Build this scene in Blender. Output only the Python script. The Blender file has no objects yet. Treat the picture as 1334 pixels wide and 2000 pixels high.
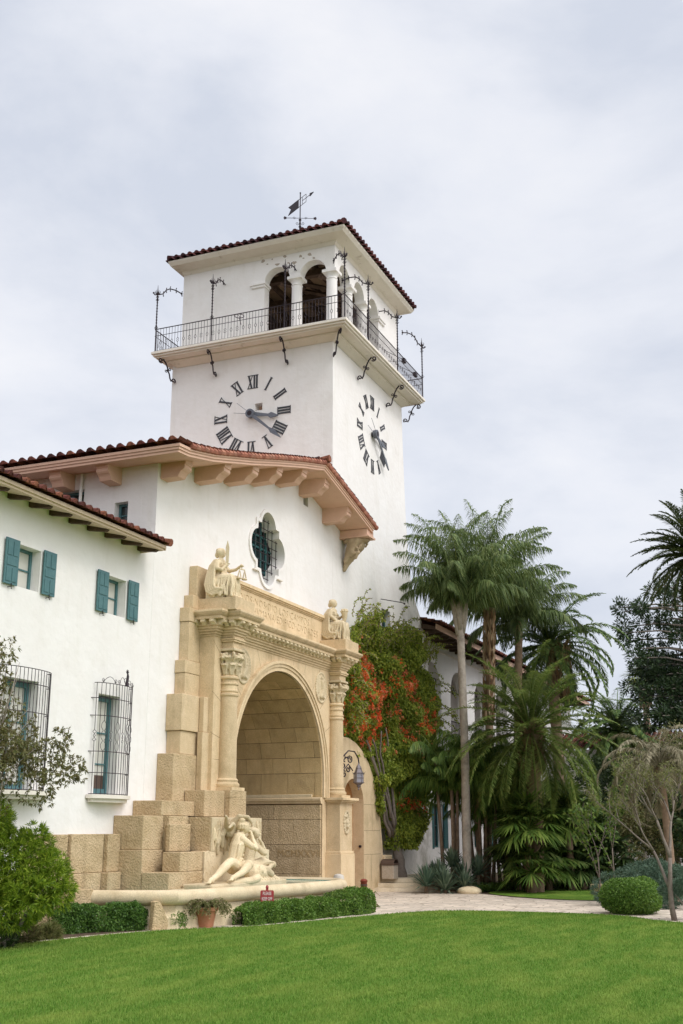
import bpy, bmesh, math, random
import numpy as np
from mathutils import Vector, Matrix, noise
from mathutils.geometry import tessellate_polygon
PI = math.pi
R = math.radians
scene = bpy.context.scene
# ---------------------------------------------------------------- camera
cam_d = bpy.data.cameras.new('camera'); cam = bpy.data.objects.new('camera', cam_d)
scene.collection.objects.link(cam); scene.camera = cam
cam_d.sensor_fit = 'VERTICAL'; cam_d.sensor_height = 36.0; cam_d.lens = 40.05
cam_d.clip_start = 0.1; cam_d.clip_end = 3000
cam.location = (0, -18.6, 2.46)
cam.rotation_euler = (R(90 + 15.62), 0, R(22.73 - 90))
# ---------------------------------------------------------------- sky and sun (bright overcast)
SUN_EL, SUN_AZ = R(50), R(-104)     # direction towards the sun, azimuth measured from +X
sd = Vector((math.cos(SUN_EL) * math.cos(SUN_AZ), math.cos(SUN_EL) * math.sin(SUN_AZ), math.sin(SUN_EL)))
w = bpy.data.worlds.new('World'); scene.world = w; w.use_nodes = True
nt = w.node_tree; nt.nodes.clear()
def nd(nt, t, **k):
    n = nt.nodes.new(t)
    for a, b in k.items(): setattr(n, a, b)
    return n
out = nd(nt, 'ShaderNodeOutputWorld'); bg = nd(nt, 'ShaderNodeBackground'); bg2 = nd(nt, 'ShaderNodeBackground')
add = nd(nt, 'ShaderNodeAddShader'); sky = nd(nt, 'ShaderNodeTexSky', sky_type='NISHITA'); sky.sun_disc = False
sky.sun_elevation = SUN_EL; sky.sun_rotation = PI / 2 - SUN_AZ
tc = nd(nt, 'ShaderNodeTexCoord'); mp = nd(nt, 'ShaderNodeMapping'); mp.inputs['Scale'].default_value = (1.0, 1.0, 2.0)
mp.inputs['Location'].default_value = (0.35, 0.9, 0.1)
nz = nd(nt, 'ShaderNodeTexNoise'); nz.inputs['Scale'].default_value = 2.1; nz.inputs['Detail'].default_value = 7; nz.inputs['Roughness'].default_value = .55
nz.inputs['Distortion'].default_value = .25
rp = nd(nt, 'ShaderNodeValToRGB'); e = rp.color_ramp.elements
e[0].position = .36; e[0].color = (.63, .67, .76, 1); e[1].position = .64; e[1].color = (.90, .90, .925, 1)
m1 = e.new(.5); m1.color = (.79, .81, .87, 1)
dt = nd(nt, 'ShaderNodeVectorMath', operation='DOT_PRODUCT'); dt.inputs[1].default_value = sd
mr = nd(nt, 'ShaderNodeMapRange'); mr.interpolation_type = 'SMOOTHSTEP'; mr.inputs[1].default_value = .48; mr.inputs[2].default_value = 1.05; mr.inputs[3].default_value = 0.0; mr.inputs[4].default_value = 1.5  # added sky glow around the sun, outside the view, to brighten the walls
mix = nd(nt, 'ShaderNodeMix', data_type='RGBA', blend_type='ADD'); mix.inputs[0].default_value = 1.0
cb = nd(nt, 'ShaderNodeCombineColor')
L = nt.links.new
L(tc.outputs['Generated'], mp.inputs[0]); L(mp.outputs[0], nz.inputs[0]); L(nz.outputs[0], rp.inputs[0])
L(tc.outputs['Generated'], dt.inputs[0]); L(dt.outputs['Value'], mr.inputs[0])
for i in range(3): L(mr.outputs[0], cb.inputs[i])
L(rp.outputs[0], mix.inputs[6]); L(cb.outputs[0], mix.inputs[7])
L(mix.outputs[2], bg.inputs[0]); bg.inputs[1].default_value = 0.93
L(sky.outputs[0], bg2.inputs[0]); bg2.inputs[1].default_value = 0.05*.2
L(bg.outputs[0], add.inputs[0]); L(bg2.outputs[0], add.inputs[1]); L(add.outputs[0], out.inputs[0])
sun_d = bpy.data.lights.new('sun', 'SUN'); sun_d.energy = 1.05; sun_d.angle = R(16); sun_d.color = (1, .965, .91)
sun = bpy.data.objects.new('sun', sun_d); scene.collection.objects.link(sun)
sun.rotation_euler = sd.to_track_quat('Z', 'Y').to_euler()
scene.view_settings.view_transform = 'Standard'; scene.view_settings.look = 'None'
scene.view_settings.exposure = 0.13; scene.view_settings.gamma = 1
scene.render.engine = 'CYCLES'
try:
    scene.cycles.use_denoising = True; scene.cycles.max_bounces = 6; scene.cycles.transparent_max_bounces = 6
except Exception: pass

# ---------------------------------------------------------------- materials
MATS = {}
def newmat(name):
    m = bpy.data.materials.new(name); m.use_nodes = True
    b = m.node_tree.nodes['Principled BSDF']; return m, m.node_tree, b
def mat(name, base, rough=.8, var=None, scale=3., detail=6., bump=0., bscale=30., metallic=0., stain=None, stscale=.6, stlo=.5, sthi=.75, spec=.3, streak=None, obj=False, bdist=.02):
    """base colour with noise variation, optional large stains, vertical streaks and bump"""
    m, nt, b = newmat(name); L = nt.links.new
    b.inputs['Roughness'].default_value = rough; b.inputs['Metallic'].default_value = metallic
    b.inputs['Specular IOR Level'].default_value = spec
    geo = nd(nt, 'ShaderNodeTexCoord'); pos = geo.outputs['Object']
    col = None
    if var:
        n = nd(nt, 'ShaderNodeTexNoise'); n.inputs['Scale'].default_value = scale; n.inputs['Detail'].default_value = detail
        n.inputs['Roughness'].default_value = .6
        L(pos, n.inputs[0])
        r = nd(nt, 'ShaderNodeValToRGB'); r.color_ramp.elements[0].position = .3; r.color_ramp.elements[1].position = .7
        r.color_ramp.elements[0].color = (*base, 1); r.color_ramp.elements[1].color = (*var, 1)
        L(n.outputs[0], r.inputs[0]); col = r.outputs[0]
    if stain:
        n = nd(nt, 'ShaderNodeTexNoise'); n.inputs['Scale'].default_value = stscale; n.inputs['Detail'].default_value = 8
        n.inputs['Roughness'].default_value = .65; L(pos, n.inputs[0])
        r = nd(nt, 'ShaderNodeMapRange'); r.inputs[1].default_value = stlo; r.inputs[2].default_value = sthi
        L(n.outputs[0], r.inputs[0])
        mx = nd(nt, 'ShaderNodeMix', data_type='RGBA'); L(r.outputs[0], mx.inputs[0])
        if col: L(col, mx.inputs[6])
        else: mx.inputs[6].default_value = (*base, 1)
        mx.inputs[7].default_value = (*stain, 1); col = mx.outputs[2]
    if streak:
        mpn = nd(nt, 'ShaderNodeMapping'); mpn.inputs['Scale'].default_value = (2.2, 2.2, .35); L(pos, mpn.inputs[0])
        n = nd(nt, 'ShaderNodeTexNoise'); n.inputs['Scale'].default_value = 1.3; n.inputs['Detail'].default_value = 6; L(mpn.outputs[0], n.inputs[0])
        r = nd(nt, 'ShaderNodeMapRange'); r.inputs[1].default_value = .55; r.inputs[2].default_value = .95; L(n.outputs[0], r.inputs[0])
        mx = nd(nt, 'ShaderNodeMix', data_type='RGBA'); L(r.outputs[0], mx.inputs[0])
        if col: L(col, mx.inputs[6])
        else: mx.inputs[6].default_value = (*base, 1)
        mx.inputs[7].default_value = (*streak, 1); col = mx.outputs[2]
    if col: L(col, b.inputs['Base Color'])
    else: b.inputs['Base Color'].default_value = (*base, 1)
    if bump:
        n = nd(nt, 'ShaderNodeTexNoise'); n.inputs['Scale'].default_value = bscale; n.inputs['Detail'].default_value = 5; L(pos, n.inputs[0])
        bp = nd(nt, 'ShaderNodeBump'); bp.inputs['Strength'].default_value = bump; bp.inputs['Distance'].default_value = bdist
        L(n.outputs[0], bp.inputs['Height']); L(bp.outputs[0], b.inputs['Normal'])
    MATS[name] = m; return m
plaster = mat('white_plaster', (.80, .765, .735), .9, var=(.845, .82, .80), scale=1.1, bump=.45, bscale=3.5, stain=(.66, .62, .565), stscale=.8, stlo=.58, sthi=.95, streak=(.74, .71, .66), bdist=.04)
plaster_cream = mat('cream_trim', (.74, .68, .60), .85, var=(.80, .74, .66), scale=2, bump=.2, bscale=9, stain=(.50, .43, .35), stscale=2.2, stlo=.60, sthi=.75)
def stone_mat(name, a, b_, rough_bump, bs, joints=None, tint=(.32, .235, .125), bdist=.03):
    m = mat(name, a, .92, var=b_, scale=2.4, detail=8, bump=rough_bump, bscale=bs, stain=tint, stscale=.9, stlo=.52, sthi=.84, spec=.15, bdist=bdist, streak=tuple(q * .66 for q in a))
    nt = m.node_tree; L = nt.links.new; b = nt.nodes['Principled BSDF']
    # fine grain speckle and a tone of its own for every block
    c0 = b.inputs['Base Color'].links[0].from_socket
    tcn = [n for n in nt.nodes if n.type == 'TEX_COORD'][0]
    n = nd(nt, 'ShaderNodeTexNoise'); n.inputs['Scale'].default_value = 38; n.inputs['Detail'].default_value = 3; L(tcn.outputs['Object'], n.inputs[0])
    g = nd(nt, 'ShaderNodeNewGeometry')
    ma = nd(nt, 'ShaderNodeMath', operation='MULTIPLY_ADD'); L(n.outputs[0], ma.inputs[0]); ma.inputs[1].default_value = .7; ma.inputs[2].default_value = .58
    mb_ = nd(nt, 'ShaderNodeMath', operation='MULTIPLY_ADD'); L(g.outputs['Random Per Island'], mb_.inputs[0]); mb_.inputs[1].default_value = .30; L(ma.outputs[0], mb_.inputs[2])
    hs = nd(nt, 'ShaderNodeHueSaturation'); L(mb_.outputs[0], hs.inputs['Value']); L(c0, hs.inputs['Color'])
    L(hs.outputs[0], b.inputs['Base Color'])
    return m
stone = stone_mat('dressed_sandstone', (.56, .425, .26), (.64, .50, .325), .25, 22)
stone_rough = stone_mat('rough_sandstone', (.48, .355, .205), (.60, .46, .29), 1.0, 19, bdist=.06)
stone_pale = stone_mat('pale_carved_stone', (.55, .445, .29), (.64, .535, .37), .3, 26, tint=(.36, .27, .15))
stone_wall = stone_mat('passage_sandstone', (.47, .33, .165), (.56, .41, .22), .5, 18)
joint = mat('dark_joint', (.16, .105, .06), .95)
stone_step = stone_mat('step_stone', (.60, .50, .36), (.68, .58, .44), .5, 9)
peach = mat('peach_painted_trim', (.63, .40, .295), .7, var=(.69, .45, .335), scale=3, bump=.15, bscale=12, stain=(.48, .32, .22), stscale=3, stlo=.6, sthi=.85)
corbel_stone = stone_mat('weathered_corbel_stone', (.33, .25, .16), (.42, .33, .22), .4, 30, tint=(.16, .12, .08))
teal = mat('teal_paint', (.065, .15, .165), .5, var=(.09, .19, .20), scale=6, bump=.1, bscale=20)
teal_dark = mat('dark_teal_paint', (.025, .09, .095), .5, var=(.035, .12, .12), scale=6)
iron = mat('wrought_iron', (.022, .018, .026), .5, var=(.05, .035, .04), scale=14, metallic=.3)
numeral = mat('clock_numeral_metal', (.05, .05, .058), .5)
handm = mat('clock_hand_metal', (.115, .125, .15), .45, var=(.16, .17, .195), scale=6, metallic=.2)
darkwood = mat('dark_timber', (.055, .032, .022), .8, var=(.12, .075, .05), scale=5, bump=.4, bscale=14)
lightwood = mat('ceiling_boards', (.22, .14, .085), .8, var=(.32, .22, .14), scale=4)
doorwood = mat('carved_door', (.42, .2, .07), .6, var=(.25, .11, .04), scale=9, bump=.6, bscale=12)
tan_trim = mat('tan_eave_trim', (.60, .455, .33), .8, var=(.66, .52, .39), scale=3, bump=.2, bscale=12, stain=(.42, .32, .24), stscale=3, stlo=.58, sthi=.8)
shade = mat('window_blind', (.62, .60, .54), .7, var=(.55, .53, .48), scale=1.5)
def glass_mat(name, c, rough):
    m, nt, b = newmat(name); b.inputs['Base Color'].default_value = (*c, 1); b.inputs['Roughness'].default_value = rough
    b.inputs['Specular IOR Level'].default_value = .6; return m
glass = glass_mat('window_glass', (.33, .34, .32), .12)
glass_dark = glass_mat('dark_window_glass', (.02, .028, .028), .1)
lantern_glass = glass_mat('lantern_glass', (.30, .29, .34), .25)
white_paint = mat('white_paint', (.78, .77, .74), .5)
red_paint = mat('red_sign_paint', (.36, .045, .05), .5, var=(.30, .04, .045), scale=8)
terracotta = mat('terracotta_pot', (.42, .17, .09), .8, var=(.5, .24, .14), scale=6, bump=.2, bscale=15)
concrete = mat('exposed_aggregate', (.38, .31, .24), .9, var=(.50, .43, .35), scale=24, detail=2, bump=.5, bscale=40)
brown_metal = mat('brown_metal', (.10, .065, .05), .45)
def tile_mat(name, cols):
    m, nt, b = newmat(name); L = nt.links.new
    g = nd(nt, 'ShaderNodeNewGeometry'); r = nd(nt, 'ShaderNodeValToRGB'); r.color_ramp.interpolation = 'CONSTANT'
    el = r.color_ramp.elements
    while len(el) > 1: el.remove(el[-1])
    for i, c in enumerate(cols):
        x = el[0] if i == 0 else el.new(i / len(cols)); x.color = (*c, 1)
    tcn = nd(nt, 'ShaderNodeTexCoord'); n = nd(nt, 'ShaderNodeTexNoise'); n.inputs['Scale'].default_value = 9; n.inputs['Detail'].default_value = 5
    L(tcn.outputs['Object'], n.inputs[0])
    mx = nd(nt, 'ShaderNodeMix', data_type='RGBA', blend_type='MULTIPLY'); mx.inputs[0].default_value = .75
    r2 = nd(nt, 'ShaderNodeValToRGB'); r2.color_ramp.elements[0].position = .3; r2.color_ramp.elements[0].color = (.45, .4, .4, 1); r2.color_ramp.elements[1].position = .62
    L(g.outputs['Random Per Island'], r.inputs[0]); L(r.outputs[0], mx.inputs[6]); L(n.outputs[0], r2.inputs[0]); L(r2.outputs[0], mx.inputs[7])
    L(mx.outputs[2], b.inputs['Base Color']); b.inputs['Roughness'].default_value = .85; b.inputs['Specular IOR Level'].default_value = .2
    return m
tiles = tile_mat('clay_roof_tile', [(.15, .045, .035), (.20, .065, .045), (.10, .035, .03), (.26, .10, .06), (.17, .06, .045), (.07, .028, .026)])
tiles_rake = tile_mat('new_clay_tile', [(.40, .16, .11), (.48, .22, .15), (.33, .13, .09), (.42, .2, .14)])
tiles_dark = tile_mat('dark_roof_tile', [(.085, .03, .035), (.12, .042, .04), (.06, .025, .03), (.15, .05, .045)])
def leaf_mat(name, cols, trans=.3, rough=.55):
    m, nt, b = newmat(name); L = nt.links.new
    g = nd(nt, 'ShaderNodeNewGeometry'); r = nd(nt, 'ShaderNodeValToRGB'); el = r.color_ramp.elements
    while len(el) > 1: el.remove(el[-1])
    for i, c in enumerate(cols):
        x = el[0] if i == 0 else el.new(i / (len(cols) - 1)); x.color = (*c, 1)
    L(g.outputs['Random Per Island'], r.inputs[0]); L(r.outputs[0], b.inputs['Base Color'])
    b.inputs['Roughness'].default_value = rough; b.inputs['Specular IOR Level'].default_value = .3
    t = nd(nt, 'ShaderNodeBsdfTranslucent'); L(r.outputs[0], t.inputs[0]); ms = nd(nt, 'ShaderNodeMixShader'); ms.inputs[0].default_value = trans
    o = [n for n in nt.nodes if n.type == 'OUTPUT_MATERIAL'][0]
    L(b.outputs[0], ms.inputs[1]); L(t.outputs[0], ms.inputs[2]); L(ms.outputs[0], o.inputs[0]); return m
bark = mat('palm_bark', (.27, .235, .205), .95, var=(.42, .36, .30), scale=5, bump=.6, bscale=8, stain=(.15, .12, .10), stscale=1.5)
bark_brown = mat('brown_bark', (.20, .135, .09), .95, var=(.33, .23, .16), scale=6, bump=.7, bscale=9)
bark_grey = mat('grey_bark', (.24, .20, .17), .95, var=(.34, .29, .25), scale=6, bump=.5, bscale=12)
boots = leaf_mat('palm_boots', [(.28, .16, .09), (.40, .27, .16), (.20, .12, .07), (.46, .36, .24)], .05, .9)

# ---------------------------------------------------------------- object helpers
COL = scene.collection
def link(name, me, m, parent=None):
    o = bpy.data.objects.new(name, me); COL.objects.link(o)
    if m is not None:
        me.materials.append(m)
    if parent is not None: o.parent = parent
    return o
def tag(o, label=None, cat=None, group=None, kind=None):
    if label: o['label'] = label
    if cat: o['category'] = cat
    if group: o['group'] = group
    if kind: o['kind'] = kind
    return o
def thing(name, label, cat, loc=(0, 0, 0), rz=0., group=None):
    o = bpy.data.objects.new(name, None); COL.objects.link(o); o.location = loc; o.rotation_euler = (0, 0, rz)
    o.empty_display_size = .3
    return tag(o, label, cat, group)
def plab(o, label): o['label'] = label; return o
class MB:
    def __init__(s): s.v = []; s.f = []
    def add(s, vs, fs):
        n = len(s.v); s.v += [tuple(p) for p in vs]; s.f += [tuple(n + i for i in f) for f in fs]; return s
    def box(s, x0, x1, y0, y1, z0, z1):
        if x0 > x1: x0, x1 = x1, x0
        if y0 > y1: y0, y1 = y1, y0
        return s.add([(x, y, z) for z in (z0, z1) for y in (y0, y1) for x in (x0, x1)],
            [(0, 2, 3, 1), (4, 5, 7, 6), (0, 1, 5, 4), (2, 6, 7, 3), (0, 4, 6, 2), (1, 3, 7, 5)])
    def prism(s, poly, O, U, V, N, d):
        """2D polygon in the frame (U,V) at O, extruded from 0 to d along N"""
        O, U, V, N = map(Vector, (O, U, V, N)); n = len(poly)
        a = [O + U * p[0] + V * p[1] for p in poly]; b = [q + N * d for q in a]
        tri = tessellate_polygon([[Vector((p[0], p[1], 0)) for p in poly]])
        fs = [tuple(t) for t in tri] + [tuple(n + i for i in t) for t in tri] + [(i, (i + 1) % n, n + (i + 1) % n, n + i) for i in range(n)]
        return s.add(a + b, fs)
    def tube(s, pts, r, n=6, cap=True):
        pts = [Vector(p) for p in pts]; m = len(pts); rs = r if isinstance(r, (list, tuple)) else [r] * m
        vs = []; prev = None
        for i, p in enumerate(pts):
            t = (pts[min(i + 1, m - 1)] - pts[max(i - 1, 0)])
            if t.length < 1e-9: t = Vector((0, 0, 1))
            t.normalize()
            if prev is None:
                a = Vector((0, 0, 1)) if abs(t.z) < .9 else Vector((1, 0, 0)); u = t.cross(a).normalized()
            else:
                u = prev - t * prev.dot(t)
                u = u.normalized() if u.length > 1e-6 else t.orthogonal().normalized()
            prev = u; w_ = t.cross(u)
            for k in range(n):
                c = 2 * PI * k / n; vs.append(p + (u * math.cos(c) + w_ * math.sin(c)) * rs[i])
        fs = [(i * n + k, i * n + (k + 1) % n, (i + 1) * n + (k + 1) % n, (i + 1) * n + k) for i in range(m - 1) for k in range(n)]
        if cap: fs += [tuple(range(n))[::-1], tuple((m - 1) * n + k for k in range(n))]
        return s.add(vs, fs)
    def lathe(s, prof, c, n=24, squash=(1, 1)):
        m = len(prof); cx, cy, cz = c
        vs = [(cx + r * math.cos(2 * PI * k / n) * squash[0], cy + r * math.sin(2 * PI * k / n) * squash[1], cz + z) for r, z in prof for k in range(n)]
        fs = [(i * n + k, i * n + (k + 1) % n, (i + 1) * n + (k + 1) % n, (i + 1) * n + k) for i in range(m - 1) for k in range(n)]
        fs += [tuple(range(n))[::-1], tuple((m - 1) * n + k for k in range(n))]
        return s.add(vs, fs)
    def ball(s, c, r, n=10, m=7):
        r = (r, r, r) if not isinstance(r, (tuple, list)) else r
        vs = [(c[0], c[1], c[2] - r[2])]
        for i in range(1, m):
            a = -PI / 2 + PI * i / m
            for k in range(n):
                b = 2 * PI * k / n; vs.append((c[0] + r[0] * math.cos(a) * math.cos(b), c[1] + r[1] * math.cos(a) * math.sin(b), c[2] + r[2] * math.sin(a)))
        vs.append((c[0], c[1], c[2] + r[2])); t = len(vs) - 1
        fs = [(0, 1 + (k + 1) % n, 1 + k) for k in range(n)]
        fs += [(1 + (i - 1) * n + k, 1 + (i - 1) * n + (k + 1) % n, 1 + i * n + (k + 1) % n, 1 + i * n + k) for i in range(1, m - 1) for k in range(n)]
        fs += [(t, 1 + (m - 2) * n + k, 1 + (m - 2) * n + (k + 1) % n) for k in range(n)]
        return s.add(vs, fs)
    def build(s, name, m, parent=None, smooth=False, bevel=0, angle=None):
        me = bpy.data.meshes.new(name); me.from_pydata(s.v, [], s.f); me.validate()
        bm = bmesh.new(); bm.from_mesh(me); bmesh.ops.recalc_face_normals(bm, faces=bm.faces); bm.to_mesh(me); bm.free()
        if smooth or angle:
            me.polygons.foreach_set('use_smooth', [True] * len(me.polygons))
            if angle: me.set_sharp_from_angle(angle=R(angle))
        o = link(name, me, m, parent)
        if bevel:
            b = o.modifiers.new('b', 'BEVEL'); b.width = bevel; b.segments = 2; b.limit_method = 'ANGLE'; b.angle_limit = R(40)
        return o
def wall_panel(mb, O, U, V, N, outer, holes, th, back=True):
    """a wall of thickness th behind the plane O,U,V (N points out) with openings cut through"""
    O, U, V, N = map(Vector, (O, U, V, N)); loops = [outer] + list(holes)
    tri = tessellate_polygon([[Vector((p[0], p[1], 0)) for p in lp] for lp in loops])
    flat = [p for lp in loops for p in lp]; n = len(flat)
    a = [O + U * p[0] + V * p[1] for p in flat]
    fs = [tuple(t) for t in tri]; vs = list(a)
    if back:
        vs += [q - N * th for q in a]; fs += [tuple(n + i for i in t) for t in tri]
        k = 0
        for lp in loops:
            m = len(lp); fs += [(k + i, k + (i + 1) % m, n + k + (i + 1) % m, n + k + i) for i in range(m)]; k += m
    mb.add(vs, fs)
def arch_pts(x0, x1, zs, z0, n=16, rise=None):
    """opening outline: straight jambs from z0 to the springing zs, then a round head"""
    c = (x0 + x1) / 2; r = (x1 - x0) / 2; rz = rise or r
    return [(x0, z0)] + [(c - r * math.cos(PI * i / n), zs + rz * math.sin(PI * i / n)) for i in range(n + 1)] + [(x1, z0)]
def rect(x0, x1, z0, z1): return [(x0, z0), (x0, z1), (x1, z1), (x1, z0)]
def text_mesh(body, size, depth, spacing=1.0, align='CENTER', xs=1.0):
    cu = bpy.data.curves.new('t', 'FONT'); cu.body = body; cu.size = size; cu.extrude = depth; cu.align_x = align; cu.align_y = 'CENTER'; cu.space_character = spacing
    cu.resolution_u = 3
    o = bpy.data.objects.new('t', cu); COL.objects.link(o)
    dg = bpy.context.evaluated_depsgraph_get(); me = bpy.data.meshes.new_from_object(o.evaluated_get(dg)); me = me.copy()
    bpy.data.objects.remove(o); bpy.data.curves.remove(cu)
    for v in me.vertices: v.co.x *= xs
    return me
def spiral(c, r0, r1, a0, turns, U, V, n=16):
    c, U, V = Vector(c), Vector(U), Vector(V)
    return [c + U * (r0 + (r1 - r0) * i / n) * math.cos(a0 + turns * 2 * PI * i / n) + V * (r0 + (r1 - r0) * i / n) * math.sin(a0 + turns * 2 * PI * i / n) for i in range(n + 1)]
def tile_field(mb, path, across, width, rnd, sp=.37, r=.125, cl=.42, n=5, start=0):
    """barrel tiles laid up the slope: path = points from eave to ridge, across = direction along the eave"""
    path = [Vector(p) for p in path]; across = Vector(across).normalized()
    seg = [0]
    for a, b in zip(path, path[1:]): seg.append(seg[-1] + (b - a).length)
    def at(s_):
        s_ = max(0, min(s_, seg[-1] - 1e-6))
        for i in range(len(path) - 1):
            if s_ <= seg[i + 1]:
                t = (s_ - seg[i]) / (seg[i + 1] - seg[i]); return path[i].lerp(path[i + 1], t), (path[i + 1] - path[i]).normalized()
    m = max(1, int(round(width / sp))); sp = width / m
    for i in range(m):
        s_ = 0
        while s_ < seg[-1] - .05:
            j = rnd.uniform(-.012, .012)
            p0, t0 = at(s_); p1, t1 = at(s_ + cl * 1.1)
            N = across.cross(t0)
            if N.z < 0: N = -N
            off = across * ((i + .5) * sp + j)
            vs = []
            for p, rr, lift in ((p0, r * 1.08, .055 + rnd.uniform(0, .015)), (p1, r * .9, .01)):
                for k in range(n + 1):
                    a = PI * k / n; vs.append(p + off + across * rr * math.cos(a) + N * (rr * math.sin(a) + lift))
            fs = [(k, k + 1, n + 2 + k, n + 1 + k) for k in range(n)] + [tuple(range(n + 1))]
            mb.add(vs, fs)
            # pan tile between caps
            off = across * (i * sp + j); vs = []
            for p, lift in ((p0 - t0 * .03, .05), (p1, .01)):
                for k in range(4):
                    a = PI + PI * k / 3; vs.append(p + off + across * r * math.cos(a) + N * (r * .7 * math.sin(a) + r * .7 + lift))
            mb.add(vs, [(k, k + 1, 5 + k, 4 + k) for k in range(3)])
            s_ += cl
    return mb
def fast_mesh(name, V, quads=None, tris=None, m=None, parent=None, smooth=False):
    """numpy mesh: V (n,3), quads (k,4), tris (k,3)"""
    me = bpy.data.meshes.new(name); V = np.asarray(V, dtype=np.float32)
    q = np.zeros((0, 4), np.int32) if quads is None else np.asarray(quads, np.int32)
    t = np.zeros((0, 3), np.int32) if tris is None else np.asarray(tris, np.int32)
    me.vertices.add(len(V)); me.vertices.foreach_set('co', V.ravel())
    li = np.concatenate([q.ravel(), t.ravel()]); me.loops.add(len(li)); me.loops.foreach_set('vertex_index', li)
    tot = np.concatenate([np.full(len(q), 4), np.full(len(t), 3)]); st = np.concatenate([[0], np.cumsum(tot)[:-1]])
    me.polygons.add(len(tot)); me.polygons.foreach_set('loop_start', st.astype(np.int32)); me.polygons.foreach_set('loop_total', tot.astype(np.int32))
    me.update(calc_edges=True); me.validate()
    return link(name, me, m, parent)
def nrm(a): return a / np.maximum(np.linalg.norm(a, axis=1, keepdims=True), 1e-9)
def leaves_np(P, D, Ln, W, droop=0., rs=None, nb=None):
    """one folded diamond leaf per point"""
    rs = rs or np.random.RandomState(0); n = len(P)
    Ln = np.broadcast_to(np.asarray(Ln, float).reshape(-1, 1), (n, 1)); W = np.broadcast_to(np.asarray(W, float).reshape(-1, 1), (n, 1))
    D = nrm(D); up = nrm(rs.normal(size=(n, 3)) * (1. if nb is None else .75) + (np.array([0, 0, 1.2]) if nb is None else nb)); S = nrm(np.cross(D, up))
    N = np.cross(S, D)
    dz = np.array([0, 0, -1.]) * Ln * droop
    a = P; c = P + D * Ln + dz; mid = P + D * Ln * .5 + dz * .2
    V = np.stack([a, mid + S * W / 2 + N * W * .12, c, mid - S * W / 2 + N * W * .12], axis=1).reshape(-1, 3)
    return V, np.arange(n * 4).reshape(-1, 4)
def leaf_obj(name, P, D, Ln, W, m, parent=None, droop=0., seed=1, nb=None):
    V, Q = leaves_np(np.asarray(P, float), np.asarray(D, float), Ln, W, droop, np.random.RandomState(seed), nb)
    return fast_mesh(name, V, Q, None, m, parent)
def cloud_pts(blobs, n, rs, shell=.55, holes=.0, hs=1.5):
    """points in a union of ellipsoids, denser near their surface, with noise gaps"""
    vol = np.array([b[3] * b[4] * b[5] for b in blobs]) ** .67; cnt = np.maximum(1, (n * vol / vol.sum()).astype(int)); P = []; D = []
    for b, k in zip(blobs, cnt):
        d = nrm(rs.normal(size=(k, 3))); r = shell + (1 - shell) * rs.rand(k, 1) ** .6
        p = d * r * np.array(b[3:6]) + np.array(b[:3]); P.append(p); D.append(d)
    P = np.concatenate(P); D = np.concatenate(D)
    if holes:
        f = np.sin(P[:, 0] * hs * 2.1 + 1.3) * np.sin(P[:, 1] * hs * 1.7 + .4) + np.sin(P[:, 2] * hs * 2.3 + P[:, 0] * hs) * .7
        keep = f + rs.normal(size=len(P)) * .35 > -1.0 + holes; P, D = P[keep], D[keep]
    return P, D
def sculpt(name, prims, voxel, m, parent=None, smooth=2):
    """capsules and ellipsoids fused into one continuous carved surface"""
    mb = MB()
    for p in prims:
        if p[0] == 'c':      # path of (x,y,z,r)
            pts = p[1]
            for q in pts: mb.ball(q[:3], q[3], 10, 7)
            mb.tube([q[:3] for q in pts], [q[3] for q in pts], 10)
        elif p[0] == 'e': mb.ball(p[1], p[2], 14, 10)
        elif p[0] == 'b': mb.box(*p[1])
    o = mb.build(name, m, parent, smooth=True)
    rm = o.modifiers.new('r', 'REMESH'); rm.mode = 'VOXEL'; rm.voxel_size = voxel; rm.use_smooth_shade = True
    if smooth:
        sm = o.modifiers.new('s', 'SMOOTH'); sm.iterations = smooth; sm.factor = .5
    return o
rnd = random.Random(7)
UX, UY, UZ = Vector((1, 0, 0)), Vector((0, 1, 0)), Vector((0, 0, 1))
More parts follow.
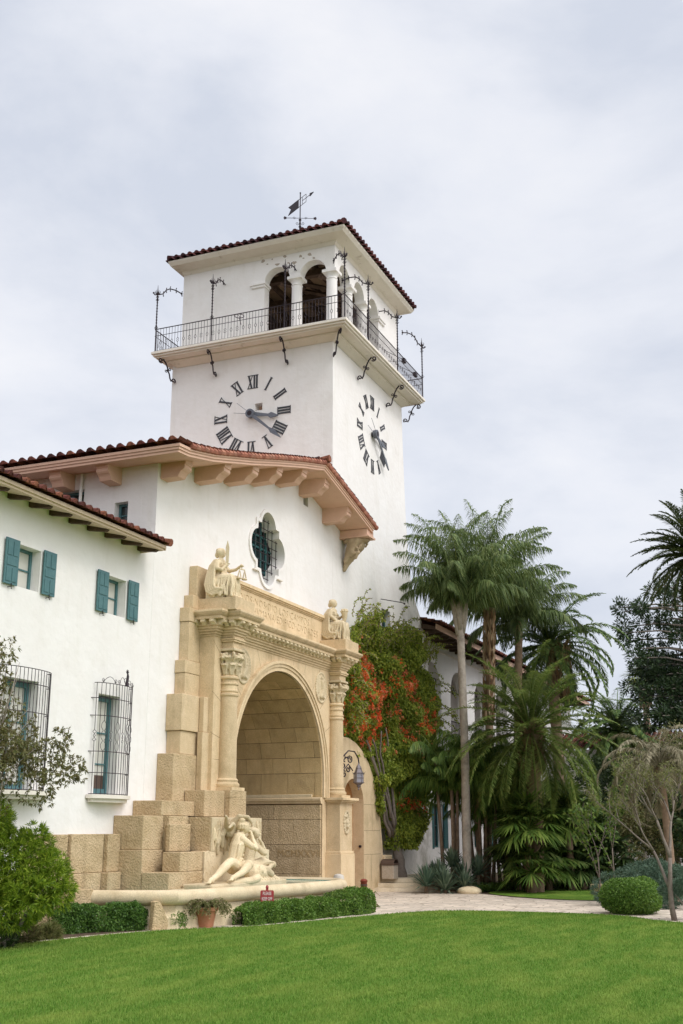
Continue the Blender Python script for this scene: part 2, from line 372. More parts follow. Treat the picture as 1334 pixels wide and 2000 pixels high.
# ================================================================ GROUND
def sheet(name, pts, z, m, kind='structure', label=None):
    tri = tessellate_polygon([[Vector((p[0], p[1], 0)) for p in pts]])
    mb = MB(); mb.add([(p[0], p[1], z) for p in pts], tri); o = mb.build(name, m); o['kind'] = kind
    if label: o['label'] = label
    return o
soil = mat('bed_soil', (.075, .048, .03), .98, var=(.13, .09, .06), scale=7, detail=10, bump=1., bscale=25, bdist=.05, stain=(.16, .12, .085), stscale=3)
def paving_mat():
    m, nt, b = newmat('flagstone'); L = nt.links.new
    t = nd(nt, 'ShaderNodeTexCoord'); v = nd(nt, 'ShaderNodeTexVoronoi', feature='DISTANCE_TO_EDGE'); v.inputs['Scale'].default_value = 1.7; v.inputs['Randomness'].default_value = .85
    v2 = nd(nt, 'ShaderNodeTexVoronoi'); v2.inputs['Scale'].default_value = 1.7; v2.inputs['Randomness'].default_value = .85
    L(t.outputs['Object'], v.inputs[0]); L(t.outputs['Object'], v2.inputs[0])
    n = nd(nt, 'ShaderNodeTexNoise'); n.inputs['Scale'].default_value = 6; n.inputs['Detail'].default_value = 8; L(t.outputs['Object'], n.inputs[0])
    r = nd(nt, 'ShaderNodeValToRGB'); r.color_ramp.elements[0].position = .3; r.color_ramp.elements[0].color = (.52, .43, .34, 1); r.color_ramp.elements[1].position = .7; r.color_ramp.elements[1].color = (.72, .63, .53, 1)
    L(n.outputs[0], r.inputs[0])
    h = nd(nt, 'ShaderNodeSeparateColor'); L(v2.outputs['Color'], h.inputs[0]); ma = nd(nt, 'ShaderNodeMath', operation='MULTIPLY_ADD'); L(h.outputs[0], ma.inputs[0]); ma.inputs[1].default_value = .3; ma.inputs[2].default_value = .82
    hs = nd(nt, 'ShaderNodeHueSaturation'); L(ma.outputs[0], hs.inputs['Value']); L(r.outputs[0], hs.inputs['Color'])
    mr = nd(nt, 'ShaderNodeMapRange'); mr.inputs[1].default_value = .008; mr.inputs[2].default_value = .03; L(v.outputs[0], mr.inputs[0])
    mx = nd(nt, 'ShaderNodeMix', data_type='RGBA'); L(mr.outputs[0], mx.inputs[0]); mx.inputs[6].default_value = (.27, .21, .16, 1); L(hs.outputs[0], mx.inputs[7])
    L(mx.outputs[2], b.inputs['Base Color']); b.inputs['Roughness'].default_value = .85
    bp = nd(nt, 'ShaderNodeBump'); bp.inputs['Strength'].default_value = .6; bp.inputs['Distance'].default_value = .02; L(mr.outputs[0], bp.inputs['Height']); L(bp.outputs[0], b.inputs['Normal'])
    return m
paving = paving_mat()
def lawn_mat():
    m, nt, b = newmat('lawn_grass'); L = nt.links.new
    t = nd(nt, 'ShaderNodeTexCoord')
    def noise_(sc, det, stretch=None):
        n = nd(nt, 'ShaderNodeTexNoise'); n.inputs['Scale'].default_value = sc; n.inputs['Detail'].default_value = det
        if stretch:
            mp = nd(nt, 'ShaderNodeMapping'); mp.inputs['Scale'].default_value = stretch; mp.inputs['Rotation'].default_value = (0, 0, R(20)); L(t.outputs['Object'], mp.inputs[0]); L(mp.outputs[0], n.inputs[0])
        else: L(t.outputs['Object'], n.inputs[0])
        return n.outputs[0]
    r = nd(nt, 'ShaderNodeValToRGB'); r.color_ramp.elements[0].position = .25; r.color_ramp.elements[0].color = (.088, .175, .022, 1); r.color_ramp.elements[1].position = .75; r.color_ramp.elements[1].color = (.145, .26, .037, 1)
    L(noise_(26, 8), r.inputs[0])
    mr = nd(nt, 'ShaderNodeMapRange'); mr.inputs[1].default_value = .44; mr.inputs[2].default_value = .80; mr.inputs[4].default_value = .75; L(noise_(.55, 7, (1, 3.2, 1)), mr.inputs[0])
    mx = nd(nt, 'ShaderNodeMix', data_type='RGBA'); L(mr.outputs[0], mx.inputs[0]); L(r.outputs[0], mx.inputs[6]); mx.inputs[7].default_value = (.26, .33, .06, 1)
    L(mx.outputs[2], b.inputs['Base Color']); b.inputs['Roughness'].default_value = .9; b.inputs['Specular IOR Level'].default_value = .1
    bp = nd(nt, 'ShaderNodeBump'); bp.inputs['Strength'].default_value = 1; bp.inputs['Distance'].default_value = .03; L(noise_(45, 4), bp.inputs['Height']); L(bp.outputs[0], b.inputs['Normal'])
    return m
lawn_m = lawn_mat()
sheet('ground', [(-300, -400), (900, -400), (900, 600), (-300, 600)], 0, soil)
edge = [(10, -.75), (16, -.95), (21.8, -1.29), (24, -1.7), (25.6, -2.05), (27.0, -2.61), (28.0, -3.55), (28.9, -4.15), (30.8, -4.66), (34, -5.56), (36.0, -6.3), (36.8, -7.2), (37.05, -8.93), (36.95, -11.3), (36.4, -12.6), (35.2, -13.4), (34.2, -14.6), (33.5, -17), (33, -30)]
def smooth_line(pts, it=2):
    for _ in range(it):
        q = [pts[0]]
        for a, b in zip(pts, pts[1:]): q += [(a[0] * .75 + b[0] * .25, a[1] * .75 + b[1] * .25), (a[0] * .25 + b[0] * .75, a[1] * .25 + b[1] * .75)]
        pts = q + [pts[-1]]
    return pts
edge = smooth_line(edge)
sheet('lawn', edge + [(33, -60), (-40, -60), (-40, -.75)], .016, lawn_m)
# narrow stone edging beside the lawn that widens into the flagstone path
inner = smooth_line([(10, -.55), (16, -.75), (21.8, -1.08), (24, -1.46), (25.6, -1.8), (26.9, -2.3), (28.1, -2.9), (28.6, -3.1), (29.2, -3.4), (31, -4.0), (34.9, -5.0), (35.6, -4.0), (36.4, -1.0), (37, -.2)])
path_poly = edge[:-1] + [(34, -60), (300, -60), (300, -14)] + [(60, -13.6), (48, -13.4), (44.6, -12.8), (43.7, -11.4), (43.55, -10), (43.8, -8.5), (44.8, -6.9), (46.9, -4.9), (49, -3.9), (52, -2.6), (53, -.2)] + inner[::-1]
sheet('path', path_poly, .008, paving)
# far lawn beyond the path
sheet('back_lawn', smooth_line([(60, -13.3), (48, -13.1), (44.8, -12.6), (43.9, -11.3), (43.7, -10), (43.95, -8.6), (44.95, -7.1), (47.0, -5.1), (49.5, -5.2), (53, -7.2), (58, -9.3), (70, -13), (60, -13.3)]), .02, lawn_m)
# grass blades
def grass():
    rs = np.random.RandomState(3); N = 270000
    d = 12.2 + 29 * rs.rand(N * 2) ** 1.45; a = R(22.73) + (rs.rand(N * 2) - .5) * R(37)
    x = d * np.cos(a); y = -18.6 + d * np.sin(a)
    k_ = int(np.argmax([p[0] for p in edge])); ex = np.array([p[0] for p in edge]); ey = np.array([p[1] for p in edge])
    # keep points on the lawn side of the edging
    lim = np.interp(x, ex[:k_], ey[:k_]); keep = (y < lim - .04) & (x < 36.7)
    rx = np.interp(-y, [-p[1] for p in edge[k_:]], [p[0] for p in edge[k_:]]); k2 = (y < edge[k_][1]) & (x > rx - .05); keep &= ~k2
    x, y, d = x[keep][:N], y[keep][:N], d[keep][:N]; n = len(x)
    h = (.028 + .03 * rs.rand(n)) ; wd = .0045 + .0006 * d
    th = rs.rand(n) * PI * 2; lx, ly = rs.normal(size=n) * .014, rs.normal(size=n) * .014
    a0 = np.stack([x - np.cos(th) * wd / 2, y - np.sin(th) * wd / 2, np.full(n, .012)], 1)
    a1 = np.stack([x + np.cos(th) * wd / 2, y + np.sin(th) * wd / 2, np.full(n, .012)], 1)
    a2 = np.stack([x + lx, y + ly, .012 + h], 1)
    V = np.stack([a0, a1, a2], 1).reshape(-1, 3)
    m = lawn_blade_mat()
    o = fast_mesh('grass', V, None, np.arange(n * 3).reshape(-1, 3), m); tag(o, 'short mown green grass of the lawn in front of the fountain', 'grass', kind='stuff')
def lawn_blade_mat():
    m = leaf_mat('grass_blade', [(.085, .19, .022), (.12, .245, .03), (.165, .30, .042), (.27, .35, .08)], .35, .7)
    nt = m.node_tree; L = nt.links.new; b = nt.nodes['Principled BSDF']; c0 = b.inputs['Base Color'].links[0].from_socket
    t = nd(nt, 'ShaderNodeTexCoord'); mp = nd(nt, 'ShaderNodeMapping'); mp.inputs['Scale'].default_value = (1, 3.2, 1); mp.inputs['Rotation'].default_value = (0, 0, R(20)); L(t.outputs['Object'], mp.inputs[0])
    n = nd(nt, 'ShaderNodeTexNoise'); n.inputs['Scale'].default_value = .55; n.inputs['Detail'].default_value = 7; L(mp.outputs[0], n.inputs[0])
    mr = nd(nt, 'ShaderNodeMapRange'); mr.inputs[1].default_value = .44; mr.inputs[2].default_value = .80; mr.inputs[4].default_value = .75; L(n.outputs[0], mr.inputs[0])
    mx = nd(nt, 'ShaderNodeMix', data_type='RGBA'); L(mr.outputs[0], mx.inputs[0]); L(c0, mx.inputs[6]); mx.inputs[7].default_value = (.34, .40, .09, 1)
    L(mx.outputs[2], b.inputs['Base Color'])
    for n_ in nt.nodes:
        if n_.type == 'BSDF_TRANSLUCENT': L(mx.outputs[2], n_.inputs[0])
    return m
grass()

# ================================================================ MAIN HALL (gabled block)
hall = thing('courthouse_hall', 'white gabled courthouse hall with peach bracketed eaves and a quatrefoil window', 'building', (36, 0, 0))
HO = Vector((36, 0, 0))
def sub(o, root):      # parent while keeping world coordinates
    o.parent = root; o.matrix_parent_inverse = root.matrix_basis.inverted(); return o
def part(mb, name, m, root, **k):
    label = k.pop('label', None); o = mb.build(name, m, None, **k)
    loc = Vector((0, 0, 0)); p = root
    while p is not None: loc += p.location; p = p.parent
    me = o.data; me.transform(Matrix.Translation(-loc)); o.parent = root
    if label: o['label'] = label
    return o
def rot_loc(p, c): return p
prof = [(28.35, 13.79), (28.95, 13.83), (29.7, 13.97), (30.5, 14.13), (31.4, 14.36), (33.3, 14.85), (35.2, 15.38), (37.3, 15.94), (39.4, 16.45), (41.5, 15.95), (44.7, 15.16)]
def quatrefoil(cx, cz, off, r, sq, n=96):
    P = []
    for i in range(n):
        t = 2 * PI * i / n; c, s_ = math.cos(t), math.sin(t)
        best = sq / max(abs(c), abs(s_))
        for ox, oz in ((off, 0), (-off, 0), (0, off), (0, -off)):
            b = c * ox + s_ * oz; D2 = b * b - off * off + r * r
            if D2 > 0 and b > 0: best = max(best, b + math.sqrt(D2))
        P.append((cx + c * best, cz + s_ * best))
    return P
qf = quatrefoil(37.2, 12.62, .80, .60, .88)
mb = MB()
top = [(x, z - .2) for x, z in prof if 29.6 < x < 43]
outer = [(29.4, 0), (29.4, 13.8)] + top + [(43.395, 15.35), (43.395, 0)]
wall_panel(mb, (0, 0, 0), UX, UZ, -UY, outer, [qf, rect(40.4, 40.86, 15.2, 15.8), arch_pts(33.3, 40.6, 4.47, -.02, 20)], .55)
part(mb, 'front_wall', plaster, hall)
mb = MB()   # left side wall above the lower wing, with two windows
wall_panel(mb, (29.4, 0, 0), UY, UZ, -UX, [(.552, 0), (.552, 13.8), (14, 13.8), (14, 0)], [rect(2.75, 3.75, 11.6, 13.12), rect(1.05, 1.55, 11.75, 12.52)], .5)
mb.box(29.398, 29.9, 14, 14.3, 0, 13.7)
part(mb, 'side_wall', plaster, hall)
def window_unit(root, O, U, N, x0, x1, z0, z1, d, m=teal, glass_m=shade, bars=((.5,), ()), name='window', fw=.08):
    """sash window: frame part with its pane; O+U*x+Z*z, set back d behind the wall face (N outward)"""
    O, U, N = Vector(O), Vector(U), Vector(N); c = O - N * d
    def bxf(mb, a0, a1, b0, b1, t0, t1):
        ps = [c + U * a + N * t + UZ * b for t in (t0, t1) for b in (b0, b1) for a in (a0, a1)]
        mb.add(ps, [(0, 2, 3, 1), (4, 5, 7, 6), (0, 1, 5, 4), (2, 6, 7, 3), (0, 4, 6, 2), (1, 3, 7, 5)])
    mb = MB(); bxf(mb, x0, x0 + fw, z0, z1, -.05, .05); bxf(mb, x1 - fw, x1, z0, z1, -.05, .05)
    bxf(mb, x0 + fw, x1 - fw, z0, z0 + fw, -.05, .05); bxf(mb, x0 + fw, x1 - fw, z1 - fw, z1, -.05, .05)
    for t in bars[0]: zz = z0 + (z1 - z0) * t; bxf(mb, x0 + fw, x1 - fw, zz - .02, zz + .02, -.02, .03)
    for t in bars[1]: xx = x0 + (x1 - x0) * t; bxf(mb, xx - .018, xx + .018, z0 + fw, z1 - fw, -.022, .032)
    f = part(mb, name, m, root)
    mb = MB(); bxf(mb, x0 + .01, x1 - .01, z0 + .01, z1 - .01, -.012, -.004); part(mb, 'pane', glass_m, f)
    return f
window_unit(hall, (29.4, 0, 0), UY, -UX, 2.75, 3.75, 11.6, 13.12, .3, glass_m=glass_dark)
window_unit(hall, (29.4, 0, 0), UY, -UX, 1.05, 1.55, 11.75, 12.52, .3, glass_m=glass_dark)
mb = MB(); wall_panel(mb, (0, -.06, 0), UX, UZ, -UY, quatrefoil(37.2, 12.62, .80, .735, 1.0), [quatrefoil(37.2, 12.62, .80, .60, .88)], .055); part(mb, 'quatrefoil_surround', plaster, hall)
for s_ in (-1, 1):
    mb = MB(); mb.box(37.2 + s_ * 1.0 - .2, 37.2 + s_ * 1.0 + .2, -.1, 0.0, 11.60, 11.64)
    part(mb, 'drip_sill', plaster_cream, hall)
# quatrefoil window behind: frame, glass, grille
mb = MB()
for x in (36.3, 36.75, 37.2, 37.65, 38.1): mb.box(x - .04, x + .04, .50, .58, 11.0, 14.2)
for z in (11.9, 12.35, 12.8, 13.25): mb.box(35.7, 38.7, .515, .565, z - .03, z + .03)
qw = part(mb, 'quatrefoil_window', teal_dark, hall)
mb = MB(); mb.box(35.6, 38.8, .585, .6, 11.1, 14.2); part(mb, 'pane', glass_dark, qw)
mb = MB()
xs = [36.15 + .35 * i for i in range(7)]; zs = [11.52 + .315 * i for i in range(8)]
for i, x in enumerate(xs):
    k = abs(i - 3); a = [0, 0, 1, 2][k] if k < 4 else 3
    mb.tube([(x, .16, zs[a] - .1), (x, .16, zs[7 - a] + .1)], .016, 5)
for j, z in enumerate(zs):
    k = abs(j - 3.5); a = 0 if k < 2 else (1 if k < 3 else 2)
    mb.tube([(xs[a] - .08, .15, z), (xs[6 - a] + .08, .15, z)], .016, 5)
part(mb, 'window_grille', iron, hall)
mb = MB(); mb.box(40.3, 40.96, .50, .54, 15.1, 15.9); part(mb, 'vent_screen', darkwood, hall)
# roof: moulded fascia bands + soffit, then tiles
mb = MB()
for k, (za, zb, o_) in enumerate(((-.26, -.175, 0), (-.173, -.09, .035), (-.088, 0, .07))):
    lo = [(x - (o_ if i == 0 else 0), z + za) for i, (x, z) in enumerate(prof)]; hi = [(x - (o_ if i == 0 else 0), z + zb) for i, (x, z) in enumerate(prof)]
    mb.prism(lo + hi[::-1], (0, -1.36 - o_, 0), UX, UZ, UY, 13.5)
eave = part(mb, 'eave', peach, hall)
mb = MB()
left_path = [(x, 0, z + .06) for x, z in prof[:9]]; left_path[0] = (28.2, 0, 13.84)
tile_field(mb, [Vector((p[0], -1.38, p[2])) for p in left_path], UY, 13.4, rnd)
right_path = [(x, -1.38, z + .06) for x, z in prof[8:][::-1]]
tile_field(mb, [Vector(p) for p in right_path], UY, 1.5, rnd)
part(mb, 'roof_tiles', tiles, hall)
# rake row of transverse tiles along the gable, plus ridge end
mb = MB()
for i in range(1, 10):
    a, b = prof[i], prof[i + 1] if i + 1 < len(prof) else prof[i]
L_ = [Vector((x, -1.42, z + .03)) for x, z in prof]
def along(pts, step):
    out_ = []; acc = 0
    for a, b in zip(pts, pts[1:]):
        l = (b - a).length; d = (b - a) / l; t = acc
        while t < l: out_.append((a + d * t, d)); t += step
        acc = t - l
    return out_
for p, d in along(L_[1:9], .27):
    mb.tube([p + d * -.02 + Vector((0, 0, .05)), p + d * .31 + Vector((0, 0, .015))], [.115, .095], 8)
for p, d in along(L_[8:], .27):
    mb.tube([p + d * -.02 + Vector((0, 0, .01)), p + d * .31 + Vector((0, 0, .05))], [.095, .115], 8)
part(mb, 'rake_tiles', tiles_rake, hall)
mb = MB(); 
for k in range(30): y = -1.6 + k * .45; mb.tube([(39.4, y, 16.66), (39.4, y + .5, 16.62)], [.16, .13], 8)
part(mb, 'ridge_tiles', tiles, hall)
def soffit_z(x):
    for a, b in zip(prof, prof[1:]):
        if a[0] <= x <= b[0]: return a[1] + (b[1] - a[1]) * (x - a[0]) / (b[0] - a[0]) - .26
    return prof[-1][1] - .26
def corbel(mb, O, out_, side, w, p, h, zt):
    """stepped cyma bracket: out_=projecting direction, side=width direction"""
    pf = [(0, -h), (p * .72, -h * .97), (p * .80, -h * .74), (p * .86, -h * .62), (p * .93, -h * .55), (p * .99, -h * .44), (p, -h * .30), (p * .985, -h * .26), (p * .985, -h * .22), (p * 1.02, -h * .20), (p * 1.03, .15), (0, .15)]
    O = Vector(O); mb.prism([(a, b) for a, b in pf], O - side * w / 2 + UZ * zt, out_, UZ, side, w)
for x in (29.78, 31.86, 33.9, 35.8, 37.98, 40.15, 42.5):
    mb = MB(); z = min(soffit_z(x - .24), soffit_z(x + .24)); corbel(mb, (x, 0.0, 0), -UY, UX, .45, .88 if x < 30 else 1.14, .50, z)
    part(mb, 'eave_corbel', peach, hall, bevel=.012)
for y in (1.55, 3.35, 5.15, 6.95, 8.75):
    mb = MB(); corbel(mb, (29.4, y, 0), -UX, UY, .45, .80, .48, 13.56); part(mb, 'eave_corbel', peach, hall, bevel=.012)
mb = MB(); mb.box(44.2, 44.95, -1.28, -.003, 14.72, 15.0); mb.box(44.15, 45.0, -1.36, -.002, 14.64, 14.72); part(mb, 'end_bracket', peach, hall, bevel=.01)
# carved corbel with a crouching figure under the end bracket
pr = [('c', [(44.6, -.05, 13.35, .09), (44.6, -.15, 13.6, .14), (44.6, -.35, 14.0, .28), (44.6, -.6, 14.45, .42)]),
      ('e', (44.6, -.62, 14.58, ), (.42, .62, .16)), ('c', [(44.42, -.2, 13.7, .12), (44.4, -.5, 14.2, .2), (44.35, -.8, 14.55, .2)])]
rr = random.Random(5)
for i in range(46):
    t = rr.random(); z = 13.5 + 1.05 * t; yy = -.1 - .95 * t * rr.uniform(.35, 1); x = 44.6 + rr.choice((-1, 1)) * rr.uniform(.12, .38) * (.4 + t * .7)
    pr.append(('c', [(x, yy, z, .05), (x + rr.uniform(-.1, .1), yy - .09, z + .12, .035), (x + rr.uniform(-.1, .1), yy - .05, z + .22, .03)]))
pr += [('e', (44.35, -.78, 14.48), (.11, .12, .13)), ('c', [(44.33, -.72, 14.34, .12), (44.3, -.55, 14.1, .14), (44.35, -.5, 13.95, .12)]),
       ('c', [(44.28, -.7, 14.3, .06), (44.22, -.85, 14.12, .05), (44.25, -.98, 14.3, .05)]), ('c', [(44.3, -.5, 13.98, .09), (44.25, -.85, 13.98, .08), (44.28, -.72, 13.76, .06)]),
       ('e', (44.6, -.75, 14.52), (.13, .13, .14))]
o = sculpt('carved_bracket', [p for p in pr], .022, corbel_stone); o.data.transform(Matrix.Translation(-HO)); o.parent = hall
mb = MB(); mb.tube([(29.28, 2.8, 10.5), (29.28, 2.8, 13.6)], .05, 10); part(mb, 'downpipe', white_paint, hall)

# ================================================================ LOWER LEFT WING
wing = thing('office_wing', 'white two-storey wing with teal shutters and dark rafter tails under a tiled eave', 'building', (20, 0, 0))
mb = MB()
holes = [rect(22.98, 23.9, 8.45, 9.55), rect(27.0, 27.95, 8.45, 9.55), rect(26.87, 27.95, 3.42, 6.15), rect(22.78, 24.2, 3.42, 6.15)]
wall_panel(mb, (0, 0, 0), UX, UZ, -UY, rect(8, 29.395, 0, 10.78), holes, .5); part(mb, 'front_wall', plaster, wing)
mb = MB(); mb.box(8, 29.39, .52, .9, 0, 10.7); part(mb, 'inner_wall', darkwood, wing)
for i, (a, b) in enumerate(((22.98, 23.9), (27.0, 27.95))):
    f = window_unit(wing, (0, 0, 0), UX, -UY, a, b, 8.45, 9.55, .33)
    for j, (s0, s1) in enumerate(((a - .58, a - .05), (b + .05, b + .58))):
        mb = MB(); mb.box(s0, s1, -.085, -.045, 8.42, 9.6); w_ = s1 - s0; z0 = 8.42
        for (pz0, pz1, div) in ((.07, .42, 1), (.48, .68, 0), (.74, 1.11, 1)):
            if div:
                mb.box(s0 + .06, s0 + w_ / 2 - .02, -.1, -.085, z0 + pz0, z0 + pz1); mb.box(s0 + w_ / 2 + .02, s1 - .06, -.1, -.085, z0 + pz0, z0 + pz1)
            else: mb.box(s0 + .06, s1 - .06, -.1, -.085, z0 + pz0, z0 + pz1)
        sh = part(mb, 'shutter', teal, f, bevel=.006)
        mb = MB(); cx = (s0 + s1) / 2; mb.tube([(cx, 0, 8.36), (cx, -.1, 8.37), (cx, -.12, 8.34), (cx + .02, -.12, 8.31), (cx, -.115, 8.30)], .010, 5); mb.box(cx - .01, cx + .01, -.12, -.101, 8.35, 8.45); part(mb, 'shutter_hook', iron, sh)
f = window_unit(wing, (0, 0, 0), UX, -UY, 26.9, 27.92, 3.45, 6.12, .33, bars=((.30, .62), ()), fw=.13)
f2 = window_unit(wing, (0, 0, 0), UX, -UY, 22.8, 24.17, 3.45, 6.12, .33, bars=((.30, .62), (.5,)), fw=.13)
mb = MB(); mb.box(27.02, 27.8, .33, .342, 3.55, 3.95); part(mb, 'air_vent', brown_metal, f)
def bowed(x0, x1, dep, n=40):
    c = (x0 + x1) / 2; r = (x1 - x0) / 2
    return [(c - r * math.cos(PI * i / n), -dep * math.sin(PI * i / n) ** .8 - .02) for i in range(n + 1)]
def grille(x0, x1, dep, z0, z1, nb, rails, crest, root):
    mb = MB(); pts = bowed(x0, x1, dep); seg = [0]
    for a, b in zip(pts, pts[1:]): seg.append(seg[-1] + math.hypot(b[0] - a[0], b[1] - a[1]))
    def at(t):
        s_ = t * seg[-1]
        for i in range(len(pts) - 1):
            if s_ <= seg[i + 1] + 1e-9:
                u = (s_ - seg[i]) / (seg[i + 1] - seg[i]); return (pts[i][0] + (pts[i + 1][0] - pts[i][0]) * u, pts[i][1] + (pts[i + 1][1] - pts[i][1]) * u)
    for z in rails: mb.tube([(x, y, z) for x, y in pts], .011, 5); 
    for z in rails[1:-1]:
        mb.tube([(x0 - .1, 0, z), (x0, -.05, z), (x0 + .02, -.06, z)], .011, 5)
    for i in range(nb):
        t = .04 + .92 * i / (nb - 1); x, y = at(t); orn = crest and i % 4 == 2; dia = crest and i % 4 == 0
        zc = z0 + (z1 - z0) * .52
        if orn or dia:
            hgt = .42 if orn else .16
            mb.tube([(x, y, z0), (x, y, zc - hgt)], .009, 5); mb.tube([(x, y, zc + hgt), (x, y, z1)], .009, 5)
            x2, y2 = at(min(1, t + .03)); tx, ty = (x2 - x), (y2 - y); l = math.hypot(tx, ty) or 1; tx, ty = tx / l, ty / l
            for s_ in (-1, 1):
                q = [0, .075, .085, .02, .085, .085, .02, .085, .075, 0] if orn else [0, .05, .0, .03, .0, .05, 0]
                mb.tube([(x + tx * s_ * k, y + ty * s_ * k, zc - hgt + 2 * hgt * j / (len(q) - 1)) for j, k in enumerate(q)], .008, 4)
        else: mb.tube([(x, y, z0), (x, y, z1)], .009, 5)
    g = part(mb, 'window_grille', iron, root)
    if crest:
        mb = MB(); c = at(.62)
        for t, r_, dr in ((.12, .07, 1), (.35, .07, -1), (.42, .07, 1), (.58, .13, 1), (.70, .10, -1), (.92, .07, -1)):
            x, y = at(t); mb.tube(spiral((x, y, z1 + r_), r_, .02, -PI / 2, dr * 1.4, UX, UZ, 14), .008, 4)
        def wav(t0, t1, h): mb.tube([(*at(t0 + (t1 - t0) * k / 8), z1 + .02 + h * math.sin(PI * k / 8)) for k in range(9)], .008, 4)
        wav(.12, .35, .16); wav(.42, .58, .2); wav(.72, .92, .12)
        x, y = c; mb.tube([(x, y, z1), (x, y, z1 + .12), (x + .03, y, z1 + .28), (x, y, z1 + .42)], [.07, .045, .04, .012], 6)
        for k in range(5): a = .5 + k * .55; mb.tube([(x, y, z1 + .36), (x + .09 * math.cos(a), y, z1 + .36 + .12 * math.sin(a))], [.022, .006], 5)
        part(mb, 'crest', iron, g)
    return g
grille(26.62, 28.35, .34, 3.4, 6.42, 15, [3.42, 3.98, 4.55, 5.52, 6.0, 6.42], True, wing)
grille(22.5, 24.5, .38, 3.4, 6.38, 17, [3.42, 4.2, 5.3, 6.0, 6.38], False, wing)
for x0, x1, dp in ((26.5, 28.45, .42), (22.4, 24.7, .55)):
    mb = MB(); P = [(x, y) for x, y in bowed(x0, x1, dp, 20)]
    mb.prism(P, (0, 0, 3.30), UX, UY, UZ, .10); c = (x0 + x1) / 2
    mb.prism([(c + (x - c) * .9, y * .8) for x, y in P], (0, 0, 3.20), UX, UY, UZ, .098); part(mb, 'window_sill', plaster_cream, wing)
# eave: fascia, soffit, rafter tails, tiles
mb = MB(); mb.prism([(0.0, 10.74), (-.78, 10.55), (-.84, 10.55), (-.84, 10.61), (-.89, 10.61), (-.89, 10.69), (-.87, 10.72), (0, 11.0)], (8, 0, 0), UY, UZ, UX, 20.62); part(mb, 'eave', tan_trim, wing)
mb = MB(); mb.box(28.622, 28.66, -.88, .2, 10.56, 10.8); part(mb, 'gable_board', tan_trim, wing)
for i in range(17):
    x = 28.5 - .865 * i; mb = MB(); mb.prism([(0, -.08), (-.60, -.17), (-.67, -.13), (-.69, -.07), (-.67, -.02), (0, .06)], (x - .075, 0, 10.68), UY, UZ, UX, .15); part(mb, 'rafter_tail', darkwood, wing, bevel=.012)
mb = MB(); tile_field(mb, [(8, -1.0, 10.70), (8, 4.2, 12.2)], UX, 20.7, rnd, sp=.335, r=.115)
for k in range(13): mb.tube([(28.70, -1.02 + .4 * k, 10.80 + .115 * k), (28.70, -.58 + .4 * k, 10.90 + .115 * k)], [.12, .10], 8)
part(mb, 'roof_tiles', tiles, wing)
mb = MB(); mb.prism([(0, 10.85), (4.3, 12.1), (4.3, 10)], (8, 0, 0), UY, UZ, UX, 20.7); part(mb, 'roof_deck', darkwood, wing)
# ================================================================ CLOCK TOWER
tower = thing('clock_tower', 'tall white clock tower with an arcaded belfry and a railed balcony', 'building', (48, 4, 0))
TX0, TX1 = 43.4, 52.75
mb = MB()
# shaft: front face coplanar with the hall, flaring out at the right foot
fr = [(TX0, 0), (TX0, 23.9), (52.45, 23.9), (52.6, 21), (52.85, 18), (53.1, 16), (53.5, 14.6), (54.2, 13.6), (55.0, 12.9), (55.7, 12.2), (56.0, 11.4), (56.1, 0)]
def shaft():
    n = len(fr); a = [(x, 0, z) for x, z in fr]; b = [(x, 8.0, z) for x, z in fr]
    return a, b
# opening for the upper window behind the vine and holes beside the clock centres
wall_panel(mb, (0, 0, 0), UX, UZ, -UY, fr, [rect(49.25, 50.4, 10.6, 12.5)], .5)
wall_panel(mb, (TX0, 0, 0), UY, UZ, -UX, [(.502, 0), (.502, 23.9), (8, 23.9), (8, 0)], [rect(3.48, 3.86, 20.85, 21.2)], .5)
n = len(fr)
for i in range(2, n - 1):   # right side skin of the shaft
    (xa, za), (xb, zb) = fr[i], fr[i + 1]
    mb.add([(xa, .5, za), (xb, .5, zb), (xb, 8, zb), (xa, 8, za)], [(0, 1, 2, 3)])
mb.box(TX0, 52.4, 8.0, 8.3, 0, 23.9)
shaft_m = plaster.copy(); shaft_m.name = 'weathered_plaster'; nt = shaft_m.node_tree; b = nt.nodes['Principled BSDF']; c0 = b.inputs['Base Color'].links[0].from_socket
tcn = [n for n in nt.nodes if n.type == 'TEX_COORD'][0]; sx = nd(nt, 'ShaderNodeSeparateXYZ'); nt.links.new(tcn.outputs['Object'], sx.inputs[0])
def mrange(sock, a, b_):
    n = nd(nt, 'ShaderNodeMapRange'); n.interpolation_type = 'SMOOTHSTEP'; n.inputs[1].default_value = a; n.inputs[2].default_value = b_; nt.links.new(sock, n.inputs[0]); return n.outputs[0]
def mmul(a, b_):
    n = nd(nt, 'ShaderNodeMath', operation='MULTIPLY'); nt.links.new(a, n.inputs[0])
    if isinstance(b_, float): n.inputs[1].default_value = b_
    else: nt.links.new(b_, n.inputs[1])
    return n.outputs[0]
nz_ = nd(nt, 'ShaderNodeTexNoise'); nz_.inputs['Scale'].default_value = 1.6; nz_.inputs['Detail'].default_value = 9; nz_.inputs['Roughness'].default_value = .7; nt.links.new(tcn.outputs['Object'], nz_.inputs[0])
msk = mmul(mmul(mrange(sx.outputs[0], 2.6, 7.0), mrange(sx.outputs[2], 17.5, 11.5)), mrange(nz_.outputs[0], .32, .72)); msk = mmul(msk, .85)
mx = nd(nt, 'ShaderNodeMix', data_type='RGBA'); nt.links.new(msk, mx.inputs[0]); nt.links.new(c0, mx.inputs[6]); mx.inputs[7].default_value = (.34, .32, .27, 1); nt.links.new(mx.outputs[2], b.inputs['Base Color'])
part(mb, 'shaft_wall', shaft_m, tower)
mb = MB(); mb.box(TX0 + .45, TX0 + .47, 3.4, 3.95, 20.8, 21.25); part(mb, 'hatch', peach, tower)
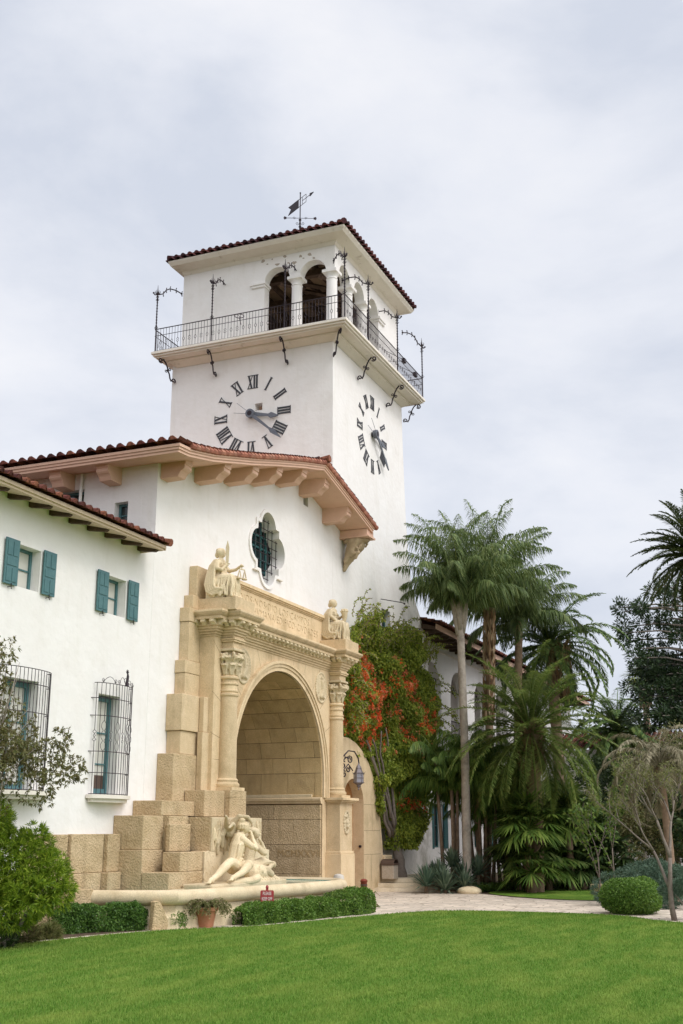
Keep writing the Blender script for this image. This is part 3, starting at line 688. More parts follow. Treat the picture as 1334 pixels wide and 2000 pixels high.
window_unit(tower, (0, 0, 0), UX, -UY, 49.25, 50.4, 10.6, 12.5, .3, glass_m=glass_dark)
mb = MB(); mb.box(TX0 + .01, 52.38, .01, 7.99, 23.9, 24.0); part(mb, 'belfry_floor', concrete, tower)
# balcony slab with stepped moulding
mb = MB()
for o_, z0, z1 in ((.42, 23.80, 23.88), (.90, 23.882, 23.95), (1.0, 23.952, 24.04), (1.08, 24.042, 24.17)):
    X0, X1, Y0, Y1 = TX0 - o_, 52.4 + o_ * .72, -o_, 8.0 + o_ * .8
    mb.box(X0, X1, Y0, Y1, z0, z1)
part(mb, 'balcony_slab', plaster_cream, tower, bevel=.015)
# sloping cove between shaft and slab
mb = MB(); P0 = [(TX0 - .015, -.015, 23.62), (52.46, -.015, 23.62), (52.46, 8.015, 23.62), (TX0 - .015, 8.015, 23.62)]; P1 = [(TX0 - .38, -.38, 23.81), (52.66, -.38, 23.81), (52.66, 8.3, 23.81), (TX0 - .38, 8.3, 23.81)]
mb.add(P0 + P1, [(i, (i + 1) % 4, 4 + (i + 1) % 4, 4 + i) for i in range(4)]); part(mb, 'balcony_cove', plaster_cream, tower)
# belfry walls with arches
BX0, BX1, BZ0, BZ1 = 43.6, 51.95, 24.17, 28.9
sp_z = 27.32
mb = MB()
wall_panel(mb, (BX0, 0, 0), UY, UZ, -UX, [(8, BZ0), (8, BZ1), (.0, BZ1), (.0, sp_z + .0), (.44, sp_z)] + [(1.1 - .66 * math.cos(PI * i / 14), sp_z + .68 * math.sin(PI * i / 14)) for i in range(1, 15)] + [(2.28, sp_z)] + [(2.94 - .66 * math.cos(PI * i / 14), sp_z + .68 * math.sin(PI * i / 14)) for i in range(1, 15)] + [(3.6, BZ0)], [], .5)
xc = [44.78, 46.62, 48.52]
o2 = [(BX1, BZ0), (BX1, BZ1), (BX0 + .5, BZ1), (BX0 + .5, sp_z)]
for c in xc: o2 += [(c - .66 * math.cos(PI * i / 14), sp_z + .68 * math.sin(PI * i / 14)) for i in range(0, 15)]
o2 += [(49.18, BZ0)]
wall_panel(mb, (0, 0, 0), UX, UZ, -UY, o2, [], .5)
mb.box(BX0, BX0 + .5, .001, .5, sp_z, BZ1) if False else None
# rear walls seen from inside, with their own arches
def back_face(O, U, N, w_):
    o3 = [(0, BZ0), (0, BZ1), (w_, BZ1), (w_, BZ0)]; hs = [arch_pts(1 + 2.1 * i, 2.4 + 2.1 * i, sp_z, BZ0 + .02) for i in range(int((w_ - 1) / 2.1))]
    wall_panel(mb, O, U, UZ, N, o3, hs, .4)
back_face((BX0 + .502, 8.0, 0), UX, UY, BX1 - BX0 - .502); back_face((BX1, .502, 0), UY, UX, 7.096)
part(mb, 'belfry_wall', plaster, tower)
def belfry_col(x, y, name='belfry_column'):
    mb = MB(); mb.lathe([(.33, 0), (.33, .12), (.27, .2), (.26, .3), (.245, 2.72), (.275, 2.76), (.245, 2.80), (.245, 2.90), (.30, 2.98), (.33, 3.03)], (x, y, BZ0), 20)
    mb.box(x - .35, x + .35, y - .35, y + .35, BZ0 + 3.03, sp_z + .02); part(mb, name, plaster, tower, angle=35)
for x, y in ((BX0 + .25, .25), (BX0 + .25, 2.02), (45.70, .25), (47.57, .25)): belfry_col(x, y)
for (a, b, c, d) in ((BX0 - .12, BX0 + .55, 3.52, 4.3), ):
    mb = MB(); mb.box(a, b, c, d, sp_z - .10, sp_z + .02); mb.box(a + .05, b - .05, c + .04, d - .04, sp_z - .22, sp_z - .102); part(mb, 'impost', plaster, tower, bevel=.01)
mb = MB(); mb.box(49.08, 49.95, -.13, .6, sp_z - .10, sp_z + .02); mb.box(49.13, 49.9, -.08, .55, sp_z - .22, sp_z - .102); part(mb, 'impost', plaster, tower, bevel=.01)
# chipped plaster patches under the eave
bare = mat('bare_plaster', (.42, .36, .30), .95)
for i in range(11):
    y = 1.0 + i * .27 + rnd.uniform(-.06, .06); z = 28.05 + rnd.random() * .45; s_ = .035 + rnd.random() * .06
    P = [(y + s_ * (1 + rnd.uniform(-.5, .5)) * math.cos(t * PI / 4) * 1.3, z + s_ * (1 + rnd.uniform(-.5, .5)) * math.sin(t * PI / 4)) for t in range(8)]
    mb = MB(); mb.prism(P, (BX0 - .004, 0, 0), UY, UZ, UX, .003); part(mb, 'bare_patch', bare, tower)
# timber ceiling
mb = MB()
for i in range(9): y = .8 + i * .9; mb.box(BX0 + .5, BX1 - .4, y, y + .16, 28.45, 28.7)
for i in range(3): x = 45.2 + i * 2.4; mb.box(x, x + .3, .5, 7.9, 28.12, 28.44)
for s_ in (0, 1, 2, 3):
    mb.tube([(BX0 + .6, 1 + s_ * 2, 27.4), (BX0 + 3.2, 1 + s_ * 2, 28.4)], .12, 4); mb.tube([(46 + s_, .6, 27.4), (46 + s_, 3.2, 28.4)], .12, 4)
part(mb, 'roof_timbers', darkwood, tower)
mb = MB(); mb.box(BX0 + .45, BX1 - .45, .45, 7.8, 28.72, 28.8); part(mb, 'ceiling_boards', lightwood, tower)
mb = MB(); mb.box(46.5, 50.6, 3.2, 6.6, BZ0, 26.0); part(mb, 'stair_enclosure', darkwood, tower)
# main eave: coved soffit and roof
eo = .82; EX1 = 52.0
mb = MB()
P0 = [(BX0 - .01, -.01, 28.54), (BX1 + .01, -.01, 28.54), (BX1 + .01, 8.01, 28.54), (BX0 - .01, 8.01, 28.54)]
def ringo(o_, z): return [(BX0 - o_ * .92, -o_ * .9, z - .18), (BX1 + o_ * .55, -o_ * .9, z - .18), (BX1 + o_ * .55, 8 + o_ * .5, z - .18), (BX0 - o_ * .92, 8 + o_ * .5, z - .18)]
rings = [P0, ringo(.10, 28.84), ringo(.12, 28.90), ringo(.70, 28.98), ringo(.74, 28.99), ringo(.80, 29.06), ringo(.86, 29.12), ringo(.88, 29.2)]
for r_ in range(len(rings) - 1): mb.add(rings[r_] + rings[r_ + 1], [(i, (i + 1) % 4, 4 + (i + 1) % 4, 4 + i) for i in range(4)])
part(mb, 'eave', plaster_cream, tower, angle=25)
apex = Vector((47.8, 4, 31.0)); c = [Vector((p[0], p[1], 29.04)) for p in ringo(.9, 0)]
mb = MB(); mb.add([*c, apex], [(0, 1, 4), (1, 2, 4), (2, 3, 4), (3, 0, 4)]); part(mb, 'roof_deck', darkwood, tower)
def hip_tiles(mb, A, B, apex_, sp=.37):
    """tiles on one hip face from eave A-B to the apex"""
    A, B = Vector(A), Vector(B); al = (B - A).normalized(); W = (B - A).length; foot = A + al * (apex_ - A).dot(al); up = (apex_ - foot); H = up.length; up.normalize()
    N = al.cross(up); N = N if N.z > 0 else -N; m = int(W / sp); sp = W / m; r = .125
    d0 = (foot - A).length
    for i in range(m):
        q = (i + .5) * sp; hmax = H * (q / d0 if q < d0 else (W - q) / (W - d0)); s_ = -.12
        while s_ < hmax:
            e_ = min(s_ + .46, max(hmax, s_ + .15)); vs = []
            for ss, rr, l in ((s_, r * 1.1, .06 + rnd.uniform(0, .015)), (e_, r * .9, .01)):
                for k in range(6):
                    a = PI * k / 5; vs.append(A + al * (q + rr * math.cos(a) + rnd.uniform(-.004, .004)) + up * ss + N * (rr * math.sin(a) + l))
            mb.add(vs, [(k, k + 1, 7 + k, 6 + k) for k in range(5)] + [tuple(range(6))]); s_ += .42
mb = MB(); A = [Vector((p.x, p.y, 29.05)) for p in c]
for i in range(4): hip_tiles(mb, A[i], A[(i + 1) % 4], apex)
for i in range(4):
    for k in range(14):
        p = A[i].lerp(apex, k / 14); q = A[i].lerp(apex, (k + 1.15) / 14); mb.tube([p + UZ * .13, q + UZ * .09], [.15, .12], 8)
part(mb, 'roof_tiles', tiles_dark, tower)
# ---- weather vane
def at_tip(): pass
mb = MB(); vx, vy, vz = 47.8, 3.75, 31.0; K = .62
mb.tube([(vx, vy, 30.7), (vx, vy, 34.45)], .03, 6); mb.tube([(vx, vy, 30.8), (vx, vy, 32.9)], .05, 6)
for z in (31.5, 32.0, 32.5, 32.9): mb.ball((vx, vy, z), (.08, .08, .06), 8, 5)
for z in (31.7, 32.3, 32.7):
    for k in range(4): a = k * PI / 2 + .4; U = Vector((math.cos(a), math.sin(a), 0)); mb.tube(spiral(Vector((vx, vy, z)) + U * .14, .10, .02, PI, 1.2, U, UZ, 10), .012, 4)
for k in range(4):
    a = k * PI / 2 + R(25); U = Vector((math.cos(a), math.sin(a), 0)); c0 = Vector((vx, vy, 33.0)); mb.tube([c0, c0 + U * .78], .014, 5)
    mb.prism([(.70, -.05), (.82, -.09), (.86, 0), (.82, .09), (.70, .05)], c0 - U.cross(UZ) * .01, U, UZ, U.cross(UZ), .02); mb.tube(spiral(c0 + U * .3, .08, .02, 0, 1.2, U, UZ, 8), .01, 4)
mb.ball((vx, vy, 34.47), .045, 8, 5)
vane = part(mb, 'weather_vane', iron, tower)
D = Vector((math.cos(R(-122)), math.sin(R(-122)), 0)); c0 = Vector((vx, vy, 33.92))
mb = MB(); S = D.cross(UZ)
mb.prism([(-1.15, -.24), (-.16, -.24), (-.16, .24), (-1.15, .24), (-.88, 0)], c0 - S * .015, D, UZ, S, .03)
for zz in (-.22, .22): mb.tube([c0 + D * -.16 + UZ * zz, c0 + D * .55 + UZ * zz], .014, 5)
for xx in (.2, .55): mb.tube([c0 + D * xx + UZ * -.22, c0 + D * xx + UZ * .22], .013, 5)
mb.tube([c0 + D * .2, c0 + D * 1.0], .016, 5); mb.prism([(.9, -.09), (1.25, 0), (.9, .09)], c0 - S * .02, D, UZ, S, .04)
part(mb, 'banner_arrow', iron, vane)
# ---- clock faces
def numeral_polys(txt):
    """list of 2D polygons for one numeral, width centred, height 0..1 (top outward)"""
    P = []; x = 0; th = .135; gap = .08
    def I():
        nonlocal x; P.append([(x, 0), (x + th, 0), (x + th, 1), (x, 1)]); x += th + gap
    def V():
        nonlocal x; w_ = .40; P.append([(x, 1), (x + th, 1), (x + w_ / 2 + .06, 0), (x + w_ / 2 - .06, 0)]); P.append([(x + w_ - .06, 1), (x + w_, 1), (x + w_ / 2 + .05, 0), (x + w_ / 2 - .01, 0)]); x += w_ + gap
    def X():
        nonlocal x; w_ = .40; P.append([(x, 1), (x + th, 1), (x + w_, 0), (x + w_ - th, 0)]); P.append([(x + w_ - .05, 1), (x + w_, 1), (x + .05, 0), (x, 0)]); x += w_ + gap
    for ch in txt: {'I': I, 'V': V, 'X': X}[ch]()
    w_ = x - gap
    P.append([(-.04, 0), (w_ + .04, 0), (w_ + .04, -.05), (-.04, -.05)]); P.append([(-.04, 1.05), (w_ + .04, 1.05), (w_ + .04, 1), (-.04, 1)])
    return [[(a - w_ / 2, b) for a, b in q] for q in P]
def clock(O, U, N, name):
    """O centre on the wall, U to the viewer's right, N outward"""
    O, U, N = Vector(O), Vector(U), Vector(N); mb = MB(); m_ = 14; C = [(math.cos(2 * PI * i / m_) * .12, math.sin(2 * PI * i / m_) * .12) for i in range(m_)]; mb.prism(C, O, U, UZ, N, .30); c = part(mb, 'clock', iron, tower)
    for k, t in enumerate(('XII', 'I', 'II', 'III', 'IIII', 'V', 'VI', 'VII', 'VIII', 'IX', 'X', 'XI')):
        a = R(30 * k); rad = U * math.sin(a) + UZ * math.cos(a); tan = U * math.cos(a) - UZ * math.sin(a); mb = MB()
        for j, q in enumerate(numeral_polys(t)): mb.prism([(u * .60, v * .60) for u, v in q], O + rad * 1.31 + N * (.006 - .0007 * j), tan, rad, N, .022)
        part(mb, 'numeral', numeral, c)
    def hand(ang, ln, nm, d, wd):
        a = R(ang); r_ = U * math.sin(a) + UZ * math.cos(a); t_ = U * math.cos(a) - UZ * math.sin(a); mb = MB()
        q = [(-wd * 1.0, -.02), (-wd * .95, ln * .15), (-wd * .55, ln * .62), (-wd * .75, ln * .66), (-wd * 1.35, ln * .72), (-wd * 1.15, ln * .79), (-.02, ln), (.02, ln), (wd * 1.15, ln * .79), (wd * 1.35, ln * .72), (wd * .75, ln * .66), (wd * .55, ln * .62), (wd * .95, ln * .15), (wd, -.02)]
        mb.prism([(u, v) for u, v in q], O + N * d, t_, r_, N, .05)
        m_ = 16; C = [(math.cos(2 * PI * i / m_) * .21, math.sin(2 * PI * i / m_) * .21) for i in range(m_)]; mb.prism(C, O + N * (d - .02), t_, r_, N, .09)
        # thin counterweight rod
        mb.tube([O + N * (d + .02), O + N * (d + .02) - r_ * .9], .012, 5)
        part(mb, nm, handm, c, bevel=.01)
    hand(101, 1.42, 'hour_hand', .12, .105); hand(131, 2.08, 'minute_hand', .22, .085)
clock((TX0, 3.99, 20.68), -UY, -UX, 'left'); clock((48.2, 0, 20.75), UX, -UY, 'right')
# ---- balcony railing
def railing(pts, name='railing'):
    mb = MB()
    for (a, b) in zip(pts, pts[1:]):
        a, b = Vector(a), Vector(b); l = (b - a).length; d = (b - a) / l; n = int(l / .155)
        for z in (.04, 1.16): mb.tube([a + UZ * z, b + UZ * z], .024 if z > 1 else .018, 5)
        mb.tube([a + UZ * .82, b + UZ * .82], .016, 4)
        for i in range(1, n):
            p = a + d * (l * i / n)
            if i % 2 == 0:
                h = .11; zc = .44; k = (i // 2) % 2
                mb.tube([p + UZ * .04, p + UZ * (zc - h)], .0115, 4); mb.tube([p + UZ * (zc + h), p + UZ * 1.16], .0115, 4)
                for s_ in (-1, 1):
                    sh = [0, .055, 0] if k else [0, .06, .02, .06, 0]
                    mb.tube([p + d * s_ * q + UZ * (zc - h + 2 * h * j / (len(sh) - 1)) for j, q in enumerate(sh)], .013, 4)
            else: mb.tube([p + UZ * .04, p + UZ * 1.16], .0115, 4)
    part(mb, name, iron, tower)
RX0, RX1, RY0, RY1, RZ = 42.42, 53.05, -.98, 8.75, 24.17
railing([(RX0, RY1, RZ), (RX0, RY0, RZ)]); railing([(RX0, RY0, RZ), (RX1, RY0, RZ)]); railing([(RX1, RY0, RZ), (RX1, RY1, RZ)]); railing([(RX1, RY1, RZ), (RX0, RY1, RZ)])
def lamp_post(x, y, out_):
    """tall twisted iron post with a bracket arm back to the wall; out_ = direction to the wall"""
    mb = MB(); D = Vector(out_).normalized(); p = Vector((x, y, RZ)); H = 3.12
    mb.tube([p, p + UZ * H], .032, 6); mb.tube([p + UZ * H, p + UZ * (H + .35)], [.03, .006], 6)
    for k in range(11): mb.ball(p + UZ * (1.35 + k * .15), (.048, .048, .035), 6, 4)
    for z, r_ in ((1.25, .1), (2.7, .09), (2.85, .08)): 
        for a in (0, PI / 2): U = Vector((math.cos(a), math.sin(a), 0)); mb.tube([p + UZ * (z - r_) , p + U * r_ + UZ * z, p + UZ * (z + r_), p - U * r_ + UZ * z, p + UZ * (z - r_)], .013, 4)
    for k in range(6):
        a = k * PI / 3; U = Vector((math.cos(a), math.sin(a), 0)); mb.tube([p + UZ * (H - .18), p + U * .10 + UZ * (H - .08), p + U * .13 + UZ * (H + .05)], [.02, .02, .006], 4)
    ln = 1.3
    arm = [p - D * .22 + UZ * (H - .12), p - D * .16 + UZ * (H - .2), p + UZ * (H - .16), p + D * ln * .22 + UZ * (H - .02), p + D * ln * .34 + UZ * (H + .22), p + D * ln * .5 + UZ * (H + .36), p + D * ln * .75 + UZ * (H + .38), p + D * ln + UZ * (H + .30)]
    mb.tube(arm, .028, 6)
    for q in arm[3:]:
        for s_ in (-1, 1): mb.tube([q, q + UZ * .13 * s_ + D * .03], [.018, .03], 4)
    mb.ball(arm[-1], .055, 6, 4); mb.ball(arm[0], .05, 6, 4)
    part(mb, 'bracket_post', iron, tower)
def lp(x, y, dx, dy, l): lamp_post(x, y, (dx, dy, 0))
for (x, y, dx, dy) in ((RX0, RY1 - .05, 1, -.55), (RX0, 5.7, 1, 0), (RX0, 1.95, 1, 0), (RX0, RY0, 1, 1), (45.3, RY0, 0, 1), (49.25, RY0, 0, 1), (RX1, RY0, -1, .6), (RX1, 4, -1, 0)): lp(x, y, dx, dy, 1.2)
def s_scroll(x, y, d, dirv):
    """S shaped iron stay under the slab, from the wall out to the slab edge"""
    mb = MB(); D = Vector(dirv).normalized(); c0 = Vector((x, y, 0)); r = .034
    top = spiral(c0 + D * .86 + UZ * 23.78, .03, .13, -PI * .2, -1.3, D, UZ, 16)[::-1]
    low = spiral(c0 + D * .15 + UZ * 22.93, .03, .12, PI * .9, 1.2, D, UZ, 16)
    mid = [c0 + D * .60 + UZ * 23.72, c0 + D * .50 + UZ * 23.52, c0 + D * .46 + UZ * 23.36, c0 + D * .38 + UZ * 23.2, c0 + D * .34 + UZ * 23.0, c0 + D * .26 + UZ * 22.86]
    mb.tube([c0 + D * .74 + UZ * 23.86] + mid, r, 6); mb.tube(top, r * .9, 6); mb.tube(low, r * .9, 6)
    mb.tube(spiral(c0 + D * .56 + UZ * 23.33, .08, .02, PI, 1.1, D, UZ, 10), .02, 5); mb.tube(spiral(c0 + D * .37 + UZ * 23.42, .08, .02, 0, 1.1, D, UZ, 10), .02, 5)
    mb.ball(c0 + D * .47 + UZ * 23.38, (.06, .06, .05), 8, 5)
    part(mb, 'scroll_stay', iron, tower)
for (x, y, dv) in ((TX0 - .05, 8.05, (-1, .55, 0)), (TX0, 5.9, (-1, 0, 0)), (TX0, 2.2, (-1, 0, 0)), (TX0 - .02, -.02, (-1, -1, 0)), (46.27, 0, (0, -1, 0)), (50.1, 0, (0, -1, 0)), (52.5, -.05, (.7, -1, 0))): s_scroll(x, y, 1, dv)
# floodlights and lamps standing on the balcony
for (x, y, z, dx, dy) in ((50.2, -.9, 25.1, .2, -.75), (51.9, -.9, 25.0, .2, -.75)):
    mb = MB(); mb.tube([(x - .8, y + .7, z + .5), (x, y, z + .2)], .015, 4); mb.tube([(x - .8, y + .7, z - .1), (x, y, z + .1)], .015, 4); mb.prism([(-.14, -.1), (.14, -.1), (.14, .1), (-.14, .1)], (x, y, z + .1), UX, UZ, -UY, .16)
    part(mb, 'floodlight', iron, tower)
mb = MB(); q = [Vector((TX0 - .35 + .22 * math.cos(a * PI / 6), 4.6 + .22 * math.sin(a * PI / 6), 25.55)) for a in range(13)]; mb.tube(q, .02, 4); mb.tube([(TX0 - .35, 4.6, 25.5), (TX0 - .35, 4.5, 25.1)], .02, 4); mb.tube([(TX0 - .57, 4.6, 25.55), (TX0 - .13, 4.6, 25.55)], .015, 4); part(mb, 'ring_bracket', iron, tower)
# rods and a small bracket on the lower shaft
mb = MB(); mb.tube([(49.1, -.02, 12.9), (49.6, -.9, 12.75), (49.65, -1.0, 12.7)], .02, 4); mb.ball((49.65, -1, 12.7), .05, 6, 4); part(mb, 'iron_stay', iron, tower)
mb = MB(); mb.tube([(51.6, 0, 12.0), (52.1, -.95, 11.9)], .02, 4); mb.tube([(51.6, 0, 11.3), (52.1, -.95, 11.9)], .02, 4); mb.tube([(51.6, 0, 11.3), (51.6, 0, 12.2)], .02, 4); part(mb, 'flag_bracket', iron, tower)
# ================================================================ STONE PORTAL
portal = thing('stone_portal', 'tan sandstone triumphal arch with two columns, entablature and stepped quoins', 'portal', (37, -.5, 0))
def blk(x0, x1, y0, y1, z0, z1, m=stone_rough, name='quoin_block', bv=.018):
    mb = MB(); mb.box(x0, x1, y0, y1, z0, z1)
    # rough hewn faces: subdivide lightly and jitter
    return part(mb, name, m, portal, bevel=bv)
g = .006
blk(25.45, 26.25, -.62, -.23, 0, 1.0)
blk(24.0, 25.78, -.07, -.003, 0, 2.36); blk(25.8, 27.28, -.16, -.004, 1.37 + g, 2.37); blk(25.75, 27.14, -.22, -.004, 0, 1.37)
blk(27.3, 27.90, -.28, -.004, 1.37 + g, 2.37); blk(27.16, 27.80, -.42, -.004, .9, 1.37); blk(27.15, 27.84, -.40, -.004, 0, .9)
blk(27.92, 28.98, -.98, -.004, 1.95, 2.865); blk(27.86, 28.98, -1.03, -.004, .6, 1.95 - g)
blk(29.0, 30.07, -1.15, -.004, .6, 2.86)
blk(28.82, 29.98, -1.30, -1.16, 1.88 + g, 2.64); blk(28.45, 29.7, -1.88, -1.31, 1.36 + g, 1.88); blk(27.84, 29.7, -1.9, -1.05, .86, 1.36)
blk(28.86, 30.72, -.97, -.004, 2.87, 3.29); blk(30.09, 31.98, -1.16, -.98, .6, 2.83, stone_rough)
blk(30.74, 32.0, -1.29, -.60, 2.86, 3.63)
blk(30.06, 31.5, -.58, -.004, 3.30, 4.69, bv=.02); blk(31.4, 32.2, -.78, -.59, 3.3, 5.4, stone)
blk(30.55, 31.9, -.50, -.004, 4.70, 5.39, stone); blk(30.46, 31.9, -.56, -.004, 5.4, 6.51, stone)
blk(31.5, 31.79, -.74, -.57, 5.41, 6.5, stone)
blk(30.90, 31.79, -.38, -.004, 6.52, 7.2, stone); blk(30.87, 31.79, -.385, -.004, 7.21, 7.61, stone)
blk(31.09, 31.79, -.35, -.004, 7.62, 8.85, stone); blk(31.05, 31.79, -.37, -.004, 8.86, 9.31, stone)
blk(31.28, 33, -.34, -.004, 9.32, 9.75, stone); blk(31.56, 33.2, -.30, -.004, 9.76, 10.77, stone)
# right side stack, mirrored, simpler
blk(42.12, 42.35, -.38, -.004, 0, 9.3, stone); blk(41, 42.3, -.30, -.004, 9.31, 10.6, stone)
# main pier and spandrel with the big arch cut through (individual blocks show as joints)
AX, AR, AZ, CX = 36.80, 3.60, 4.32, 36.95
mb = MB()
hole = [(AX - AR * math.cos(PI * i / 40), AZ + AR * math.sin(PI * i / 40)) for i in range(41)]
wall_panel(mb, (0, -.9, 0), UX, UZ, -UY, [(31.8, 0), (31.8, 8.62), (42.1, 8.62), (42.1, 0), (AX + AR, 0)] + hole[::-1] + [(AX - AR, 0)], [], .895)
part(mb, 'spandrel_wall', stone, portal)
# radial joints in the spandrel: thin sunk lines
mb = MB()
for a in [R(x) for x in range(12, 170, 13)]:
    d = Vector((math.cos(a), 0, math.sin(a))); t = Vector((-math.sin(a), 0, math.cos(a))); r0 = AR + .38
    r1 = min(abs(5.1 / (math.cos(a) or 1e-6)), (8.55 - AZ) / max(math.sin(a), .01))
    if r1 > r0 + .05:
        p = Vector((AX, -.9015, AZ)); mb.add([p + d * r0 - t * .006, p + d * r1 - t * .006, p + d * r1 + t * .006, p + d * r0 + t * .006], [(0, 1, 2, 3)])
for z in (4.6, 5.6, 6.7): 
    for x0, x1 in ((31.9, AX - AR - .38), (AX + AR + .38, 42.0)):
        if z < 5: mb.add([(x0, -.9015, z), (x1, -.9015, z), (x1, -.9015, z + .01), (x0, -.9015, z + .01)], [(0, 1, 2, 3)])
jo = part(mb, 'spandrel_joints', joint, portal); jo['kind'] = 'stuff'
# archivolt: three concentric mouldings
def arch_ring(mb, r0, r1, y0, y1, z0=3.65):
    n = 48; P0 = [(AX - r * 1, z0) for r in (r0,)]
    inn = [(AX - r0, z0)] + [(AX - r0 * math.cos(PI * i / n), AZ + r0 * math.sin(PI * i / n)) for i in range(n + 1)] + [(AX + r0, z0)]
    ou = [(AX - r1, z0)] + [(AX - r1 * math.cos(PI * i / n), AZ + r1 * math.sin(PI * i / n)) for i in range(n + 1)] + [(AX + r1, z0)]
    m = len(inn); vs = [(x, y0, z) for x, z in inn] + [(x, y0, z) for x, z in ou] + [(x, y1, z) for x, z in inn] + [(x, y1, z) for x, z in ou]
    fs = []
    for i in range(m - 1):
        fs += [(i, i + 1, m + i + 1, m + i), (2 * m + i, 3 * m + i, 3 * m + i + 1, 2 * m + i + 1), (i, 2 * m + i, 2 * m + i + 1, i + 1), (m + i, m + i + 1, 3 * m + i + 1, 3 * m + i)]
    fs += [(0, m, 3 * m, 2 * m), (m - 1, 3 * m - 1, 4 * m - 1, 2 * m - 1)]; mb.add(vs, fs)
mb = MB(); arch_ring(mb, AR + .005, AR + .15, -.96, -.895); arch_ring(mb, AR + .152, AR + .26, -1.0, -.895); arch_ring(mb, AR + .262, AR + .36, -1.04, -.895)
part(mb, 'archivolt', stone, portal, angle=30)
# passage lining built of separate blocks: right reveal, left reveal and barrel vault
def lining():
    mb = MB(); gp = .008; y0, y1 = -.88, 7.0
    arcs = [3.65, 4.47]; z = 3.67; k = 0; depth = .03
    # below springing, right and left
    rows = [(3.67, 4.55), (4.55, 5.12), (5.12, 5.70), (5.70, 6.22), (6.22, 6.76), (6.76, 7.2), (7.2, 7.52), (7.52, 7.76)]
    def xz(z):  # right profile at height z
        return AR if z <= AZ else math.sqrt(max(0, AR * AR - (z - AZ) ** 2))
    lens = 1.12
    for s_ in (1, -1):
        for ri, (a, b) in enumerate(rows):
            off = 0 if ri % 2 else .55; ys = [y0]; t = y0 + .3 + (lens * .5 if ri % 2 else 0) 
            while t < y1: ys.append(t + rr.uniform(-.08, .08)); t += lens
            ys.append(y1)
            for q0, q1 in zip(ys, ys[1:]):
                n = 5; prof_ = []
                for i in range(n + 1):
                    zz = a + gp + (b - a - 2 * gp) * i / n; prof_.append((AX + s_ * (xz(zz) - depth + rr.uniform(-.002, .002)), zz))
                v = [(x, q0 + gp, z_) for x, z_ in prof_] + [(x, q1 - gp, z_) for x, z_ in prof_] + [(x + s_ * .05, q0 + gp, z_) for x, z_ in prof_] + [(x + s_ * .05, q1 - gp, z_) for x, z_ in prof_]
                m = n + 1; f = [(i, i + 1, m + i + 1, m + i) for i in range(n)] + [(i, 2 * m + i, 2 * m + i + 1, i + 1) for i in range(n)] + [(m + i, m + i + 1, 3 * m + i + 1, 3 * m + i) for i in range(n)]
                f += [(0, m, 3 * m, 2 * m), (n, 2 * m + n, 3 * m + n, m + n)]
                mb.add(v, f)
    # ring of blocks closing the crown
    for q0 in np.arange(y0, y1, 1.1):
        a0 = math.acos((7.76 - AZ) / AR); n = 6; v = []
        for yy in (q0 + gp, min(y1, q0 + 1.1) - gp):
            for i in range(n + 1): t = -a0 + 2 * a0 * i / n; v.append((AX + (AR - .03) * math.sin(t), yy, AZ + (AR - .03) * math.cos(t)))
        mb.add(v, [(i, i + 1, n + 2 + i, n + 1 + i) for i in range(n)])
    part(mb, 'passage_blocks', stone_wall, portal)
    mb = MB(); P = [(AX + AR - .002, 0)] + [(AX + AR * math.cos(PI * i / 40), AZ + AR * math.sin(PI * i / 40)) for i in range(41)] + [(AX - AR + .002, 0)]
    v = [(x, yy, z_) for yy in (-.87, 7.0) for x, z_ in P]; n = len(P); mb.add(v, [(i, i + 1, n + i + 1, n + i) for i in range(n - 1)])
    part(mb, 'passage_joints', joint, portal)
    # lower dado of big rough blocks under the ledge
    for s_ in (1, -1):
        mb = MB(); xx = AX + s_ * AR
        for z0_, z1_, L_ in ((0.0, .9, 1.5), (.9, 1.95, 3.2), (1.95, 2.85, 1.15), (2.85, 3.40, 2.1)):
            t = -.86
            while t < 7:
                e_ = min(7, t + L_ * rr.uniform(.85, 1.15)); 
                if t < 0 and z0_ == .9: e_ = 1.35
                mb.box(xx - s_ * .07, xx + s_ * .02, t + .006, e_ - .006, z0_ + .006, z1_ - .006); t = e_
        part(mb, 'dado_blocks', stone_rough, portal, bevel=.012)
    for s_ in (1, -1):
        xx = AX + s_ * AR
        mb = MB(); mb.prism([(0, 3.42), (.12, 3.44), (.14, 3.50), (.19, 3.54), (.20, 3.62), (.16, 3.66), (0, 3.67)], (xx, -.897, 0), Vector((-s_, 0, 0)), UZ, UY, 7.88); part(mb, 'ledge', stone, portal)
        mb = MB(); mb.prism([(0, 3.672), (.10, 3.672), (.10, 3.76), (0, 3.78)], (xx - s_ * .03, -.5 if s_ > 0 else -.4, 0), Vector((-s_, 0, 0)), UZ, UY, 4.0); part(mb, 'upper_ledge', stone_pale, portal)
lining()
me = text_mesh('MCMXXVII', .36, .006, 1.05); o = link('date_inscription', me, mat('inscription_shade', (.40, .28, .14), .95)); o.rotation_euler = (R(90), 0, R(-90)); o.location = (40.4 - .078 - 37, .52, 1.62); o.parent = portal  # raised letters; the shade of carved strokes is put into their darker colour
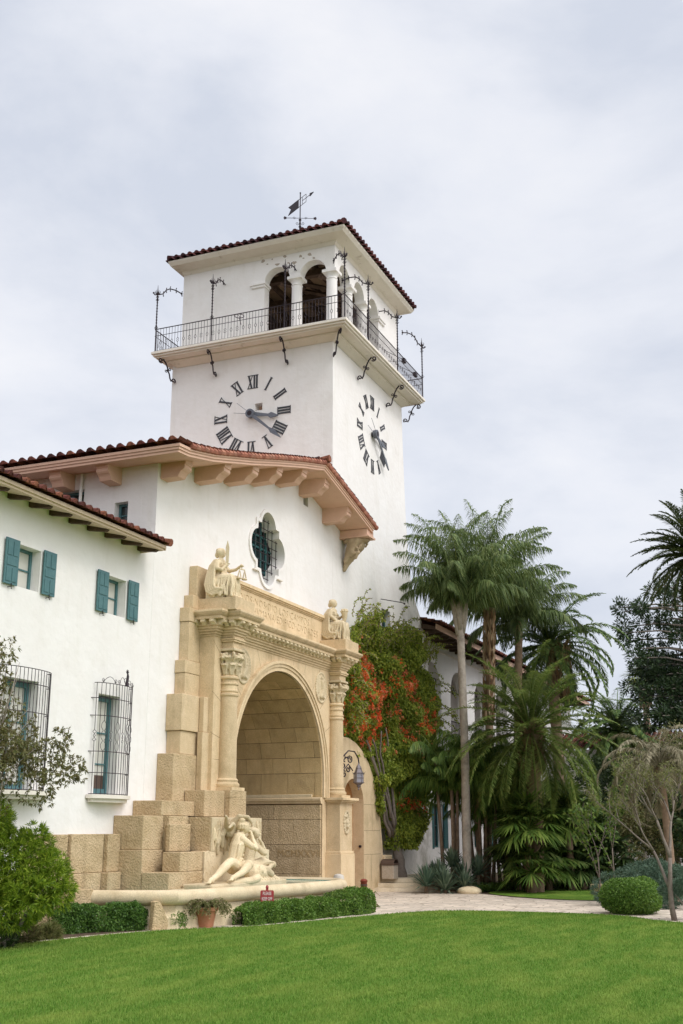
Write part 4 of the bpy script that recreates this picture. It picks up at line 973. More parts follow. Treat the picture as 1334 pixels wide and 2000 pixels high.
# columns with pedestals
def column(cx, cy=-1.03):
    z0 = 3.66
    mb = MB(); mb.box(cx - .43, cx + .43, cy - .43, cy + .43, z0, z0 + .10); mb.lathe([(.40, .10), (.42, .14), (.42, .20), (.38, .24), (.36, .27), (.37, .30), (.37, .33), (.335, .37)], (cx, cy, z0), 32)
    col = part(mb, 'column', stone, portal, angle=40)
    mb = MB(); mb.lathe([(.325, .36), (.31, .45), (.30, 2.0), (.29, 2.92), (.325, 2.95), (.325, 3.01), (.29, 3.03), (.29, 3.06), (.315, 3.08), (.315, 3.12), (.285, 3.14), (.285, 3.28), (.32, 3.30), (.32, 3.35), (.285, 3.37), (.28, 3.46), (.33, 3.49), (.33, 3.55), (.29, 3.58)], (cx, cy, z0), 32)
    part(mb, 'shaft', stone, col, angle=40)
    # capital: bell with two tiers of curling leaves, volutes and small heads
    zc = z0 + 3.58; P = [('c', [(cx, cy, zc + .04, .25), (cx, cy, zc + .35, .27), (cx, cy, zc + .62, .31)])]; c = Vector((cx, cy, zc))
    for tier, (n, zb, h, r0, r1) in enumerate(((8, .04, .36, .27, .40), (8, .24, .40, .29, .45))):
        for k in range(n):
            a = 2 * PI * (k + .5 * tier) / n; U = Vector((math.cos(a), math.sin(a), 0)); T = Vector((-U.y, U.x, 0))
            for s_ in (-1, 0, 1):
                q = [c + U * r0 + T * s_ * .03 + UZ * zb, c + U * (r0 + .03) + T * s_ * .065 + UZ * (zb + h * .5), c + U * (r1 - .04) + T * s_ * .075 + UZ * (zb + h * .88), c + U * r1 + T * s_ * .05 + UZ * (zb + h * .80)]
                P.append(('c', [(*q[0], .03), (*q[1], .038), (*q[2], .038), (*q[3], .026)]))
    for k in range(4):
        a = PI / 4 + k * PI / 2; U = Vector((math.cos(a), math.sin(a), 0)); sp_ = spiral(c + U * .45 + UZ * .62, .11, .03, -PI, -1.3, U, UZ, 12); P.append(('c', [(*q, .04) for q in sp_])); P.append(('c', [(*(c + U * .28 + UZ * .42), .05), (*(c + U * .42 + UZ * .52), .05)]))
        a = k * PI / 2; U = Vector((math.cos(a), math.sin(a), 0)); T = Vector((-U.y, U.x, 0)); P.append(('e', tuple(c + U * .37 + UZ * .60), (.10, .10, .12))); P.append(('e', tuple(c + U * .46 + UZ * .55), (.05, .05, .045)))
        for s_ in (-1, 1): P.append(('e', tuple(c + U * .38 + T * s_ * .10 + UZ * .68), (.05, .05, .05))); P.append(('e', tuple(c + U * .36 + T * s_ * .20 + UZ * .58), (.06, .06, .08)))
    P.append(('b', (cx - .38, cx + .38, cy - .38, cy + .38, zc + .78, zc + .868)))
    cp = sculpt('capital', P, .017, stone_pale, None, 1); cp.data.transform(Matrix.Translation(-portal.location)); cp.parent = col
    # dosseret block above the capital with mouldings
    mb = MB(); zd = zc + .872
    for hw, za, zb in ((.30, 0, .20), (.36, .202, .26), (.39, .262, .32), (.30, .322, .62)):
        mb.box(cx - hw, cx + hw, -1.03 - hw, -.905, zd + za, zd + zb)
    part(mb, 'impost_block', stone, col, bevel=.01)
for cx in (32.55, 2 * CX - 32.55): column(cx)
def pedestal(x0, x1, s_):
    mb = MB(); mb.box(x0, x1, -1.46, -.905, 0 if s_ > 0 else 2.6, 3.40); 
    if s_ > 0: mb.box(x0 - .07, x1 + .07, -1.53, -.903, 0, 1.62); mb.box(x0 - .04, x1 + .04, -1.5, -.904, 1.622, 1.71)
    mb.box(x0 - (.0 if s_ < 0 else .0), x1, -1.46, -.905, 3.402, 3.44)
    p = part(mb, 'pedestal', stone if s_ > 0 else stone_rough, portal, bevel=.012)
    if s_ > 0:
        mb = MB()
        for o_, a, b in ((.04, 3.442, 3.5), (.12, 3.502, 3.56), (.2, 3.562, 3.655)): mb.box(x0 - o_, x1 + o_, -1.46 - o_, -.905, a, b)
        part(mb, 'pedestal_cornice', stone, p, bevel=.008)
    else:
        mb = MB(); mb.box(x0, x1, -1.46, -.905, 3.442, 3.655); part(mb, 'pedestal_cap', stone_rough, p, bevel=.008)
    return p
pedestal(32.02, 33.12, -1); pr_ = pedestal(40.78, 42.0, 1)
def cartouche(cx, y, cz, w_, h, root, m=stone_pale, crest=False):
    P = [('e', (cx, y + .02, cz), (w_ * .8, .05, h * .8))]
    for k in range(22):
        a = 2 * PI * k / 22; P.append(('e', (cx + w_ * math.cos(a), y - .0, cz + h * math.sin(a)), (.055 + .02 * (k % 2), .055, .06)))
    for k in range(6): P.append(('e', (cx + rr.uniform(-.4, .4) * w_, y - .05, cz + rr.uniform(-.6, .6) * h), (.06, .05, .09)))
    o = sculpt('cartouche', P, .02, m); o.data.transform(Matrix.Translation(-root.location - (root.parent.location if root.parent else Vector()))); o.parent = root; return o
cartouche(41.38, -1.47, 2.76, .24, .40, pr_)
# round medallions in the spandrels
def medallion(cx, cz):
    P = [('e', (cx, -.90, cz), (.50, .03, .56))]
    for k in range(36): a = 2 * PI * k / 36; P.append(('e', (cx + .50 * math.cos(a), -.91, cz + .56 * math.sin(a)), (.045, .045, .055)))
    P += [('c', [(cx, -.94, cz + .2, .09), (cx + .05, -.94, cz - .1, .12), (cx - .1, -.94, cz - .35, .09)]), ('e', (cx, -.95, cz + .36), (.07, .06, .08)), ('c', [(cx + .05, -.94, cz + .15, .05), (cx + .25, -.94, cz + .05, .04), (cx + .28, -.94, cz + .3, .04)]),
          ('c', [(cx - .1, -.94, cz - .3, .07), (cx + .2, -.94, cz - .38, .06)]), ('c', [(cx - .25, -.93, cz - .2, .04), (cx - .28, -.93, cz + .2, .03), (cx - .2, -.93, cz + .38, .05)])]
    o = sculpt('medallion', P, .02, stone_pale); o.data.transform(Matrix.Translation(-portal.location)); o.parent = portal
medallion(40.2, 7.74); medallion(33.75, 7.74)
P = [('e', (33.72, -.92, 8.35), (.12, .06, .14)), ('e', (33.6, -.92, 8.2), (.14, .05, .1))]
# entablature: architrave, modillions, corona; breaks forward over the columns
ent = MB()
def layer(mb, p, z0, z1, e_=0.0):
    """one horizontal layer projecting p from the pier, with the two ressauts"""
    mb.box(31.8 - p, 42.1 + p, -.9 - p, -.02, z0, z1)
    for cx in (32.55, 2 * CX - 32.55): mb.box(cx - .33 - p, cx + .33 + p, -1.33 - p + e_, -.9 - p + .001, z0, z1)
for p, a, b in ((.03, 8.45, 8.52), (.07, 8.522, 8.60), (.12, 8.602, 8.68), (.17, 8.682, 8.76), (.22, 8.762, 8.80)): layer(ent, p, a, b)
layer(ent, .20, 8.802, 8.955)
architrave = part(ent, 'architrave', stone, portal, bevel=.008)
ent = MB()
for p, a, b in ((.40, 8.957, 9.055), (.43, 9.057, 9.075), (.455, 9.077, 9.105), (.48, 9.107, 9.135), (.505, 9.137, 9.165), (.52, 9.167, 9.24)): layer(ent, p, a, b)
cornice = part(ent, 'cornice', stone, portal, bevel=.008)
def modillion(x, y, d):
    mb = MB(); D = Vector(d); T = Vector((-D.y, D.x, 0))
    mb.prism([(0, -.02), (.06, -.03), (.10, .01), (.14, .05), (.19, .035), (.235, .06), (.24, .10), (.21, .13), (.24, .135), (.24, .15), (0, .15)], Vector((x, y, 8.805)) - T * .075, D, UZ, T, .15); part(mb, 'modillion', stone_pale, portal, bevel=.006)
yb = -.9 - .20
x = 33.62
while x < 40.3: modillion(x, yb, (0, -1, 0)); x += .335
for cx in (32.55, 2 * CX - 32.55):
    for k in (-.42, 0, .42): modillion(cx + k, -1.53, (0, -1, 0))
    for yy in (-1.25, -1.48): modillion(cx - .53, yy + .02, (-1, 0, 0))
for yy in (-.35, -.65, -.98): modillion(31.6, yy, (-1, 0, 0))
modillion(31.68, yb, (0, -1, 0)); modillion(42.2, yb, (0, -1, 0))
# parapet carrying the engraved inscription
PY = -.60
mb = MB(); mb.box(32.3, 41.6, PY, -.31, 9.242, 10.45); par = part(mb, 'parapet', stone, portal)
mb = MB()
for o_, a, b in ((.03, 10.452, 10.50), (.07, 10.502, 10.56), (.12, 10.562, 10.68)): mb.box(32.3, 41.6 + o_, PY - o_, -.30, a, b)
part(mb, 'parapet_cap', stone, portal, bevel=.006)
mb = MB(); mb.box(33.2, 40.7, PY - .035, PY - .001, 9.245, 9.40); part(mb, 'parapet_base', stone, portal, bevel=.006)
def engrave(o, lines):
    for (txt, x, z, size, xs) in lines:
        me = text_mesh(txt, size, .045, 1.12); wd_ = max(v.co.x for v in me.vertices) - min(v.co.x for v in me.vertices)
        for v in me.vertices: v.co.x *= xs / wd_
        c = bpy.data.objects.new('cut', me); COL.objects.link(c)
        c.rotation_euler = (R(90), 0, 0); c.location = (x, PY, z); bpy.context.view_layer.update()
        md = o.modifiers.new('e', 'BOOLEAN'); md.operation = 'DIFFERENCE'; md.object = c; md.solver = 'EXACT'
        bpy.context.view_layer.update(); dg = bpy.context.evaluated_depsgraph_get(); nm = bpy.data.meshes.new_from_object(o.evaluated_get(dg)); o.modifiers.clear(); o.data = nm
        bpy.data.objects.remove(c)
engrave(par, [('DIOS·NOS·DIO·LOS·CAMPOS', 36.82, 10.17, .38, 5.8), ('EL·ARTE·HVMANA·EDIFICO·CIVDADES', 36.92, 9.83, .38, 7.25)])
for x0, x1 in ((31.62, 32.95), (40.75, 42.1)):
    mb = MB(); mb.box(x0, x1, -1.70, -.61 if x0 > 35 else -.31, 9.243, 9.66); part(mb, 'statue_plinth', stone, portal, bevel=.01)

# ================================================================ SEATED STATUES on the entablature
def rotp(p, cx): return p
def seated(name, label, X0, kind):
    """figure sitting upright and facing -Y; X0 centre line, feet to the front"""
    t = thing(name, label, 'statue', (X0, -1.1, 9.66), 0, 'allegorical figures seated on the entablature')
    B = [('c', [(0, .10, .62, .24), (0, .06, .85, .19), (0, .03, 1.05, .20), (0, .0, 1.22, .17), (0, .0, 1.33, .075), (0, -.02, 1.42, .07)]),   # torso, neck
         ('e', (0, -.03, 1.55), (.115, .14, .17)), ('e', (0, -.155, 1.53), (.022, .04, .04)), ('e', (0, -.13, 1.46), (.045, .04, .03)), ('e', (0, -.12, 1.60), (.08, .03, .03)),
         ('e', (-.04, -.15, 1.575), (.022, .015, .012)), ('e', (.04, -.15, 1.575), (.022, .015, .012)), ('e', (0, -.155, 1.485), (.03, .015, .01)),
         ('e', (-.115, -.01, 1.54), (.02, .03, .04)), ('e', (.115, -.01, 1.54), (.02, .03, .04)),
         ('e', (0, .04, 1.60), (.13, .14, .13)), ('e', (0, .14, 1.50), (.10, .07, .10)), ('e', (-.1, .02, 1.58), (.05, .1, .09)), ('e', (.1, .02, 1.58), (.05, .1, .09)),
         ('c', [(-.17, 0, 1.2, .1), (.17, 0, 1.2, .1)]), ('e', (-.08, -.13, 1.08), (.08, .08, .085)), ('e', (.08, -.13, 1.08), (.08, .08, .085))]
    # lap, thighs under drapery, shins, feet
    for s_ in (-1, 1):
        B += [('c', [(s_ * .12, .1, .62, .2), (s_ * .17, -.25, .66, .17), (s_ * .18, -.48, .66, .14)]),
              ('c', [(s_ * .18, -.48, .64, .14), (s_ * .17, -.50, .35, .13), (s_ * .16, -.47, .06, .12)]),
              ('c', [(s_ * .16, -.52, .05, .055), (s_ * .17, -.68, .04, .045)])]
        for k in range(3): B.append(('c', [(s_ * .17 + (k - 1) * .045, -.66, .04, .022), (s_ * .17 + (k - 1) * .05, -.73, .03, .016)]))
    # seat block wrapped in cloth
    B += [('b', (-.33, .33, -.30, .34, 0, .52)), ('c', [(-.2, .05, .5, .2), (.2, .05, .5, .2)]), ('c', [(-.22, .1, .2, .2), (.22, .1, .2, .2)])]
    for k in range(13):      # folds of the skirt over the shins
        x = -.33 + .66 * k / 12; yy = -.57 - .05 * math.cos(k * 1.9); q = .04 * math.sin(k * 2.3)
        B.append(('c', [(x * .85, yy + .06, .66, .026), (x * .95 + q * .3, yy, .42, .034), (x * 1.02 - q * .4, yy + .02, .2, .034), (x * 1.10 + q, yy - .01, .03, .042)]))
    for s_ in (-1, 1):
        for k in range(9):    # folds at the side of the skirt, hanging straight
            f = -.46 + .62 * k / 8; d_ = .03 * math.sin(k * 2.1)
            B.append(('c', [(s_ * (.29 + .02 * (k % 2)), f, .68 - .03 * k % .05, .03), (s_ * (.34 + .02 * ((k + 1) % 2)), f + d_, .40, .034), (s_ * (.37 + .03 * (k % 2)), f - d_, .06 + .03 * (k % 3), .04)]))
        for k in range(5):    # mantle hanging from the shoulder down behind, sweeping forward at the bottom
            B.append(('c', [(s_ * (.17 + .02 * k), .14 - .035 * k, 1.27, .05), (s_ * (.27 + .018 * k), .23 - .05 * k, 1.08, .05), (s_ * (.32 + .015 * k), .31 - .07 * k, .75, .052), (s_ * (.36 + .012 * k), .34 - .08 * k, .45, .052), (s_ * (.39 + .01 * k), .26 - .08 * k, .22 + .02 * k, .05), (s_ * (.41), .06 - .08 * k, .10 + .045 * k, .046), (s_ * (.40), -.16 - .03 * k, .14 + .06 * k, .036)]))
    for k in range(6): B.append(('c', [(-.25, -.02 - k * .07, .76 - k * .012, .024), (0, -.10 - k * .075, .70 - k * .012, .026), (.25, -.02 - k * .07, .76 - k * .012, .024)]))
    for k in range(9): B.append(('c', [(-.16 + .32 * k / 8, -.14 - .03 * math.sin(PI * k / 8), .99, .018), (-.18 + .36 * k / 8, -.15 - .04 * math.sin(PI * k / 8), .82, .024)]))
    B.append(('c', [(-.19, -.05, .98, .028), (-.1, -.17, .99, .028), (.1, -.17, .99, .028), (.19, -.05, .98, .028)]))
    B.append(('c', [(-.19, -.02, 1.24, .05), (-.06, -.14, 1.16, .04), (.08, -.16, 1.10, .035)]))
    for k in range(9): a = PI * k / 8; B.append(('e', (.12 * math.cos(a), .03 + .10 * math.sin(a) * .9, 1.60 + .05 * math.sin(a * 3)), (.04, .05, .05)))
    def arm(pts): B.append(('c', pts))
    def hand(c, d, curl):
        c, d = Vector(c), Vector(d).normalized(); s0 = d.cross(UZ).normalized()
        B.append(('e', tuple(c), (.05, .05, .055)))
        for k in range(4):
            o_ = (k - 1.5) * .024; q = c + s0 * o_ + d * .035; q2 = q + d * (.035 + .008 * (k in (1, 2))) + UZ * (-.01 * curl); q3 = q2 + d * (.02 - .03 * curl) + UZ * (-.035 * curl); B.append(('c', [(*q, .014), (*q2, .013), (*q3, .011)]))
        q = c - s0 * .05; B.append(('c', [(*q, .016), (*(q + d * .03 - UZ * .02), .012)]))
    if kind == 'sword':
        arm([(-.23, 0, 1.19, .085), (-.33, -.06, .98, .075), (-.28, -.20, .93, .06), (-.15, -.26, 1.08, .045)]); hand((-.13, -.28, 1.11), (1, -.4, .3), 1)
        arm([(.23, 0, 1.19, .085), (.31, -.16, 1.0, .072), (.28, -.42, 1.02, .055), (.22, -.60, 1.10, .042)]); hand((.20, -.66, 1.12), (0, -1, 0), 1)
    else:
        arm([(-.23, 0, 1.19, .085), (-.33, -.04, .98, .075), (-.24, -.22, .82, .055), (-.08, -.34, .80, .042)]); hand((-.04, -.38, .80), (1, -.5, 0), .6)
        arm([(.23, 0, 1.19, .085), (.34, -.12, 1.0, .072), (.26, -.30, 1.05, .055), (.14, -.40, 1.12, .042)]); hand((.10, -.42, 1.14), (-.6, -.6, .2), 1)
    b = sculpt('body', B, .0145, stone_pale, t, 1)
    if kind == 'sword':
        mb = MB(); mb.prism([(-.045, 0), (.045, 0), (.06, .55), (.045, .62), (0, .80), (-.045, .62), (-.06, .55)], (-.13, -.31, 1.14), Vector((.4, -1, 0)).normalized(), UZ, Vector((1, .4, 0)).normalized(), .03)
        mb.tube([(-.13, -.29, 1.0), (-.13, -.29, 1.16)], .025, 6); mb.tube([(-.20, -.2, 1.15), (-.06, -.38, 1.15)], .022, 6); o = mb.build('sword', stone_pale, t, bevel=.006)
        mb = MB(); mb.tube([(.20, -.68, 1.12), (.20, -.68, .98)], .018, 6); mb.tube([(.08, -.66, .99), (.32, -.72, .99)], .018, 6)
        for q in ((.08, -.66), (.32, -.72)):
            for k in range(4): a = k * PI / 2; mb.tube([(q[0], q[1], .99), (q[0] + .07 * math.cos(a), q[1] + .07 * math.sin(a), .72)], .012, 4)
            mb.lathe([(.09, 0), (.09, .03), (.07, .05), (.03, .06)], (q[0], q[1], .66), 12)
        mb.build('scales', stone_pale, t)
    else:
        C = [('c', [(.10, -.36, .70, .05), (.11, -.44, .86, .08), (.10, -.47, 1.02, .105), (.07, -.46, 1.17, .135)])]
        for k in range(14): a = k * 2.4; r_ = .13 * (k / 14) ** .5; C.append(('e', (.07 + r_ * math.cos(a), -.46 + r_ * math.sin(a), 1.27), (.045, .045, .045)))
        for k in range(10): a = k * PI / 5; C.append(('e', (.07 + .145 * math.cos(a), -.46 + .145 * math.sin(a), 1.21), (.03, .03, .03)))
        sculpt('cornucopia', C, .016, stone_pale, t)
        b.data.transform(Matrix.Identity(4))
    return t
st1 = seated('seated_statue', 'carved stone woman seated with upright sword and a pair of scales', 31.98, 'sword')
st2 = seated('seated_statue', 'carved stone woman seated holding a cornucopia against her chest', 41.32, 'horn')
for s in (st1, st2): s.location.y = -.92

# ================================================================ FOUNTAIN
fount = thing('fountain', 'low polygonal stone fountain basin with a rounded rim and green tiled pool', 'fountain', (31.5, -2, 0))
rimP = [(26.25, -.32), (27.15, -2.55), (29.8, -3.22), (32.7, -3.78), (34.6, -3.95), (35.5, -3.75), (36.15, -3.15), (36.3, -2.2), (36.3, -1.0)]
def offset(pts, d):
    out_ = []
    for i, p in enumerate(pts):
        a = Vector(pts[max(0, i - 1)]); b = Vector(pts[min(len(pts) - 1, i + 1)]); c = Vector(p)
        n1 = (c - a).normalized() if i > 0 else (b - c).normalized(); n2 = (b - c).normalized() if i < len(pts) - 1 else n1
        N = Vector((n1.y, -n1.x)) + Vector((n2.y, -n2.x)); N.normalize(); k = 1 / max(.5, N.dot(Vector((n1.y, -n1.x))))
        out_.append((c.x - N.x * d * k, c.y - N.y * d * k))
    return out_
rimS = rimP[:3] + smooth_line(rimP[3:], 2)
# sweep a section along the rim (d = outward offset, z)
sect = [(-.20, .58), (-.21, .75), (-.17, .88), (-.08, .95), (.04, .965), (.15, .93), (.205, .84), (.21, .75), (.17, .66), (.08, .60), (.02, .58), (.02, .44), (.06, .36), (.14, .30), (.16, .28), (.16, .10), (.19, .0)]
def sweep(mb, line, sect, closed=False):
    rows = [offset(line, -d) for d, z in sect]; m = len(line); vs = [(rows[j][i][0], rows[j][i][1], sect[j][1]) for j in range(len(sect)) for i in range(m)]
    mb.add(vs, [(j * m + i, j * m + i + 1, (j + 1) * m + i + 1, (j + 1) * m + i) for j in range(len(sect) - 1) for i in range(m - 1)])
mb = MB(); s_test = offset(rimS, -.2); out_sign = 1 if s_test[1][1] < rimS[1][1] else -1
sweep(mb, rimS, [(d * out_sign, z) for d, z in sect[:11]]); part(mb, 'rim', stone_pale, fount, angle=45)
mb = MB(); sweep(mb, rimS, [(d * out_sign, z) for d, z in sect[9:]]); part(mb, 'basin_wall', stone_pale, fount, angle=45)
def pool_mat():
    m, nt, b = newmat('pool_tiles'); L = nt.links.new; t = nd(nt, 'ShaderNodeTexCoord'); br = nd(nt, 'ShaderNodeTexBrick'); br.offset = 0
    mp_ = nd(nt, 'ShaderNodeMapping'); mp_.inputs['Scale'].default_value = (1, 1, 1); L(t.outputs['UV'], mp_.inputs[0])
    br.inputs['Scale'].default_value = 1; br.inputs['Brick Width'].default_value = .11; br.inputs['Row Height'].default_value = .11; br.inputs['Mortar Size'].default_value = .008
    br.inputs['Color1'].default_value = (.13, .30, .24, 1); br.inputs['Color2'].default_value = (.20, .38, .30, 1); br.inputs['Mortar'].default_value = (.05, .13, .11, 1)
    L(mp_.outputs[0], br.inputs[0]); L(br.outputs[0], b.inputs['Base Color']); b.inputs['Roughness'].default_value = .3; return m
poolm = pool_mat()
mb = MB(); inn = offset(rimS, .19 * out_sign); n = len(inn); mb.add([(x, y, z) for z in (.35, .90) for x, y in inn], [(i, i + 1, n + i + 1, n + i) for i in range(n - 1)])
lin = part(mb, 'pool_lining', poolm, fount)
uv = lin.data.uv_layers.new(name='UVMap'); acc = [0]
for a, b in zip(inn, inn[1:]): acc.append(acc[-1] + math.hypot(b[0] - a[0], b[1] - a[1]))
for pl in lin.data.polygons:
    for li in pl.loop_indices: vi = lin.data.loops[li].vertex_index; uv.data[li].uv = (acc[vi % n], .35 if vi < n else .80)
water = newmat('pool_water')[0]; b = water.node_tree.nodes['Principled BSDF']; b.inputs['Base Color'].default_value = (.16, .33, .28, 1); b.inputs['Roughness'].default_value = .08; b.inputs['Specular IOR Level'].default_value = .6
mb = MB(); q = offset(rimS, .185 * out_sign); P = q + [(36.2, -.95), (29.5, -.95)]; tri = tessellate_polygon([[Vector((p[0], p[1], 0)) for p in P]]); mb.add([(x, y, .885) for x, y in P], tri); part(mb, 'pool_water', water, fount)
# inner step of the basin at the left
mb = MB(); mb.box(27.86, 29.7, -2.02, -1.92, .55, .93); part(mb, 'inner_kerb', stone_pale, fount, bevel=.02)
# ---------------------------------------------------------------- carved figure group behind the pool
grp = thing('figure_group', 'carved stone relief block with two reclining figures drinking above the pool', 'sculpture', (31.7, -1.9, .7))
def gpart(mb, name, m, **k): return part(mb, name, m, grp, **k)
mb = MB(); mb.box(30.1, 33.3, -1.87, -1.17, 1.9, 2.84); mb.box(29.72, 33.9, -1.85, -1.47, .55, 1.898); gpart(mb, 'relief_block', stone_rough, bevel=.012)
mb = MB(); mb.box(30.11, 33.29, -1.93, -1.872, 1.88, 2.83); mb.box(29.74, 33.88, -1.92, -1.852, .6, 1.878); gpart(mb, 'carved_panel', stone_pale, bevel=.01)
mb = MB(); mb.box(28.5, 33.2, -2.88, -1.925, .6, 1.045); gpart(mb, 'base_slab', stone_pale, bevel=.05)
P = []
# carved reeds and leaves on the panel face
for k in range(34):
    x = 30.18 + k * .092; P.append(('c', [(x, -1.935, 1.9, .022), (x + .02 * math.sin(k * 1.3), -1.94, 2.3, .026), (x + .04 * math.sin(k), -1.935, 2.55 + .25 * abs(math.sin(k * 2.7)), .014)]))
for k in range(16):
    x = 30.3 + k * .18; z = rr.uniform(1.75, 2.15); h = rr.uniform(.4, .75); d_ = rr.uniform(-.10, .14); P.append(('c', [(x, -1.94, z, .02), (x + d_ * .4, -1.975, z + h * .4, .055), (x + d_ * .8, -1.96, z + h * .75, .04), (x + d_, -1.93, z + h, .012)]))
for x, z in ((29.85, 1.2), (29.9, 1.5), (29.95, 1.75), (30.2, 1.35), (30.2, 1.65), (33.6, 1.25), (33.65, 1.55), (33.6, 1.75)):
    P.append(('c', [(*(x + .11 * math.cos(a), -1.90, z + .13 * math.sin(a)), .035) for a in [i * .5 for i in range(9)]]))
o = sculpt('relief_carving', P, .022, stone_pale); o.data.transform(Matrix.Translation(-grp.location)); o.parent = grp
def moved(prims, dx, dy, dz, feet=False):
    out_ = []
    for p in prims:
        if p[0] == 'c': out_.append(('c', [(x + dx - (.5 * max(0, 30.75 - x) if feet else 0), y + dy, z + dz, r) for x, y, z, r in p[1]]))
        elif p[0] == 'e': out_.append(('e', (p[1][0] + dx - (.5 * max(0, 30.75 - p[1][0]) if feet else 0), p[1][1] + dy, p[1][2] + dz), p[2]))
        else: out_.append(p)
    return out_
def fig(name, prims, m=stone_pale):
    prims = moved(prims, *{'seated_figure': (-.55, -.02, .15, True), 'reclining_figure': (-.22, -.02, .10), 'dolphin_carving': (-.35, 0, .12), 'leaf_crest': (-.62, 0, .02)}[name])
    o = sculpt(name, prims, .0145, m, None, 1); o.data.transform(Matrix.Translation(-grp.location)); o.parent = grp; return o
# man: seated in profile, legs stretched to the left, drinking from raised hands
F = [('c', [(31.15, -2.35, 1.32, .24), (31.2, -2.38, 1.55, .20), (31.32, -2.40, 1.85, .235), (31.42, -2.40, 2.08, .20)]),
     ('c', [(31.42, -2.4, 2.1, .10), (31.50, -2.45, 2.25, .085)]), ('e', (31.55, -2.50, 2.40), (.14, .16, .185)), ('e', (31.50, -2.43, 2.46), (.155, .155, .15)),
     ('e', (31.63, -2.62, 2.37), (.03, .045, .04)), ('e', (31.61, -2.60, 2.30), (.045, .05, .045)), ('e', (31.6, -2.6, 2.46), (.07, .05, .025)), ('e', (31.46, -2.57, 2.38), (.025, .03, .045)),
     ('c', [(31.34, -2.56, 2.06, .115), (31.5, -2.78, 1.86, .095), (31.62, -2.86, 1.80, .075), (31.68, -2.72, 2.05, .055), (31.68, -2.66, 2.22, .045)]),
     ('c', [(31.5, -2.25, 2.06, .11), (31.75, -2.4, 1.95, .08), (31.78, -2.58, 2.18, .05)]),
     ('c', [(31.15, -2.42, 1.28, .20), (30.85, -2.52, 1.37, .18), (30.60, -2.6, 1.44, .135), (30.50, -2.6, 1.40, .125), (30.32, -2.60, 1.27, .125), (30.05, -2.6, 1.08, .085), (29.88, -2.6, 1.0, .07)]),
     ('c', [(31.2, -2.5, 1.25, .19), (31.22, -2.70, 1.32, .165), (31.22, -2.84, 1.36, .135), (31.05, -2.84, 1.27, .13), (30.82, -2.82, 1.15, .10), (30.5, -2.78, 1.03, .07)]),
     ('e', (29.9, -2.6, .98), (.07, .08, .08)), ('c', [(29.86, -2.6, 1.0, .07), (29.76, -2.66, .98, .065), (29.68, -2.70, .95, .055)]), ('e', (30.52, -2.78, 1.02), (.07, .08, .08)), ('c', [(30.5, -2.78, 1.04, .07), (30.38, -2.84, 1.02, .065), (30.30, -2.88, 1.0, .055)])]
for k in range(7): F.append(('e', (31.44 + .03 * math.sin(k * 2.), -2.44 + .05 * math.cos(k * 1.7), 2.42 + .03 * k % .2), (.09, .1, .07)))
for k in range(4): F.append(('c', [(31.66 + k * .018, -2.64, 2.22, .016), (31.66 + k * .018, -2.66, 2.28, .014), (31.65 + k * .018, -2.63, 2.31, .012)]))
for k in range(5): F.append(('c', [(29.68, -2.65 - k * .026, .945, .022), (29.62, -2.66 - k * .028, .93, .017)])); F.append(('c', [(30.30, -2.83 - k * .026, .99, .022), (30.25, -2.84 - k * .028, .975, .017)]))
for k in range(3):
    for s_ in (0, 1): F.append(('e', (31.22 + .12 * s_ + k * .03, -2.555, 1.50 + k * .12), (.06, .045, .045)))
F += [('e', (31.27, -2.56, 1.92), (.11, .07, .08)), ('e', (31.46, -2.58, 1.93), (.10, .06, .08)), ('c', [(31.05, -2.5, 1.42, .05), (31.1, -2.55, 1.7, .05), (31.15, -2.56, 1.9, .05)])]
for k in range(12): a = k * .52; F.append(('c', [(31.50 + .12 * math.cos(a), -2.44 + .06 * math.sin(a), 2.56, .03), (31.50 + .17 * math.cos(a), -2.47 + .13 * math.sin(a), 2.46, .035), (31.49 + .15 * math.cos(a), -2.46 + .13 * math.sin(a), 2.36, .026)]))
fig('seated_figure', F)
# woman behind, turned to the right
F = [('c', [(32.0, -2.2, 1.30, .25), (32.05, -2.22, 1.6, .18), (32.15, -2.24, 1.85, .19), (32.2, -2.25, 2.0, .15)]), ('c', [(32.2, -2.25, 2.02, .08), (32.22, -2.28, 2.15, .075)]),
     ('e', (32.25, -2.33, 2.28), (.125, .145, .165)), ('e', (32.18, -2.27, 2.34), (.15, .15, .13)), ('e', (32.06, -2.3, 2.36), (.1, .12, .09)), ('e', (32.32, -2.45, 2.25), (.025, .04, .035)), ('e', (32.3, -2.43, 2.18), (.04, .04, .035)),
     ('c', [(32.1, -2.36, 1.98, .1), (32.3, -2.58, 1.72, .09), (32.36, -2.62, 1.70, .08), (32.28, -2.55, 1.98, .055), (32.2, -2.5, 2.1, .045)]),
     ('e', (32.15, -2.4, 1.85), (.1, .08, .09)), ('c', [(32.05, -2.3, 1.25, .21), (32.55, -2.45, 1.45, .15), (32.95, -2.6, 1.36, .11), (32.5, -2.6, 1.20, .09)]),
     ('c', [(32.0, -2.4, 1.25, .2), (32.35, -2.66, 1.2, .15), (32.6, -2.72, 1.1, .1)])]
for k in range(4): F.append(('c', [(32.17 + k * .02, -2.5, 2.1, .015), (32.18 + k * .02, -2.49, 2.17, .013)]))
fig('reclining_figure', F)
